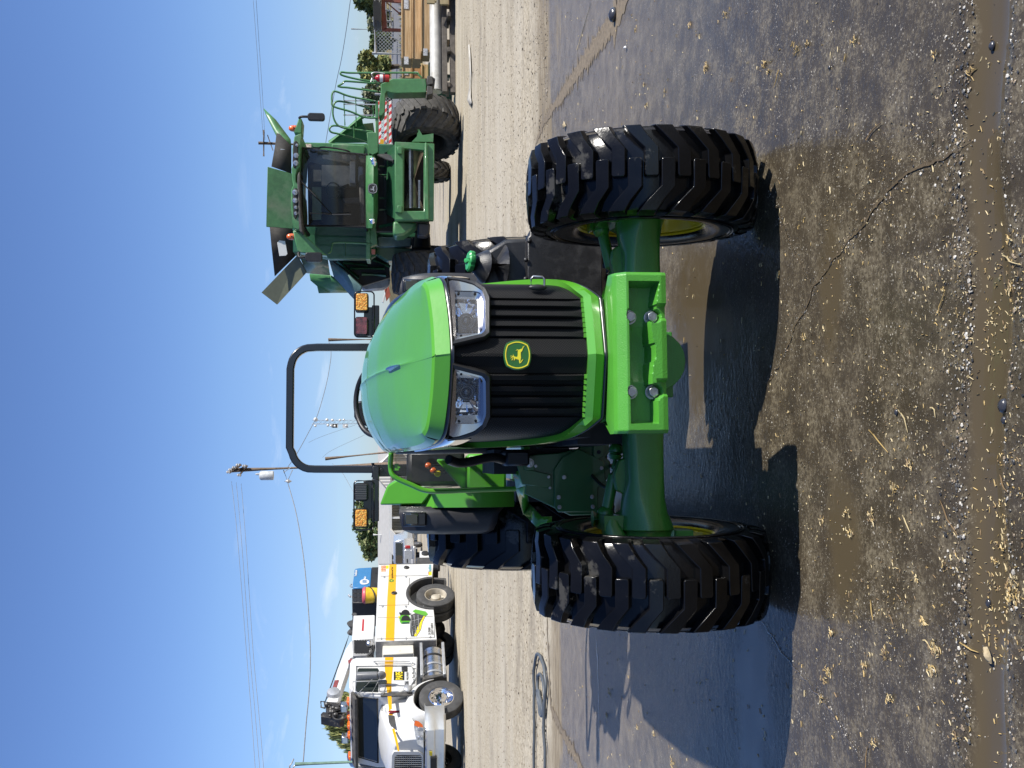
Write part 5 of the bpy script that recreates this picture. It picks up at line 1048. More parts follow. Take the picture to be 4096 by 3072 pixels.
# hood, loft of sections from the cab forward
hd_ = MB(); secs = []
for y, zt2, w0, w1, zb2 in ((.12, 2.04, .66, .92, 1.15), (-.15, 1.99, .62, .90, 1.2), (-.45, 1.90, .58, .88, 1.25), (-.75, 1.80, .55, .85, 1.1), (-.95, 1.73, .53, .80, .95), (-1.02, 1.66, .50, .72, .95)):
    sec = []
    for i in range(25):
        t = -1 + 2 * i / 24; a = abs(t); sg = 1 if t > 0 else -1
        if a < .5: x = w0 * a / .5; z = zt2 - .05 * (a / .5) ** 2
        else: u = (a - .5) / .5; x = w0 + (w1 - w0) * (1 - (1 - u) ** 2) ** .5 if u < 1 else w1; z = zt2 - .05 - (zt2 - .05 - zb2) * (u ** 1.5)
        sec.append((-1.1 + sg * x, y, z))
    secs.append(sec)
hd_.grid(secs); hd_.add([Vector(p) for p in secs[-1]], [tuple(range(25))]); hoodt = hd_.build('hood', WH, tk_, ang=45)
# fenders over the front wheels
for sx in (0, 1):
    fe = MB(); secs = []
    def mx_(x): return x if sx == 0 else -2.2 - x
    for x, k in ((-.75, .0), (-.45, .02), (-.18, .06), (-.04, .14), (.0, .22), (.0, .27)):
        sec = []
        for i in range(17):
            a = RD(-8 + 176 * i / 16) if 1 else 0; r = .70 - (k * .38); yy = -.02 - cos(pi - a) * 0 - r * cos(a) * 1.02
            zz_ = .55 + r * sin(a) + (.18 - k * .6) * max(0, sin(a)) + (.10 if a < pi / 2 else 0) * sin(2 * a) * .6
            sec.append((mx_(x), min(yy, .60), zz_))
        secs.append(sec)
    fe.grid(secs); fe.build('front_fender', WH, tk_, ang=60, solid=.012)
ar = MB(); ar.lathe([(.60, 0), (.60, -.6), (.3, -.6)], (.0 - .03, 0, .54), (1, 0, 0), 40)
ar2 = MB(); ar2.bx(-1.8, -.36, -.62, .62, .75, 1.05); ar2.build('wheel_well', M_['dark'], tk_)
mf = MB(); mf.prism([(.0, .60, .95), (.0, .72, .95), (.0, .80, .38), (.0, .74, .36), (.0, .62, .80)], (-.55, 0, 0)); mf.build('mud_flap', M_['rubber'], tk_, bevel=.01)
# headlights
def FY(a, b, y): return TK.py(1450 + .2846 * a, 2600 + .2846 * b, y)
hl = MB(); pts = [(735, 985), (720, 1060), (745, 1220), (770, 1320), (855, 1375), (858, 1100), (845, 1050), (790, 1000)]
def HP(a, b, o=0):
    t = (b - 985) / 390; p = FY(a, b, -.90 - .30 * t - o); return p
hl.add([HP(*q, .02) for q in pts] + [HP(*q, -.12) for q in pts], [tuple(range(8))] + [(i, (i + 1) % 8, 8 + (i + 1) % 8, 8 + i) for i in range(8)]); h_ = hl.build('headlight', mat('headlight_glass', (.55, .57, .60), .12, metal=.5, coat=1, var=.35, vs=14), tk_, ang=20)
MB().add([HP(*q, .03) for q in [(738, 990), (725, 1058), (852, 1110), (845, 1052), (790, 1003)]], [(0, 1, 2, 3, 4)]).build('indicator_lens', M_['orange'], h_, ang=0)
for a, b in ((812, 1125), (810, 1255)): c = HP(a, b, .03); MB().lathe([(.075, .03), (.075, 0), (.06, .0), (.03, .04), (.001, .04)], c, (0, 1, 0), 20).build('lamp_reflector', M_['chrome'], h_)
# grille and bumper
gs = MB(); gs.prism([FY(*q, -1.03) for q in [(455, 1500), (500, 1480), (830, 1490), (830, 1900), (440, 1900)]], (0, .05, 0)); grl = gs.build('grille', M_['blk'], tk_)
g2 = MB()
for i in range(14): p, q = FY(470 + i * 27, 1490, -1.05), FY(470 + i * 27, 1880, -1.05); g2.tube([p, q], .008, 4)
for i in range(14): p, q = FY(460, 1495 + i * 29, -1.052), FY(832, 1495 + i * 29, -1.052); g2.tube([p, q], .008, 4)
g2.build('grille_bars', M_['alu'], grl, ang=0)
gf2 = MB(); O = [FY(*q, -1.06) for q in [(410, 1480), (440, 1425), (780, 1425), (850, 1470), (860, 1920), (400, 1920)]]; I = [FY(*q, -1.06) for q in [(455, 1505), (480, 1480), (810, 1475), (832, 1500), (835, 1900), (440, 1900)]]
gf2.loft([[p + Vector((0, .12, 0)) for p in O], O, I, [p + Vector((0, .04, 0)) for p in I]], cap=False); gf2.build('grille_surround', WH, tk_, bevel=.01)
bp_ = MB(); prof = [(.03, -.38, .0), (.02, -.70, .0), (-.12, -1.02, 0), (-.45, -1.20, 0), (-1.1, -1.26, 0), (-1.75, -1.20, 0), (-2.08, -1.02, 0), (-2.22, -.70, 0), (-2.23, -.38, 0)]
bp_.grid([[(x, y + dy, z) for x, y, _ in prof] for z, dy in ((.92, .10), (.93, .02), (.88, -.02), (.72, -.02), (.70, .0), (.60, .0), (.50, -.01), (.47, .03), (.48, .12))]); bmp = bp_.build('bumper', M_['alu'] if 0 else mat('dull_chrome_bumper', (.62, .62, .60), .38, metal=.85, var=.04, rvar=.05), tk_, ang=30)
MB().prism([FY(*q, -1.30) for q in [(955, 1520), (1045, 1520), (1045, 1760), (955, 1760)]], (0, .06, 0)).build('bumper_slot', M_['dark'], bmp); MB().prism([FY(*q, -1.27) for q in [(940, 1430), (980, 1435), (980, 1490), (940, 1485)]], (0, .01, 0)).build('sticker', M_['yltr'], bmp)
# truck wheels
def twheel(x, y, R_=.525, alu=True, out=1, name='wheel'):
    t = MB(); W2 = .27
    pr = [(.29, -.11), (.31, -.13), (.40, -.14), (.48, -.135), (.515, -.12)]
    for i in range(5): c = -.09 + i * .045; pr += [(R_, c - .012), (R_, c + .012), (R_ - .014, c + .016), (R_ - .014, c + .029)]
    pr = pr[:-2] + [(.515, .12), (.48, .135), (.40, .14), (.31, .13), (.29, .11)]
    t.lathe(pr, (0, 0, 0), (1, 0, 0), 56)
    r_ = MB(); o = out
    if alu:
        r_.lathe([(.30, .12 * o), (.285, .125 * o), (.275, .10 * o), (.265, .03 * o), (.23, .01 * o), (.19, .02 * o), (.15, .07 * o), (.13, .10 * o), (.06, .11 * o), (.055, .15 * o), (.001, .155 * o)], (0, 0, 0), (1, 0, 0), 44)
    else:
        r_.lathe([(.30, .12 * o), (.285, .12 * o), (.27, .08 * o), (.255, -.04 * o), (.22, -.06 * o), (.16, -.06 * o), (.13, -.04 * o), (.12, .05 * o), (.06, .08 * o), (.001, .085 * o)], (0, 0, 0), (1, 0, 0), 44)
    w_ = r_.build(name, M_['chrome'] if alu else mat('dusty_cream_rim', (.50, .45, .36), .6, var=.2) if 'dusty_cream_rim' not in bpy.data.materials else bpy.data.materials['dusty_cream_rim'], tk_, ang=40); w_.location = (x, y, R_)
    t.build('tyre', M_['rubbertruck'], w_, ang=35)
    h = MB()
    for k in range(10): a = 2 * pi * k / 10; rr = .225; c = Vector(((.006 if alu else -.055) * o, rr * cos(a), rr * sin(a))); h.cyl(c, c + Vector((.010 * o, 0, 0)), .024, n=12)
    h.build('hand_holes', M_['dark'], w_, ang=0); nn_ = MB()
    for k in range(10): a = 2 * pi * (k + .5) / 10; c = Vector(((.04 if alu else -.05) * o, .165 * cos(a), .165 * sin(a))); nn_.cyl(c, c + Vector((.06 * o, 0, 0)), .016, n=6)
    nn_.build('wheel_nuts', M_['zinc'], w_, ang=30); return w_
twheel(-.15, 0).rotation_euler = (0, 0, RD(-6)); twheel(-2.05, 0, out=-1)
twheel(-.17, 4.17, alu=False); twheel(-.48, 4.17, alu=False); twheel(-2.03, 4.17, alu=False, out=-1); twheel(-1.72, 4.17, alu=False, out=-1)
# utility body
arc = [(4.17 + .70 * cos(a), .60 + .66 * sin(a)) for a in [pi * i / 14 for i in range(15)]]
arc = [(y, max(.52, z)) for y, z in arc]
out_ = [(2.13, .56), (2.12, 2.12), (5.66, 2.10), (5.64, .54)] + [q for q in arc if .55 < q[1]]
ub_ = MB(); ub_.prism([(0, y, z) for y, z in [(2.13, .56), (2.12, 2.12), (5.66, 2.10), (5.64, .54)] + [a for a in arc]], (-.55, 0, 0)); ub_.prism([(-1.68, y, z) for y, z in [(2.13, .56), (2.12, 2.12), (5.66, 2.10), (5.64, .54)] + arc], (-.55, 0, 0)); ub_.bx(-1.70, -.53, 2.15, 5.62, .9, 1.25)
ubody = ub_.build('utility_body', WH, tk_, bevel=.01)
fa = MB(); fa.grid([[(x, 4.17 + r * 1.04 * cos(a), .60 + r * sin(a)) for a in [pi * i / 20 for i in range(21)]] for x, r in ((-.3, .66), (.02, .66), (.03, .70), (.03, .73), (.0, .735))]); fa.build('fender_flare', M_['rubbertruck'], ubody, ang=50); MB().bx(-.68, -.62, 3.5, 4.85, .6, 1.22).build('wheel_well', M_['dark'], ubody)
side([(765, 210), (870, 208), (858, 600), (836, 1335), (708, 1335), (735, 700), (748, 500)], S7, .004, .004, 'stripe', M_['orangest'], ubody, 0)
dm = mat('diamond_plate', (.35, .35, .36), .4, metal=.8, bump=.8, bs=26, var=.2); fp = MB(); fp.bx(-2.2, -.01, 2.10, 2.125, .58, 2.10); fp.build('front_panel', dm, ubody)
ln = MB()
def seam(pts, r=.008, f=S7, x=.004):
    P = [f(a, b, x) for a, b in pts]
    for p, q in zip(P, P[1:]): ln.tube([p, q], r, 4)
seam([(635, 385), (1335, 378)]); seam([(605, 817), (1050, 808), (1058, 410)]); seam([(590, 1000), (1405, 980)], .005); seam([(575, 1312), (1430, 1290), (1432, 1000)]); seam([(612, 212), (1410, 200)], .012)
ln.build('door_seams', M_['rubbertruck'], ubody, ang=0)
for a, b in ((1017, 252), (835, 630)): p = S7(a, b, .02); MB().lathe([(.075, -.02), (.075, .0), (.05, .015), (.03, .005), (.001, .005)], p, (1, 0, 0), 20).build('door_latch', M_['blk'], ubody, ang=40)
hg_ = MB()
for a, b in ((690, 400), (1010, 395), (665, 832), (1010, 835), (1265, 840), (645, 1310), (1010, 1305), (1370, 1285)): p = S7(a, b, .006); hg_.bx(p.x - .01, p.x + .008, p.y - .05, p.y + .05, p.z - .008, p.z + .008); hg_.bx(p.x - .01, p.x + .008, p.y - .01, p.y + .01, p.z - .03, p.z + .03)
hg_.build('hinges', M_['steel'], ubody, ang=0)
def fit(s, f, a0, a1, b0, b1, mt, par, x=.012, bold=0, pre=None, ext=.002):
    p, q = f(a0, b1, x), f(a1, b0, x)
    if pre: p, q = pre @ p, pre @ q
    o = text(s, 1, mt, par, Matrix.Identity(4), bold=bold, ext=ext); vx = [v.co.x for v in o.data.vertices]; vy = [v.co.y for v in o.data.vertices]
    wx, wy = max(vx) - min(vx), max(vy) - min(vy); cx, cy = (max(vx) + min(vx)) / 2, (max(vy) + min(vy)) / 2
    for v in o.data.vertices: v.co.x = (v.co.x - cx) * abs(q.y - p.y) / wx; v.co.y = (v.co.y - cy) * abs(q.z - p.z) / wy
    o.matrix_local = axes((x, (p.y + q.y) / 2, (p.z + q.z) / 2) if not pre else ((p.x + q.x) / 2, (p.y + q.y) / 2, (p.z + q.z) / 2), (0, 1, 0), (0, 0, 1)); return o
def lett(s, f, a, b, h, mt, par, sx=1, x=.012, rot=0, bold=0): return text(s, h, mt, par, axes(f(a, b, x), (0, 1, rot), (0, -rot, 1)), sx=sx, bold=bold)
fit('Agriculture and Turf', S7, 790, 828, 248, 418, M_['ltr'], ubody); emblem(ubody, (0, 0, 0), M=axes(S7(797, 450, .01), (0, 1, 0), (-1, 0, 0)) @ Matrix.Scale(1.25, 4)); 
fit('CA 256265', S7, 1338, 1366, 1140, 1250, M_['ltr'], ubody); fit('USDOT 1018710', S7, 1382, 1408, 1078, 1248, M_['ltr'], ubody)
fit('Robbins', S7, 1340, 1380, 215, 315, M_['cyan'], ubody); side([(1338, 325), (1350, 325), (1350, 360), (1340, 360)], S7, .012, .003, 'sticker_mark', M_['orange'], ubody, 0)
side([(1340, 322), (1388, 320), (1388, 372), (1342, 374)], S7, .005, .003, 'dealer_sticker', M_['yltr'], ubody, 0)
side([(640, 230), (715, 228), (710, 318), (642, 320)], S7, .005, .003, 'safety_decal', mat('red_tan_decal', (.72, .50, .30), .5, var=.5, vs=40, c2=(.6, .1, .05), c2lo=.5, c2hi=.55, c2s=25), ubody, 0); side([(715, 228), (755, 226), (752, 272), (715, 275)], S7, .005, .003, 'safety_decal', M_['yltr'], ubody, 0)
# printed picture of a harvester on the side, flat shapes
pic = [([(905, 920), (935, 870 + 50), (965, 945), (935, 985)], 'blk'), ([(915, 1000), (935, 960), (1050, 960), (1075, 1010), (1060, 1080), (935, 1085), (915, 1040)], 'green'), ([(1105, 900), (1150, 875), (1300, 905), (1335, 945), (1285, 985), (1140, 925)], 'green'), ([(1080, 960), (1150, 930), (1290, 970), (1240, 1040), (1200, 1120), (1140, 1270), (1085, 1270), (1070, 1200), (1075, 1080)], 'rubbertruck'), ([(1270, 975), (1290, 975), (1250, 1060), (1225, 1170), (1160, 1270), (1130, 1265), (1180, 1140)], 'yltr'), ([(945, 1085), (960, 1060), (1050, 1060), (1060, 1078)], 'dkgreen'), ([(900, 975), (915, 965), (915, 1005), (895, 1000)], 'yltr')]
for k, (pts, mt) in enumerate(pic): MB().prism([S7(a, b, .004 + .003 * k) for a, b in pts], (-.003, 0, 0)).build('printed_picture', M_[mt], ubody, ang=0)
for a, b, r in ((1002, 945, .13), (1005, 1030, .13)): MB().cyl(S7(a, b, .02), S7(a, b, .027), r * .9, n=24).build('printed_picture', M_['blk'], ubody)
pb_ = MB(); bars = [((1085, 980), (1110, 1260)), ((1130, 960), (1160, 1240)), ((1190, 960), (1200, 1180)), ((1090, 1050), (1240, 1010)), ((1095, 1130), (1210, 1090)), ((1100, 1200), (1180, 1170))]
for p, q in bars: pb_.tube([S7(*p, .024), S7(*q, .024)], .012, 4)
pb_.build('printed_picture', M_['steel'], ubody, ang=0)
# white cabinet on the front wall
wc_ = MB(); q0, q1 = S6(595, 775, -.12), S6(820, 855, -.12); wc_.bx(-.75, -.12, 1.75, 2.10, min(q0.z, q1.z), max(q0.z, q1.z)); wc_.build('front_cabinet', mat('rust_spotted_white', (.72, .70, .62), .4, var=.05, c2=(.45, .22, .06), c2lo=.62, c2hi=.72, c2s=9), tk_, bevel=.02)
# fuel tank
ft2 = MB(); ft2.lathe([(.001, -.01), (.26, 0), (.31, .04), (.31, 1.16), (.26, 1.2), (.001, 1.21)], (-.34, .72, .66), (0, 1, 0), 36); ftk = ft2.build('fuel_tank', M_['alu'], tk_, ang=40)
for y in (.95, 1.25, 1.60): MB().lathe([(.315, -.03), (.322, -.03), (.322, .03), (.315, .03)], (-.34, y, .66), (0, 1, 0), 36).build('tank_strap', M_['blk'] if y > 1.5 else M_['steel'], ftk)
sps = MB()
for z in (.95, .40): sps.bx(-.06, .06, .70, 1.95, z - .02, z + .05)
sps.build('step_board', M_['steel'], ftk, bevel=.01)
# cab graphics
side([(612, 862), (672, 862), (668, 935), (658, 1040), (658, 1125), (628, 1125), (618, 1040), (610, 935)], S6, .006, .003, 'stripe', M_['orangest'], cabt, 0)
side([(628, 1127), (658, 1127), (662, 1235), (640, 1240)], S6, .0, .003, 'stripe', M_['orangest'], cabt, 0)
side([(675, 965), (750, 965), (750, 1026), (675, 1026)], S6, .010, .004, 'logo_panel', M_['ltr'], cabt, 0)
fit('PAPE', S6, 688, 738, 967, 1024, M_['yltr'], cabt, .016, bold=.02); fit('MACHINERY', S6, 766, 780, 965, 1024, M_['ltr'], cabt); fit('26', S6, 756, 778, 1036, 1058, M_['ltr'], cabt, .016); fit('Keeps You Moving', S6, 808, 832, 938, 1054, M_['ltr'], cabt)
side([(752, 1032), (782, 1032), (782, 1062), (752, 1062)], S6, .008, .003, 'number_frame', M_['steel'], cabt, 0)
dhh = MB(); p = S6(752, 945, .02); dhh.bx(0, .03, p.y - .09, p.y + .09, p.z - .07, p.z + .07); dhh.build('door_handle', M_['blk'], cabt, bevel=.015)
gh = MB(); gh.tube(cr_([S6(550, 905, .05), S6(540, 900, .06), S6(550, 890, .06), S6(790, 892, .06), S6(805, 905, .06), S6(800, 912, .03)], 4), .014, 6); gh.tube([S6(570, 913, .04), S6(800, 912, .04)], .010, 5); gh.build('grab_rail', M_['steel'], cabt, ang=60)
hs3 = MB()
for z in (1.35,): hs3.bx(-.02, .01, .02, .14, 1.2, 1.95)
hs3.build('hood_gap', M_['rubber'], cabt); fit('39800', S6, 584, 600, 1203, 1250, M_['ltr'], hoodt, x=-.19)
def HS(a, b, o=.0): return S6(a, b, -.25 + o)
dt = MB(); dt.add([HS(*q, .0) for q in [(635, 1280), (680, 1285), (682, 1375), (655, 1360), (640, 1330)]], [(0, 1, 2, 3, 4)]); dt.build('hood_dart', M_['rubbertruck'], hoodt, ang=0, solid=.01); dt = MB(); dt.add([HS(662, 1378, .0), HS(680, 1375, .0), HS(700, 1450, -.0), HS(715, 1535, -.0), HS(704, 1538, -.0), HS(680, 1440, -.0)], [(0, 1, 2, 3, 4, 5)]); dt.build('hood_stripe', M_['orangest'], hoodt, ang=0, solid=.01)
dt = MB(); dt.add([HS(638, 1240), HS(662, 1236), HS(668, 1278), HS(640, 1278)], [(0, 1, 2, 3)]); dt.build('hood_stripe', M_['orangest'], hoodt, ang=0, solid=.01); dt = MB(); p = HS(655, 1258, .02); dt.ball(p, .07, 10, 0, (.4, .8, 1)); dt.bx(p.x - .02, p.x + .02, p.y - .03, p.y + .03, p.z - .20, p.z); dt.build('marker_light', mat('dark_red_lens', (.18, .02, .03), .25), hoodt, bevel=.01)
# mirrors
for sx in (0, 1):
    o = Vector((0, 0, 0)) if sx == 0 else None
    def mm_(x): return x if sx == 0 else -2.2 - x
    mf_ = MB(); zt2, zb2 = 2.60, 1.98; fx = mm_(.30); MG = mat('grey_mirror_shell', (.22, .225, .23), .45) if 'grey_mirror_shell' not in bpy.data.materials else bpy.data.materials['grey_mirror_shell']
    mf_.tube([(mm_(.0), .22, zt2), (fx, .22, zt2), (fx, .22, zb2), (mm_(0), .20, zb2)], .014, 6); mf_.tube([(fx, .22, zb2), (fx, .46, zb2), (fx, .46, zt2 - .08)], .012, 5); mf_.tube([(mm_(0), .12, zt2 - .1), (fx, .40, zb2 + .1)], .010, 5); mf_.tube([(mm_(0), .08, zb2 + .2), (fx, .22, zb2 + .02)], .010, 5); mrf = mf_.build('mirror_frame', M_['steel'], tk_, ang=60)
    mi = MB(); mi.loft([[(fx + (.085 + dx) * math.copysign(abs(cos(t)) ** .6, cos(t)), .42 + (.07 + dx) * math.copysign(abs(sin(t)) ** .6, sin(t)), z) for t in [2 * pi * k / 20 for k in range(20)]] for z, dx in ((2.02, -.03), (2.04, 0), (2.50, 0), (2.53, -.03))]); mi.build('mirror', MG, mrf, ang=50); MB().ball((fx, .42, 1.94), .12, 16, 0, (1, .5, 1)).build('convex_mirror', MG, mrf, ang=60)
    MB().bx(fx - .07, fx + .07, .14, .20, 1.80, 2.0).build('lower_mirror', M_['dglass'], mrf, bevel=.03)
cmv = MB(); p = S6(775, 1088, .10); cmv.ball(p, .10, 14, 0, (.5, 1, 1)); cmv.build('hood_mirror', M_['steel'], tk_)
# crane housing and boom
def bxp(pts, f, x, d, name, mt, par=None, **k): return side(pts, f, x, d, name, mt, par, **k)
cr1 = bxp([(385, 560), (540, 556), (530, 730), (375, 735)], S6, -.3, 1.0, 'crane_housing', WH, bevel=.02)
bxp([(376, 737), (530, 735), (525, 800), (505, 830), (480, 850), (378, 850)], S6, -.32, .9, 'cooler_housing', mat('light_grey_steel', (.34, .34, .34), .5), cr1, bevel=.02)
gr3 = MB()
for i in range(11):
    for j in range(9): p = S6(395 + i * 9.6 + (0), 742 + j * 10.5 + (5 if i % 2 else 0), -.31); gr3.cyl(p, p + Vector((.006, 0, 0)), .026, n=6)
gr3.build('cooler_holes', M_['dark'], cr1, ang=0)
bxp([(450, 588), (462, 588), (458, 672), (444, 672)], S6, -.295, .01, 'red_decal', M_['red'], cr1, bevel=0)
bm2 = MB(); bm2.prism([S6(*q, -.9) for q in [(372, 738), (330, 800), (268, 955), (240, 1080), (190, 1178), (272, 1186), (298, 1085), (350, 930), (362, 870), (400, 850)]], (-.32, 0, 0)); bm_t = bm2.build('crane_boom', WH, tk_, bevel=.015)
bxp([(275, 1025), (280, 1028), (262, 1082), (236, 1075), (250, 1028)], S6, -.89, .01, 'red_lettering_block', mat('red_lettering', (.26, .06, .06), .5, var=.6, vs=60), bm_t, bevel=0)
bxp([(345, 885), (372, 870), (378, 880), (350, 912)], S6, -.89, .01, 'red_decal', bpy.data.materials['red_lettering'], bm_t, bevel=0)
p = S6(241, 1115, -.85); MB().lathe([(.001, .06), (.06, .06), (.15, .04), (.165, 0), (.165, -.1), (.001, -.1)], p, (1, 0, 0), 24).build('cable_reel', M_['steel'], bm_t, ang=40)
bh2 = MB(); bh2.prism([S6(*q, -.95) for q in [(165, 1255), (150, 1270), (150, 1288), (285, 1312), (318, 1300), (320, 1262), (300, 1275), (250, 1262)]], (-.25, 0, 0)); bh2.prism([S6(*q, -.92) for q in [(192, 1182), (272, 1186), (300, 1200), (322, 1240), (300, 1262), (200, 1262), (185, 1220)]], (-.30, 0, 0)); bh2.lathe([(.16, -.03), (.19, -.03), (.19, .03), (.16, .03)], S6(288, 1280, -.9), (1, 0, 0), 24)
bh2.tube([S6(150, 1180, -1), S6(152, 1222, -1), S6(182, 1230, -1)], .02, 5); bh2.tube([S6(150, 1180, -1), S6(175, 1183, -1), S6(180, 1225, -1)], .02, 5)
for k in range(16): a, b = random.uniform(195, 310), random.uniform(1190, 1290); bh2.ball(S6(a, b, -.88), random.uniform(.03, .08), 8)
bh2.build('boom_head', mat('greasy_black_steel', (.035, .032, .03), .5, var=.4, c2=(.25, .22, .16), c2lo=.58, c2hi=.66, c2s=6), bm_t, bevel=.006)
cb2 = MB(); cb2.tube([S6(375, 640, -.95), S6(330, 770, -.95), S6(182, 1180, -.95)], .016, 5); cb2.build('winch_cable', M_['blk'], bm_t); wd = MB(); p = S6(375, 618, -.7); wd.cyl(p, p + Vector((-.3, 0, 0)), .14); p = S6(390, 552, -.6); wd.cyl(p, p + Vector((-.2, 0, 0)), .07); wd.build('winch', M_['rubbertruck'], cr1)
wl = MB(); p = S6(500, 765, -.2); wl.ball(p, .09, 12); wl.tube([p, p + Vector((-.1, .1, -.15))], .02, 6); wl.build('work_light', M_['alu'], cr1)
hcr = MB(); hcr.tube(cr_([S6(500, 850, -.35), S6(520, 820, -.3), S6(500, 790, -.3), S6(540, 770, -.3), S6(520, 850, -.3)]), .025, 6); hcr.build('crane_hose', M_['blk'], cr1, ang=60)
# rear gear
rb2 = MB(); rb2.prism([S7(*q, -.4) for q in [(1165, 110), (1420, 106), (1420, 200), (1165, 200)]], (-1.2, 0, 0)); rb2.build('rear_workbench', M_['blk'] if 0 else M_['rubbertruck'], tk_, bevel=.01)
v_ = MB(); v_.prism([S7(*q, -.5) for q in [(1425, 165), (1510, 170), (1515, 215), (1425, 215)]], (-.25, 0, 0)); v_.build('rear_vise', M_['rubbertruck'], tk_, bevel=.02)
wb_ = MB(); wb_.prism([S7(*q, -.8) for q in [(1212, 12), (1385, 12), (1392, 128), (1212, 130)]], (-.8, 0, 0)); wbo = wb_.build('rear_equipment_box', WH, tk_, bevel=.015); p = S7(1292, 48, -.78); MB().lathe([(.11, -.02), (.11, .02), (.09, .03), (.001, .03)], p, (1, 0, 0), 20).build('round_port', M_['blk'], wbo)
wb_ = MB(); wb_.prism([S7(*q, -.8) for q in [(1355, -35), (1392, -35), (1392, 12), (1355, 12)]], (-.3, 0, 0)); wb_.build('rear_light_box', WH, wbo); MB().cyl(S7(1380, -20, -.79), S7(1380, -20, -.76), .05, n=16).build('rear_lamp', M_['red'], wbo)
mud = MB(); mud.prism([S7(*q, -.05) for q in [(1420, 405), (1600, 415), (1608, 470), (1570, 440), (1420, 430)]], (-.5, 0, 0)); mud.build('mud_flap', M_['rubber'], tk_)
# welder generator standing on the body
wg = thing('welder_generator', 'blue and black welder generator standing on top of the truck body', 'generator', TK.o + TK.x * -.9 + TK.y * 5.7 + Vector((0, 0, 2.12)), TK.a)
I_ = Matrix.Translation(Vector((.9, -5.7, -2.12)))
def gp(pts, f, x, d, name, mt, par, bevel=.01): o = MB().prism([I_ @ f(a, b, x) for a, b in pts], (-d, 0, 0)).build(name, mt, par, bevel=bevel); return o
gb = gp([(232, 560), (225, 500), (255, 275), (320, 262), (508, 252), (488, 556)], S7, -.5, .9, 'hood', M_['blue'], wg, .02); gp([(488, 556), (508, 252), (610, 250), (595, 556)], S7, -.48, .95, 'base', M_['blk'], wg)
for a, b in ((575, 332), (565, 512)): gp([(a - 18, b - 18), (a + 18, b - 16), (a + 18, b + 16), (a - 18, b + 18)], S7, -.475, .01, 'fork_pocket', M_['dark'], wg, 0)
for a_ in (('Trailblazer', 250, 290, 290, 388), ('Miller', 385, 422, 388, 442), ('325', 530, 590, 357, 392)): fit(a_[0], S7, *a_[1:], M_['wltr'], wg, x=-.485, pre=I_, bold=.02)
c = I_ @ S7(398, 470, -.49); MB().lathe([(.13, -.01), (.13, .005), (.001, .006)], c, (1, 0, 0), 28).build('logo_disc', M_['wltr'], wg)
for k in range(3): c2 = c + Vector((.010, -.05 + .05 * k, 0)); MB().prism([c2 + Vector((0, -.014, -.06)), c2 + Vector((0, .014, -.06)), c2 + Vector((0, .030, .06)), c2 + Vector((0, .002, .06))], (.003, 0, 0)).build('logo_bars', M_['blue'], wg, ang=0)
lh_ = MB(); c = I_ @ S7(222, 525, -.9); lh_.tube([c + Vector((0, .07 * cos(t * .5), .07 * sin(t * .5))) for t in range(13)], .02, 6, closed=True); lh_.bx(c.x - .05, c.x + .05, c.y - .08, c.y + .08, c.z - .12, c.z - .06); lh_.build('lifting_eye', M_['steel'], wg, ang=60)
cpx = thing('toolbox', 'black upright compressor box with exhaust elbow on the truck body', 'toolbox', TK.o + TK.x * -.9 + TK.y * 4.8 + Vector((0, 0, 2.12)), TK.a); J_ = Matrix.Translation(Vector((.9, -4.8, -2.12)))
MB().prism([J_ @ S7(a, b, -.55) for a, b in [(215, 565), (590, 562), (578, 778), (215, 775)]], (-.8, 0, 0)).build('housing', M_['blk'], cpx, bevel=.02)
MB().tube([J_ @ S7(215, 690, -.8), J_ @ S7(190, 690, -.8), J_ @ S7(165, 665, -.8)], .03, 8).build('exhaust_elbow', M_['steel'], cpx)
pnl = MB()
for a0, a1 in ((225, 285), (300, 350)): 
    for b0, b1 in ((575, 640), (650, 700), (715, 765)): pnl.prism([J_ @ S7(a, b, -.54) for a, b in [(a0, b0), (a1, b0), (a1, b1), (a0, b1)]], (-.01, 0, 0))
pnl.build('panel_ribs', M_['plastic'], cpx, bevel=.004)
bgx = thing('drinks_cooler', 'round yellow drinks cooler with pink lid strapped on the truck body', 'cooler', TK.o + TK.x * -.35 + TK.y * 4.85 + Vector((0, 0, 2.12)), TK.a); J2 = Matrix.Translation(Vector((.35, -4.85, -2.12)))
c = J2 @ S7(585, 665, -.35); t_ = (J2 @ S7(415, 665, -.35)).z; MB().lathe([(.001, 0), (.20, 0), (.215, t_ * .5), (.225, t_)], (0, c.y, .0), (0, 0, 1), 28).build('cooler_body', mat('yellow_plastic', (.85, .55, .03), .4), bgx, ang=50); MB().lathe([(.235, t_ - .0), (.235, t_ + .04), (.19, t_ + .09), (.001, t_ + .10)], (0, c.y, 0), (0, 0, 1), 28).build('lid', mat('pink_red_plastic', (.65, .12, .15), .4), bgx, ang=50)
MB().tube([(.0 + .23 * cos(a), c.y + .23 * sin(a), t_ * .5 + .12 * sin(a)) for a in [2 * pi * i / 24 for i in range(24)]], .02, 4, closed=True).build('strap', M_['blk'], bgx)
# ================================================================ BACKGROUND
def B7(a, b): return (1300 + .3616 * a, .3616 * b)
def B8(a, b): return (1400 + .226 * a, .226 * b)
def D6(a, b): return (1300 + .2411 * a, 1950 + .2411 * b)
def DF(a, b): return (1250 + .315 * a, 2550 + .315 * b)
def wy(q, y): return WD.py(q[0], q[1], y)
def flat(pts, y, d, name, mt, par=None, bevel=0, org=None, **k):
    o = Vector(org) if org is not None else Vector((0, 0, 0))
    return MB().prism([wy(p, y) - o for p in pts], (0, d, 0)).build(name, mt, par, bevel=bevel, **k)
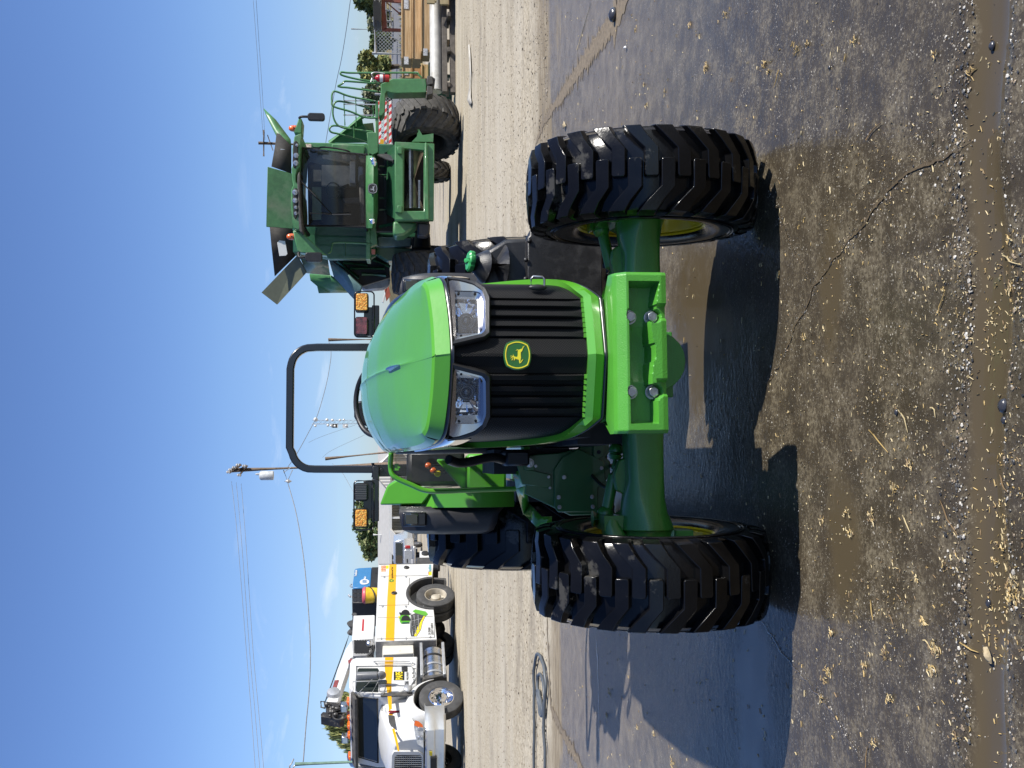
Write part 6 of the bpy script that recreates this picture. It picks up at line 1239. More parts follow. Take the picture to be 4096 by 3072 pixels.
# ---- foliage
def leafmat(nm, c, v=.35):
    m, n, b = newmat(nm); oi = tex(n, .6, 3, .6); f2 = tex(n, 9, 2)
    n.links.new(mix(n, ramp(n, f2, [(.3, 0.), (.7, 1.)]), tuple(x * (1 - v) for x in c), tuple(x * (1 + v) for x in c)), b.inputs['Base Color']); b.inputs['Roughness'].default_value = .6; b.inputs['Specular IOR Level'].default_value = .25
    return m
BARK = mat('tree_bark', (.12, .095, .07), .9, bump=.5, bs=20)
def tree(name, label, cat_, x0, x1, z0, z1, y, leaves, cols, size=.2, blobs=22, gz=None, droop=0, group='trees beyond the yard', trunk=.18, fill=1., seed=0, stuff=None):
    rnd = random.Random(seed + int(x0 * 97)); cx = (x0 + x1) / 2; w_ = (x1 - x0) / 2; h = (z1 - z0) / 2; cz = (z0 + z1) / 2; g = hgt(cx, y) if gz is None else gz
    t = thing(name, label, cat_, (cx, y, g), 0, group)
    bl = []
    for i in range(blobs):
        a = rnd.random() * 6.28; r = rnd.random() ** .5; zz_ = rnd.uniform(-.8, .8); k = (1 - zz_ * zz_ * .7) ** .5
        bl.append((cos(a) * r * w_ * .88 * k, sin(a) * r * w_ * .8 * k, cz - g + zz_ * h * .85, rnd.uniform(.28, .55) * min(w_, h * 1.5)))
    lm = MB(); per_ = int(leaves * fill / blobs)
    for bx_, by_, bz_, br_ in bl:
        dark = rnd.random() < .45
        for k in range(per_):
            d = Vector((rnd.gauss(0, 1), rnd.gauss(0, 1), rnd.gauss(0, 1))).normalized() * br_ * (rnd.random() ** .35) * rnd.uniform(.75, 1.15)
            p = Vector((bx_, by_, bz_)) + Vector((d.x, d.y, d.z * .8 - (droop * rnd.random() * br_ if droop else 0)))
            s_ = size * rnd.uniform(.5, 1.2); u = Vector((rnd.gauss(0, 1), rnd.gauss(0, 1), rnd.gauss(0, .6))).normalized(); v = u.cross(Vector((rnd.gauss(0, 1), rnd.gauss(0, 1), rnd.gauss(0, 1)))).normalized()
            if droop: u = Vector((rnd.gauss(0, .15), rnd.gauss(0, .15), -1)).normalized(); v = u.cross(Vector((rnd.gauss(0, 1), rnd.gauss(0, 1), 0))).normalized() * .35; s_ *= 1.8
            lm.add([p + u * s_, p + v * s_ * .55, p - u * s_ * .8, p - v * s_ * .55], [(0, 1, 2, 3)], (1 if dark else 0) if rnd.random() < .8 else len(cols) - 1)
    o = lm.build('crown', cols, t, ang=0)
    tr2 = MB(); top = Vector((0, 0, (cz - g)))
    tr2.tube([(0, 0, -.2), (rnd.uniform(-.1, .1), 0, (z0 - g) * .6), top], [trunk, trunk * .8, trunk * .35], 8)
    for bx_, by_, bz_, br_ in bl[:9]: tr2.tube([(0, 0, max(.3, (z0 - g)) * .8), (bx_ * .5, by_ * .5, (bz_ + z0 - g) / 2), (bx_, by_, bz_)], [trunk * .5, trunk * .3, trunk * .1], 5)
    tr2.build('trunk', BARK, t, ang=60); return t
LA = [leafmat('leaf_dark_green', (.075, .115, .045)), leafmat('leaf_mid_green', (.125, .165, .065)), leafmat('leaf_olive', (.21, .22, .10))]
LB = [leafmat('leaf_grey_green', (.24, .245, .15)), leafmat('leaf_mid_olive', (.15, .17, .08)), LA[0]]
LC = [leafmat('leaf_yellow_green', (.32, .31, .11)), leafmat('leaf_green_gold', (.20, .22, .08)), LA[0]]
def tpx(name, label, f, a0, a1, b0, b1, y, **k):
    p, q = wy(f(a0, b1), y), wy(f(a1, b0), y); return tree(name, label, 'tree', p.x, q.x, q.z, p.z, y, k.pop('leaves', 3500), k.pop('cols', LA), **k)
tpx('shade_tree', 'dark green tree at the far right edge above the rack', B7, 315, 560, -160, 120, 62, cols=LA, size=.17, leaves=3800, seed=1)
tpx('olive_tree', 'pale grey green tree behind the dark stacked boards on the rack', B7, 450, 760, 60, 335, 74, cols=LB, size=.2, seed=2)
tpx('shade_tree', 'dark bushy tree behind the chain link fence panel', B7, 480, 740, 330, 570, 68, cols=LA, size=.18, seed=3)
tpx('olive_tree', 'yellow green tree rising left of the fence post behind the ladder', B7, 335, 760, 570, 900, 60, cols=LC, size=.17, leaves=5500, blobs=22, seed=4)
tpx('shade_tree', 'small green tree seen between the combine handrails', B7, 415, 700, 920, 1280, 76, cols=LB, size=.2, seed=5)
tpx('shade_tree', 'spreading dark tree above the grey carport roof', D6, 560, 980, 500, 1180, 100, cols=LA, size=.27, leaves=6500, blobs=20, seed=6)
tpx('shade_tree', 'dark tree top half hidden behind the left warning lights', D6, 470, 900, 200, 760, 108, cols=LA, size=.28, leaves=4500, seed=7)
tpx('weeping_tree', 'weeping willow with trailing branches behind the truck cab', DF, 150, 600, 760, 1330, 46, cols=LC, size=.12, leaves=6500, blobs=18, droop=1.1, seed=8)
tpx('weeping_tree', 'thin drooping willow crown left of the truck windscreen behind the mirror', DF, 300, 620, 1180, 1470, 48, cols=LC, size=.11, leaves=1700, droop=1.2, fill=.7, seed=9)
tpx('shade_tree', 'scrap of green tree beside the leaning pole behind the roll bar', lambda a, b: (1000 + .5425 * a, 1800 + .5425 * b), 1000, 1100, 0, 60, 110, cols=LB, size=.25, leaves=1200, seed=10)
# scrub on the bank
sb = MB()
for i in range(5200):
    y = random.uniform(45, 60); x = random.uniform(.14, .42) * y; z = hgt(x, y); s_ = random.uniform(.08, .22)
    if MN.noise(Vector((x * .35, y * .35, 4))) < -.05: continue
    a = random.random() * 6.3; sb.add([(x - s_ * .35 * cos(a), y - s_ * .35 * sin(a), z), (x + s_ * .35 * cos(a), y + s_ * .35 * sin(a), z), (x + random.gauss(0, .08), y, z + s_ * 2.2)], [(0, 1, 2)], random.randrange(3))
tag(sb.build('dry_grass', [mat('dry_grass_gold', (.36, .28, .13), .8), mat('dry_grass_olive', (.20, .19, .09), .8), LA[2]], ang=0), kind='stuff')
# road on the bank
rd = MB(); ys = [61 + i * 2 for i in range(9)]; rd.grid([[(x, y, hgt(x, y) + .02) for y in ys] for x in (10.5, 13, 16, 20, 26, 34, 60)]); r_ = rd.build('road', mat('grey_asphalt', (.20, .20, .205), .8, var=.12, vs=2), ang=0); r_['kind'] = 'structure'
# ---- wooden crates
WOOD, n, b = newmat('crate_pine'); lk = n.links.new
g1_ = tex(n, 1.4, 5, .6, sc3=(1, 6, 14), dist=.8); lk(mix(n, ramp(n, g1_, [(.35, 0.), (.65, 1.)]), (.38, .23, .10), (.58, .40, .21)), b.inputs['Base Color']); b.inputs['Roughness'].default_value = .75
vk = N(n, 'ShaderNodeTexVoronoi'); vk.inputs['Scale'].default_value = 4.2; lk(N(n, 'ShaderNodeTexCoord').outputs['Object'], vk.inputs['Vector'])
lk(mix(n, ramp(n, vk.outputs['Distance'], [(.04, 1.), (.075, 0.)]), mix(n, ramp(n, g1_, [(.35, 0.), (.65, 1.)]), (.38, .23, .10), (.58, .40, .21)), (.14, .07, .03)), b.inputs['Base Color'])
WOOD2 = mat('crate_end_pine', (.33, .24, .14), .8, var=.15); WOOD3 = mat('crate_orange_ply', (.48, .26, .10), .75, var=.12)
def crate(label, f, a0, a1, b0, b1, y, dep=.85, m_=WOOD, paper=None, group='long wooden crates stacked on pallets', skew=0):
    p, q = wy(f(a0, b1), y), wy(f(a1, b0), y); x0, x1, z0, z1 = p.x, q.x, q.z, p.z
    t = thing('wooden_crate', label, 'crate', ((x0 + x1) / 2, y + dep / 2, z0), RD(skew), group); w_ = (x1 - x0) / 2; h = z1 - z0
    MB().bx(-w_, w_, -dep / 2, dep / 2, 0, h).build('body', m_, t, bevel=.004)
    l_ = MB(); l_.bx(-w_ - .004, w_ + .004, -dep / 2 - .03, dep / 2 + .012, h - .03, h + .002); l_.build('lid_board', m_, t, bevel=.003)
    c = MB(); c.bx(-w_ - .02, -w_, -dep / 2 - .012, dep / 2, .0, h - .035); c.build('end_board', WOOD2, t, bevel=.003)
    for px_, pw in (paper or []): MB().bx(px_ - pw / 2, px_ + pw / 2, -dep / 2 - .017, -dep / 2 - .012, h * .3, h * .75).build('shipping_label', M_['wltr'] if 0 else mat('paper_label', (.62, .62, .62), .7, var=.4, vs=30) if 'paper_label' not in bpy.data.materials else bpy.data.materials['paper_label'], t)
    return t
crate('topmost long pine crate of the near stack with a torn label at its left end', B8, 912, 1088, -320, 1028, 29.6, paper=[(-1.15, .22), (.45, .28)])
crate('middle long pine crate of the near stack showing dark knots', B8, 1095, 1252, -320, 1035, 29.6)
crate('lowest long pine crate of the near stack with white label left', B8, 1256, 1420, -320, 912, 29.45, paper=[(-1.0, .20)])
crate('upper small pale crate just left of the near stack', B8, 925, 1080, 1175, 1370, 31.2, m_=WOOD, paper=[(-.05, .09)])
crate('middle small orange crate left of the near stack', B8, 1088, 1252, 1180, 1380, 31.2, m_=WOOD3, paper=[(-.02, .08)])
crate('lower small tan crate left of the near stack', B8, 1262, 1384, 1140, 1380, 31.1, m_=WOOD)
crate('orange plywood crate directly behind the combine ladder', B7, 905, 1100, 835, 870, 32.5, m_=WOOD3)
for k, (a0, a1, lb) in enumerate(((945, 1012, 'upper pale crate seen between combine ladder and front tyre'), (1018, 1085, 'middle pale crate with scribbled label between ladder and tyre'), (1090, 1170, 'lower orange crate between the combine ladder and front tyre'))): crate(lb, B7, a0, a1, 1020, 1145 - 20 * k, 33.5, m_=(WOOD, WOOD, WOOD3)[k], paper=[(0, .2)] if k < 2 else None)
# boards and pallet timbers below
def timber(label, f, a0, a1, b0, b1, y, d=.5, mt=None, name='timber', group='timbers under the crates'):
    p, q = wy(f(a0, b1), y), wy(f(a1, b0), y); return tag(MB().bx(-(q.x - p.x) / 2, (q.x - p.x) / 2, -d / 2, d / 2, 0, p.z - q.z).build(name, mt or WOOD2, bevel=.006), label, 'timber', group), ((p.x + q.x) / 2, y + d / 2, q.z)
for args in (('long flat board directly under the lowest near crate', B8, 1425, 1480, -300, 880, 29.6, .8), ('weathered plank stack base under the near crates', B8, 1490, 1560, -300, 860, 29.9, .7), ('short dark beam under the near crates at the right', B8, 1560, 1800, -200, 90, 29.9, .3), ('second short dark beam under the near crates near the left', B8, 1560, 1800, 700, 800, 29.9, .3)):
    o, l = timber(*args); o.location = l
gm = thing('farm_implement', 'dark green steel implement frame on the ground below the crates', 'implement', (9.3, 31, 0)); 
for bxs in (((1385, 1500), (1140, 1400)), ((1500, 1760), (1350, 1400)), ((1430, 1500), (900, 1200))): p, q = wy(B8(bxs[0][0], bxs[1][1]), 31), wy(B8(bxs[0][1], bxs[1][0]), 31); MB().bx(p.x - 9.3, q.x - 9.3, -.2, .2, q.z, p.z).build('frame_beam', M_['dkgreen'], gm, bevel=.01)
p, q = wy(B7(1175, 1135), 30.5), wy(B7(1310, 1010), 30.5); MB().bx(p.x - 9.3, q.x - 9.3, -.6, .0, 0, p.z).build('frame_panel', M_['dkgreen'], gm, bevel=.02)
# corrugated white pipe on dark timbers
pp = MB(); a_, b__ = WD.py(*B7(1262, 1018), 28.3), WD.py(*B7(1310, -200), 28.9); r = .155; k = 150; a_.z = b__.z = .52
prof = [a_.lerp(b__, i / k) for i in range(k + 1)]
pp.tube(prof, [r + (.010 if i % 2 else 0) for i in range(k + 1)], 28, cap=False); pp.tube(prof, [r * .9] * (k + 1), 20, cap=False); tag(pp.build('corrugated_pipe', mat('white_ribbed_plastic', (.62, .61, .57), .5, var=.1, c2=(.35, .33, .28), c2lo=.55, c2hi=.8, c2s=2), ang=80), 'long white corrugated drain pipe lying on old timbers in front of the crates', 'pipe')
sk2 = mat('weathered_timber', (.12, .105, .09), .85, var=.3, bump=.5, bs=40)
for lb, z0, z1, dy in (('weathered grey beam directly below the white corrugated pipe', .22, .36, 0), ('blackened beam lying on the gravel under the white pipe', 0, .14, .05)):
    o = MB(); o.prism([(a_.x - .05, a_.y - .25 + dy, z0), (b__.x, b__.y - .25 + dy, z0), (b__.x, b__.y - .25 + dy, z1), (a_.x - .05, a_.y - .25 + dy, z1)], (0, .3, 0)); tag(o.build('timber', sk2, bevel=.01), lb, 'timber')
for i in range(5):
    x = a_.x + .1 + i * .95; tag(MB().bx(x, x + .12, a_.y - .2, a_.y + .8, .14, .22).build('timber', sk2, bevel=.006), ('cross piece between the two beams under the pipe, counted %s from its open end' % ('first', 'second', 'third', 'fourth', 'fifth')[i]), 'timber', 'cross pieces under the pipe')
pb2 = thing('wooden_pallet', 'pale wooden pallet on edge at the far right border before the crates', 'pallet', (10.9, 28.2, 0))
for a0, a1, b1 in ((1360, 1500, 75), (1590, 1740, 95), (1500, 1530, 50)): p, q = wy(B8(a0, b1), 28.2), wy(B8(a1, -200), 28.2); MB().bx(p.x - 10.9, q.x - 10.9, -.1, 0, q.z, p.z).build('board', mat('pale_pallet_wood', (.42, .34, .19), .8) if 'pale_pallet_wood' not in bpy.data.materials else bpy.data.materials['pale_pallet_wood'], pb2, bevel=.005)
MB().bx(-.3, 1, .0, .1, 0, 1.0).build('stringer', sk2, pb2)
# rusty rack with boards
RUST = mat('rusty_red_steel', (.27, .075, .045), .7, var=.25, c2=(.16, .07, .04), c2lo=.5, c2hi=.7)
rk_ = thing('steel_rack', 'rusty red steel rack with a diagonal brace behind the crates', 'rack', (10.6, 32.5, 0)); og = (10.6, 32.5, 0)
def rkp(pts, d=.12, nm='beam'): return flat([B8(*q) for q in pts], 32.5, d, nm, RUST, rk_, .006, og)
rkp([(555, -200), (620, -200), (628, 180), (640, 260), (655, 500), (640, 520), (560, 525)]); rkp([(640, 492), (900, 505), (896, 552), (560, 540), (565, 525)], .1, 'post'); rkp([(620, -10), (905, -10), (905, 48), (625, 20)], .1, 'post'); rkp([(640, 45), (655, 38), (900, 240), (905, 262), (890, 262)], .04, 'brace')
pz0 = MB().bx(-1.45, -1.35, 0, .1, 0, wy(B8(890, 500), 32.5).z).build('post', RUST, rk_)
def board(lb, f, a0, a1, b0, b1, y, d, mt, nm='board_stack'):
    p, q = wy(f(a0, b1), y), wy(f(a1, b0), y); o = MB(); h = p.z - q.z; k = 7
    for i in range(k): j = random.uniform(-.04, .04); o.bx(p.x - (p.x + q.x) / 2 + j, q.x - (p.x + q.x) / 2 + j, -d / 2, d / 2, h * i / k + .004, h * (i + 1) / k - .004)
    o = o.build(nm, mt, ang=0); o.location = ((p.x + q.x) / 2, y, q.z); return tag(o, lb, 'boards')
board('black stacked boards lying on top of the rusty rack', B8, 415, 553, 110, 460, 32.6, .9, M_['blk']); board('pale grey stacked boards on the rack at the right border', B8, 415, 553, -200, 105, 32.6, .9, mat('grey_boards', (.35, .34, .31), .8, var=.3))
# ---- chain link fence
cm_, n, b = newmat('chain_link'); lk = n.links.new; mp2 = N(n, 'ShaderNodeMapping'); mp2.inputs['Rotation'].default_value = (0, RD(45), 0); lk(N(n, 'ShaderNodeTexCoord').outputs['Object'], mp2.inputs[0])
wa = N(n, 'ShaderNodeTexWave', wave_type='BANDS', bands_direction='X'); wb2 = N(n, 'ShaderNodeTexWave', wave_type='BANDS', bands_direction='Z')
for q in (wa, wb2): q.inputs['Scale'].default_value = 3.6; lk(mp2.outputs[0], q.inputs[0])
lk(ramp(n, mix(n, 1., wa.outputs['Fac'], wb2.outputs['Fac'], 'LIGHTEN'), [(.90, 0.), (.96, 1.)]), b.inputs['Alpha']); b.inputs['Base Color'].default_value = (.30, .31, .31, 1); b.inputs['Roughness'].default_value = .5; b.inputs['Metallic'].default_value = .4
fn = thing('chain_link_fence', 'galvanised chain link fence panel with top rail behind the wooden crates', 'fence', (10, 36, 0)); og = Vector((10, 36, 0))
fm = MB(); fm.add([wy(B8(430, 460), 36) - og, wy(B8(462, 935), 36) - og, Vector((wy(B8(462, 935), 36).x - 10, 0, .1)), Vector((wy(B8(430, 460), 36).x - 10, 0, .1))], [(0, 1, 2, 3)]); fm.build('mesh', cm_, fn, ang=0)
fr4 = MB(); fr4.tube([wy(B8(425, 300), 36) - og, wy(B8(455, 940), 36) - og], .055, 8); fr4.build('top_rail', M_['steel'], fn); x = wy(B8(600, 950), 36).x - 10; MB().tube([(x, 0, -.1), (x, 0, wy(B8(390, 950), 36).z)], .05, 8).build('post', M_['steel'], fn)
g_ = thing('steel_gate', 'grey tubular steel gate beyond the rusty rack', 'gate', (12.5, 40, 0)); og = Vector((12.5, 40, 0))
for i, (p, q) in enumerate([((630, 10), (650, 500)), ((700, 10), (715, 470)), ((625, 175), (745, 200)), ((660, 380), (740, 392)), ((640, 372), (735, 378))]): MB().tube([wy(B8(*p), 40) - og, wy(B8(*q), 40) - og], .045, 6).build('gate_tube', M_['steel'], g_)
g_ = thing('steel_gate', 'grey tubular gate between the combine ladder and tyre', 'gate', (10, 37, 0)); og = Vector((10, 37, 0))
for p, q in [((815, 1020), (815, 1330)), ((550, 1040), (890, 1060)), ((790, 1165), (870, 1150)), ((590, 1460), (760, 1472)), ((600, 1600), (760, 1600))]: MB().tube([wy(B7(*p), 37) - og, wy(B7(*q), 37) - og], .04, 6).build('gate_tube', M_['steel'], g_)
fm = MB(); fm.add([wy(B7(600, 1030), 37) - og, wy(B7(600, 1700), 37) - og, wy(B7(900, 1700), 37) - og, wy(B7(900, 1030), 37) - og], [(0, 1, 2, 3)]); fm.build('mesh', cm_, g_, ang=0)
# ---- striped barricades
sm, n, b = newmat('red_white_stripes'); lk = n.links.new; mp3 = N(n, 'ShaderNodeMapping'); mp3.inputs['Rotation'].default_value = (0, RD(45), 0); lk(N(n, 'ShaderNodeTexCoord').outputs['Object'], mp3.inputs[0]); wv = N(n, 'ShaderNodeTexWave', wave_type='BANDS', bands_direction='X'); wv.inputs['Scale'].default_value = 1.9; lk(mp3.outputs[0], wv.inputs[0])
lk(mix(n, ramp(n, wv.outputs['Fac'], [(.49, 0.), (.51, 1.)]), (.75, .73, .70), (.62, .04, .04)), b.inputs['Base Color']); b.inputs['Roughness'].default_value = .4
ba = thing('road_barricade', 'red and white striped barricade boards behind the combine front tyre', 'barricade', (8.4, 35, 0)); og = Vector((8.4, 35, 0))
for a0, a1 in ((585, 622), (655, 682), (708, 735)): flat([B7(a0, 1115), B7(a0, 1640), B7(a1, 1640), B7(a1, 1115)], 35, .03, 'board', sm, ba, 0, og)
for bb in (1180, 1560): p = wy(B7(600, bb), 35) - og; MB().bx(p.x - .04, p.x + .04, .03, .1, 0, p.z + .1).build('post', M_['steel'], ba)
flat([B7(610, 1540), B7(650, 1540), B7(650, 1600), B7(610, 1600)], 34.96, .02, 'warning_lamp', M_['orangest'], ba, 0, og)
for bb in (1640, 1690, 1725): flat([B7(690, bb), B7(730, bb), B7(730, bb + 14), B7(690, bb + 14)], 34.96, .02, 'yellow_tag', M_['yltr'], ba, 0, og)
rb3 = thing('red_trailer', 'red and white machine edge beyond the combine by the right warning lights', 'machine', (3.2, 44, 0)); og = Vector((3.2, 44, 0))
for pts, mt, nm in (([(1955, 1190), (2020, 1140), (2060, 1330), (1990, 1420)], mat('faded_red', (.38, .09, .05), .5), 'body'), ([(1920, 1440), (2005, 1160), (2020, 1170), (1945, 1450)], WH, 'edge')): flat([(1050 + .2486 * a, 850 + .2486 * b_) for a, b_ in pts], 44, .4, nm, mt, rb3, .01, og)
# ---- poles and wires
WOODP = mat('weathered_pole_wood', (.22, .165, .12), .85, var=.25, bump=.5, bs=12)
def pole(label, X0, Y0, X1, Y1, y, r=.16, arms=(), name='utility_pole'):
    t0, b0 = wy((X0, Y0), y), wy((X1, Y1), y); d = (b0 - t0) / (b0.z - t0.z); g = hgt(b0.x, y) - .2; base = t0 + d * (g - t0.z)
    t = thing(name, label, 'utility pole', base, 0, 'utility poles'); MB().tube([(0, 0, 0), t0 - base], [r * 1.25, r * .8], 12).build('pole', WOODP, t, ang=60)
    for pts, rr in arms: P = [wy(q, y - .2) - base for q in pts]; MB().tube(P, rr, 4, rot=pi / 4).build('crossarm', WOODP, t)
    return t, base
pA, bA = pole('tall wooden power pole with transformer and slanted crossarms behind the roll bar', 925, 1881, 1565, 1857, 62, .17, [([(919, 1890), (965, 1858)], .09), ([(958, 1900), (990, 1862)], .07), ([(950, 1884), (975, 1868)], .06)])
tf = MB(); p = wy((1066, 1902), 61.6) - bA; h = wy((1045, 1902), 61.6).z - wy((1100, 1902), 61.6).z
tf.lathe([(.001, -h / 2), (.26, -h / 2), (.27, -h / 2 + .05), (.27, h / 2 - .08), (.20, h / 2), (.001, h / 2)], p, (0, 0, 1), 24); tf.lathe([(.001, 0), (.05, 0), (.07, .1), (.04, .2), (.02, .25)], p + Vector((.08, 0, h / 2)), (0, 0, 1), 8); tf.build('transformer', mat('pale_grey_enamel', (.55, .57, .58), .4), pA, ang=50)
ins = mat('insulator', (.5, .5, .5), .3)
for X, Y in ((922, 1888), (930, 1879), (945, 1870), (960, 1860), (965, 1900), (985, 1864)): c = wy((X, Y), 61.8) - bA; MB().lathe([(.05, 0), (.11, .05), (.05, .1), (.10, .16), (.04, .24)], c, (0, 0, 1), 10).build('insulator', ins, pA)
for pts in ([(1134, 1880), (1150, 1925)], [(1134, 1890), (1163, 1870)], [(1170, 1880), (1150, 1925)]): MB().tube([wy(q, 61.8) - bA for q in pts], .03, 5).build('bracket', M_['steel'], pA)
c = wy((1152, 1925), 61.7) - bA; MB().tube([c + Vector((0, 0, .2)), c, c - Vector((0, 0, .2))], [.03, .13, .03], 8).build('cable_spreader', ins, pA)
pole('bare leaning pole right of the tall power pole', 1301, 1835, 1559, 1808, 72, .15); pole('short bare pole end just right of the roll bar', 1313, 1359, 1458, 1358, 74, .15)
pole('distant pole with double crossarm above the combine tank', 1034, 572, 1500, 590, 95, .18, [([(1055, 520), (1055, 625)], .09), ([(1070, 540), (1092, 602)], .06)])
lp = thing('light_pole', 'thin green lamp post at the far left behind the truck mirror', 'lamp post', (wy((1400, 3048), 40).x, 40, 0)); z = wy((1180, 3044), 40).z
MB().tube([(0, 0, 0), (0, 0, z)], [.09, .07], 10).build('post', mat('pale_green_metal', (.20, .32, .26), .5), lp); ar_ = MB(); ar_.tube(cr_([(.0, 0, z - .1), (-.1, 0, z + .05), (-.35, 0, z + .1), (-.1, 0, z + .2), (.05, 0, z + .12), (.2, 0, z + .05)]), .03, 6); ar_.build('lamp_bracket', M_['steel'], lp, ang=60)
pp2 = thing('light_pole', 'thin distant mast above the trees behind the fence post', 'mast', (wy(B7(300, 320), 90).x, 90, 2.5)); MB().tube([(0, 0, 0), (0, 0, wy(B7(290, 320), 90).z - 2.5)], .06, 6).build('mast_tube', M_['steel'], pp2)
WIRE = mat('aluminium_wire', (.26, .28, .30), .5)
def wire(label, pts, y0, y1=None, r=.017):
    k = len(pts) - 1; P = smooth([wy(q, y0 + ((y1 or y0) - y0) * i / k) for i, q in enumerate(pts)], 8); tag(MB().tube(P, r * .7, 4).build('power_line', WIRE, ang=80), label, 'power line', 'overhead wires')
wire('uppermost thin wire running left from the tall power pole', [(926, 1926), (950, 2150), (985, 2600), (1005, 2850), (1022, 3090)], 62, 50); wire('second thin wire running left from the tall power pole', [(945, 1930), (965, 2150), (998, 2600), (1020, 2850), (1040, 3090)], 62, 50); wire('third thin wire running left from the tall power pole', [(965, 1935), (985, 2190), (1012, 2600), (1035, 2850), (1056, 3090)], 62, 50)
wire('thick twisted service cable sagging from the tall pole to the left lamp post', [(1152, 1935), (1185, 2055), (1213, 2222), (1231, 2407), (1241, 2590), (1238, 2740), (1224, 2900), (1213, 3046)], 61.5, 42, .035)
wire('pair of thin wires above the combine, left one', [(1012, -10), (1028, 200), (1038, 350), (1052, 540)], 90, 95, .02); wire('pair of thin wires above the combine, right one', [(1024, -10), (1038, 200), (1048, 350), (1060, 560)], 90, 95, .02)
wire('single cable crossing the sky behind the combine handrails', [(1403, -10), (1385, 120), (1365, 240), (1345, 330), (1318, 480), (1300, 590)], 60, 70, .025)
wire('long cable seen through the roll bar reaching the tall pole', [(1313, 1359), (1324, 1410), (1318, 1470), (1302, 1550), (1273, 1651), (1250, 1700), (1190, 1810), (1150, 1870)], 74, 62, .03); wire('thin wire from the short pole end down to the lattice mast', [(1290, 1830), (1330, 1800), (1458, 1740)], 72, 80, .015)
wire('thin slack wire beside the bare leaning pole on its left', [(1330, 1855), (1365, 1885), (1415, 1970), (1440, 2010)], 72, 70, .02); wire('faint guy wire left of the lattice mast', [(1235, 1770), (1290, 1745), (1420, 1700)], 150, 170, .03)
# ---- lattice mast with dishes
lm_ = thing('antenna_tower', 'tall lattice antenna mast with white dishes framed inside the roll bar', 'antenna tower', (wy((1500, 1690), 230).x, 230, 0)); z1 = wy((1248, 1690), 230).z; st_ = MB(); rr = .55
for i in range(3):
    a = i * 2.094; st_.tube([(rr * cos(a), rr * sin(a), 0), (rr * cos(a), rr * sin(a), z1)], .06, 4)
zz_ = 0; k = 0
while zz_ < z1 - 1: 
    for i in range(3): a, b_ = i * 2.094, (i + 1) * 2.094; st_.tube([(rr * cos(a), rr * sin(a), zz_), (rr * cos(b_), rr * sin(b_), zz_ + 1)], .035, 3)
    zz_ += 1
st_.build('lattice', M_['steel'], lm_, ang=0)
for X, dx, r in ((1263, -.9, .75), (1262, .8, .45), (1312, .7, .5), (1308, -.8, .55), (1325, .8, .4), (1330, -.7, .5), (1360, -.7, .45), (1340, .9, .5), (1385, .8, .4), (1375, -.8, .4), (1436, .8, .35)):
    zq = wy((X, 1690), 230).z; r *= .62; MB().lathe([(.001, 0), (r * .7, -.05), (r, -.25), (r * .95, -.3)], (dx * .8 * -1, -.7, zq), (0, -1, .0), 18).build('dish', WH, lm_, ang=60)
for X in (1338, 1342, 1382): zq = wy((X, 1690), 230).z; MB().bx(-1.1, -.3, -.5, -.3, zq - .6, zq + .6).build('panel_antenna', WH, lm_)
# ---- carport building
YB = 86.; bd_ = thing('carport_building', 'long low building with pale grey roof and open carport front', 'building', (-9, YB, 0)); og = Vector((-9, YB, 0))
RF = mat('pale_grey_roof', (.50, .49, .46), .85, var=.06, vs=3, bump=.4, bs=12)
e0, e1 = wy(D6(1085, -700), YB), wy(D6(1085, 1700), YB); zt_r = wy(D6(872, 500), YB + 4).z
rf3 = MB(); rf3.prism([Vector((x, y, z)) - og for x, y, z in [(e1.x, YB, e1.z), (e1.x, YB + 5.5, zt_r), (e1.x, YB + 11, e1.z)]], (e0.x - e1.x, 0, 0)); rf3.build('roof', RF, bd_, ang=0)
sd = wy(D6(1160, 680), YB); rf3 = MB(); l0 = wy(D6(1155, 1060), YB).x; l1 = wy(D6(1155, 690), YB).x; rf3.prism([Vector((l0, YB - 3, sd.z)) - og, Vector((l0, YB + .1, e0.z + .05)) - og, Vector((l0, YB + .1, e0.z - .1)) - og, Vector((l0, YB - 3, sd.z - .1)) - og], (l1 - l0, 0, 0)); rf3.build('porch_roof', RF, bd_, ang=0)
corr, n, b = newmat('corrugated_siding'); lk = n.links.new; wv2 = N(n, 'ShaderNodeTexWave', wave_type='BANDS', bands_direction='X'); wv2.inputs['Scale'].default_value = 1.3; lk(N(n, 'ShaderNodeTexCoord').outputs['Object'], wv2.inputs[0]); lk(mix(n, wv2.outputs['Fac'], (.42, .41, .38), (.62, .61, .57)), b.inputs['Base Color']); b.inputs['Roughness'].default_value = .6; bumpn(n, b, wv2.outputs['Fac'], .8, .03)
MB().bx(e1.x - og.x, e0.x - og.x, 6, 6.1, 0, e0.z).build('rear_wall', corr, bd_); MB().bx(e1.x - og.x, e0.x - og.x, -.05, .05, e0.z - .12, e0.z + .10).build('fascia', WH, bd_)
x0, x1 = wy(D6(1300, 905), YB).x, wy(D6(1300, 760), YB).x; MB().bx(x0 - og.x, x1 - og.x, 1.0, 1.1, 0, e0.z).build('front_wall', corr, bd_)
for bb in (500, 730, 1000, 1205, 200, -100): x = wy(D6(1300, bb), YB).x - og.x; MB().bx(x - .08, x + .08, 0, .15, 0, e0.z).build('post', WH, bd_)
sgp, sgq = wy(D6(1165, 938), YB - .1), wy(D6(1235, 800), YB - .1); sg_ = MB().bx(sgp.x - og.x, sgq.x - og.x, -.2, -.15, sgq.z, sgp.z).build('sign', mat('cream_sign', (.68, .65, .52), .6), bd_)
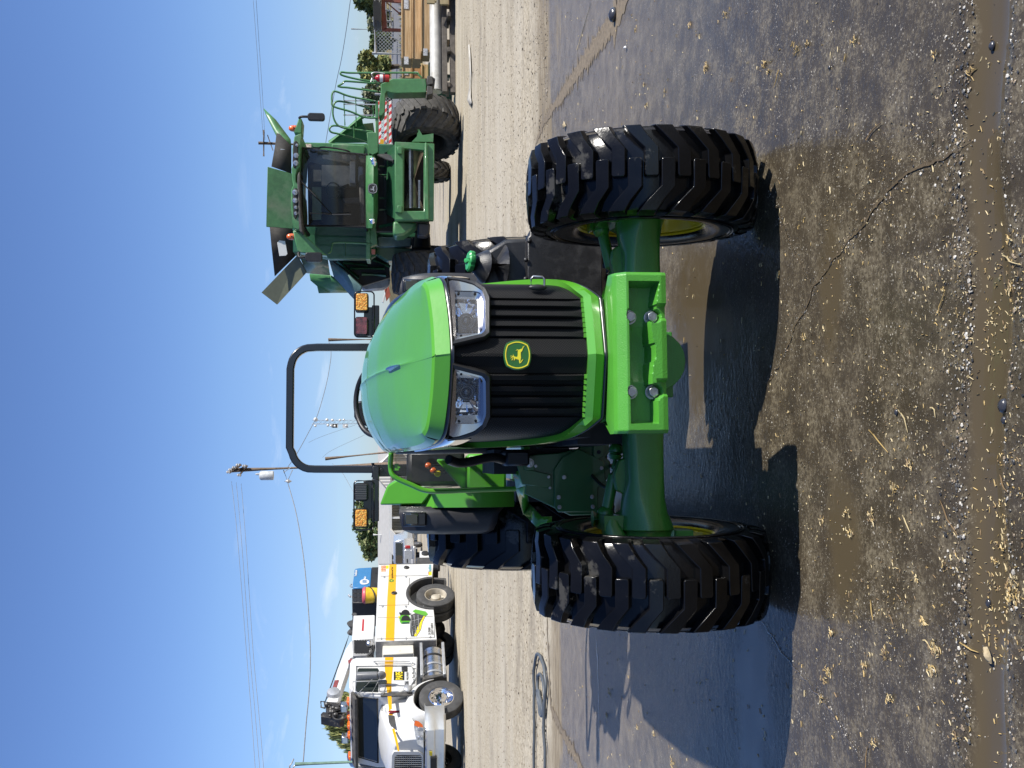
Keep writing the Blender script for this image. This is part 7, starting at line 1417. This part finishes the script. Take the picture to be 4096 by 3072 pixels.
for s_, zf in (('EMPLOYEE', .70), ('PARKING', .28)):
    o = text(s_, (sgp.z - sgq.z) * .42, M_['ltr'], bd_, axes(((sgp.x + sgq.x) / 2 - og.x, -.205, sgq.z + (sgp.z - sgq.z) * zf), (1, 0, 0), (0, 0, 1)), sx=1.25)
gb_ = MB(); x = wy(D6(900, 60), YB).x - og.x; gb_.prism([(x, -.5, e0.z), (x + 3, -.5, e0.z), (x + 1.6, -.5, zt_r + .3)], (0, 5, 0)); gb_.build('gable', corr, bd_); MB().tube([(x - .1, -.55, e0.z), (x + 1.6, -.55, zt_r + .35), (x + 3.1, -.55, e0.z)], .08, 4).build('gable_trim', WH, bd_)
for bb in (760,): p = wy(D6(800, 785), YB + 4) - og; MB().cyl((p.x, 4, zt_r - .6), (p.x, 4, p.z), .1).build('roof_vent', WH, bd_)
# second building at the far left with a roof ventilator
b2 = thing('beige_building', 'beige building with turbine roof vent behind the truck mirror at far left', 'building', (-20.5, 52, 0)); og2 = Vector((-20.5, 52, 0))
q0, q1 = wy(DF(690, 1435), 52), wy(DF(900, 1900), 52); MB().bx(q1.x - og2.x, q0.x - og2.x, 0, 8, 0, q0.z).build('wall', mat('beige_stucco', (.52, .40, .29), .8, var=.05), b2)
for a, bb in ((700, 1450), (700, 1560), (700, 1640)): p = wy(DF(a, bb), 51.9) - og2; MB().bx(p.x - .15, p.x + .15, -.3, 0, p.z - .3, p.z).build('rafter_end', mat('brown_trim', (.16, .10, .08), .7) if 'brown_trim' not in bpy.data.materials else bpy.data.materials['brown_trim'], b2)
vt = MB(); p = wy(DF(640, 1500), 53) - og2; vt.lathe([(.25, -.5), (.3, -.3), (.55, 0), (.62, .3), (.5, .6), (.25, .75), (.001, .8)], (p.x, 1, p.z), (0, 0, 1), 20); vt.build('turbine_vent', M_['alu'], b2, ang=20)
# ---- pickup and car
def pickup(label, yp, f, bL, bR, aT, aB, glass=True):
    x0, x1 = wy(f(1400, bR + (bL - bR)), yp).x, wy(f(1400, bR), yp).x; cx = (x0 + x1) / 2; t = thing('pickup_truck', label, 'pickup', (cx, yp, 0), RD(-6)); w_ = .98
    MB().prism([(-w_, 0, .62), (-w_ * .98, 0, 1.22), (w_ * .98, 0, 1.22), (w_, 0, .62), (w_ * .96, 0, .55), (-w_ * .96, 0, .55)], (0, 2.0, 0)).build('bed', mat('silver_paint', (.55, .57, .60), .25, metal=.35, coat=1, var=.04) if 'silver_paint' not in bpy.data.materials else bpy.data.materials['silver_paint'], t, bevel=.04, seg=2)
    SV = bpy.data.materials['silver_paint']; c = MB(); c.loft([[(-w_ * .95, 1.9 + k, .6 + 0 * k), (w_ * .95, 1.9 + k, .6), (w_ * .95, 1.9 + k, 1.2), (w_ * .78, 1.95 + k * .96, zt), (-w_ * .78, 1.95 + k * .96, zt), (-w_ * .95, 1.9 + k, 1.2)] for k, zt in ((0, 1.82), (.3, 1.88), (1.9, 1.86), (2.3, 1.5))]); c.build('cab', SV, t, bevel=.03); MB().bx(-.7, .7, 1.86, 1.92, 1.28, 1.74).build('rear_window', M_['dglass'], t, bevel=.02)
    MB().loft([[(-w_ * .94, 3.8 + k, .5), (w_ * .94, 3.8 + k, .5), (w_ * .94, 3.8 + k, z), (-w_ * .94, 3.8 + k, z)] for k, z in ((0, 1.22), (1.3, 1.12), (1.5, .9))]).build('hood', SV, t, bevel=.05); tg = MB().bx(-.72, .72, -.03, .02, .68, 1.18).build('tailgate', SV, t, bevel=.02); MB().bx(-.13, .13, -.045, -.02, .95, 1.03).build('handle', M_['blk'], tg, bevel=.01)
    for s in (-1, 1): MB().bx(*sorted((s * .80, s * .99)), -.02, .12, .80, 1.12).build('tail_light', M_['red'], t, bevel=.02)
    MB().bx(-.98, .98, -.18, .02, .45, .62).build('bumper', M_['alu'], t, bevel=.03); MB().bx(-.15, .15, -.19, -.17, .62, .76).build('licence_plate', M_['wltr'], t)
    for x in (-.82, .82):
        for y in (.9, 4.4): o = MB(); o.lathe([(.20, -.11), (.34, -.12), (.385, -.09), (.385, .09), (.34, .12), (.20, .11)], (0, 0, 0), (1, 0, 0), 28); w2 = MB().lathe([(.21, .1), (.2, .0), (.1, .02), (.001, .03)], (0, 0, 0), (1 if x > 0 else -1, 0, 0), 20).build('wheel', M_['alu'], t, ang=40); w2.location = (x, y, .385); o.build('tyre', M_['rubbertruck'], w2, ang=40)
    return t
pickup('silver pickup truck parked tail towards us between the service truck and carport', 67.5, D6, 1480, 950, 1255, 1500)
cr3 = thing('parked_car', 'white car parked inside the carport behind the fender', 'car', (wy(D6(1200, 340), 88).x, 88, 0)); MB().loft([[(x, y, z) for x, z in ((-.85, .3), (.85, .3), (.88, .9), (-.88, .9))] for y in (0, 4.2)]).build('body', WH, cr3, bevel=.1, seg=2)
MB().loft([[(x * k, y, z) for x, z in ((-.8, .88), (.8, .88), (.62, 1.45), (-.62, 1.45))] for y, k in ((.3, .95), (.6, 1), (2.4, 1), (3, .9))]).build('cabin', M_['dglass'], cr3, bevel=.06); MB().bx(-.62, .62, .6, 2.4, 1.44, 1.48).build('roof', WH, cr3, bevel=.02)
for x in (-.75, .75): MB().lathe([(.15, -.1), (.31, -.1), (.31, .1), (.15, .1)], (x, .8, .31), (1, 0, 0), 20).build('wheel', M_['rubbertruck'], cr3)
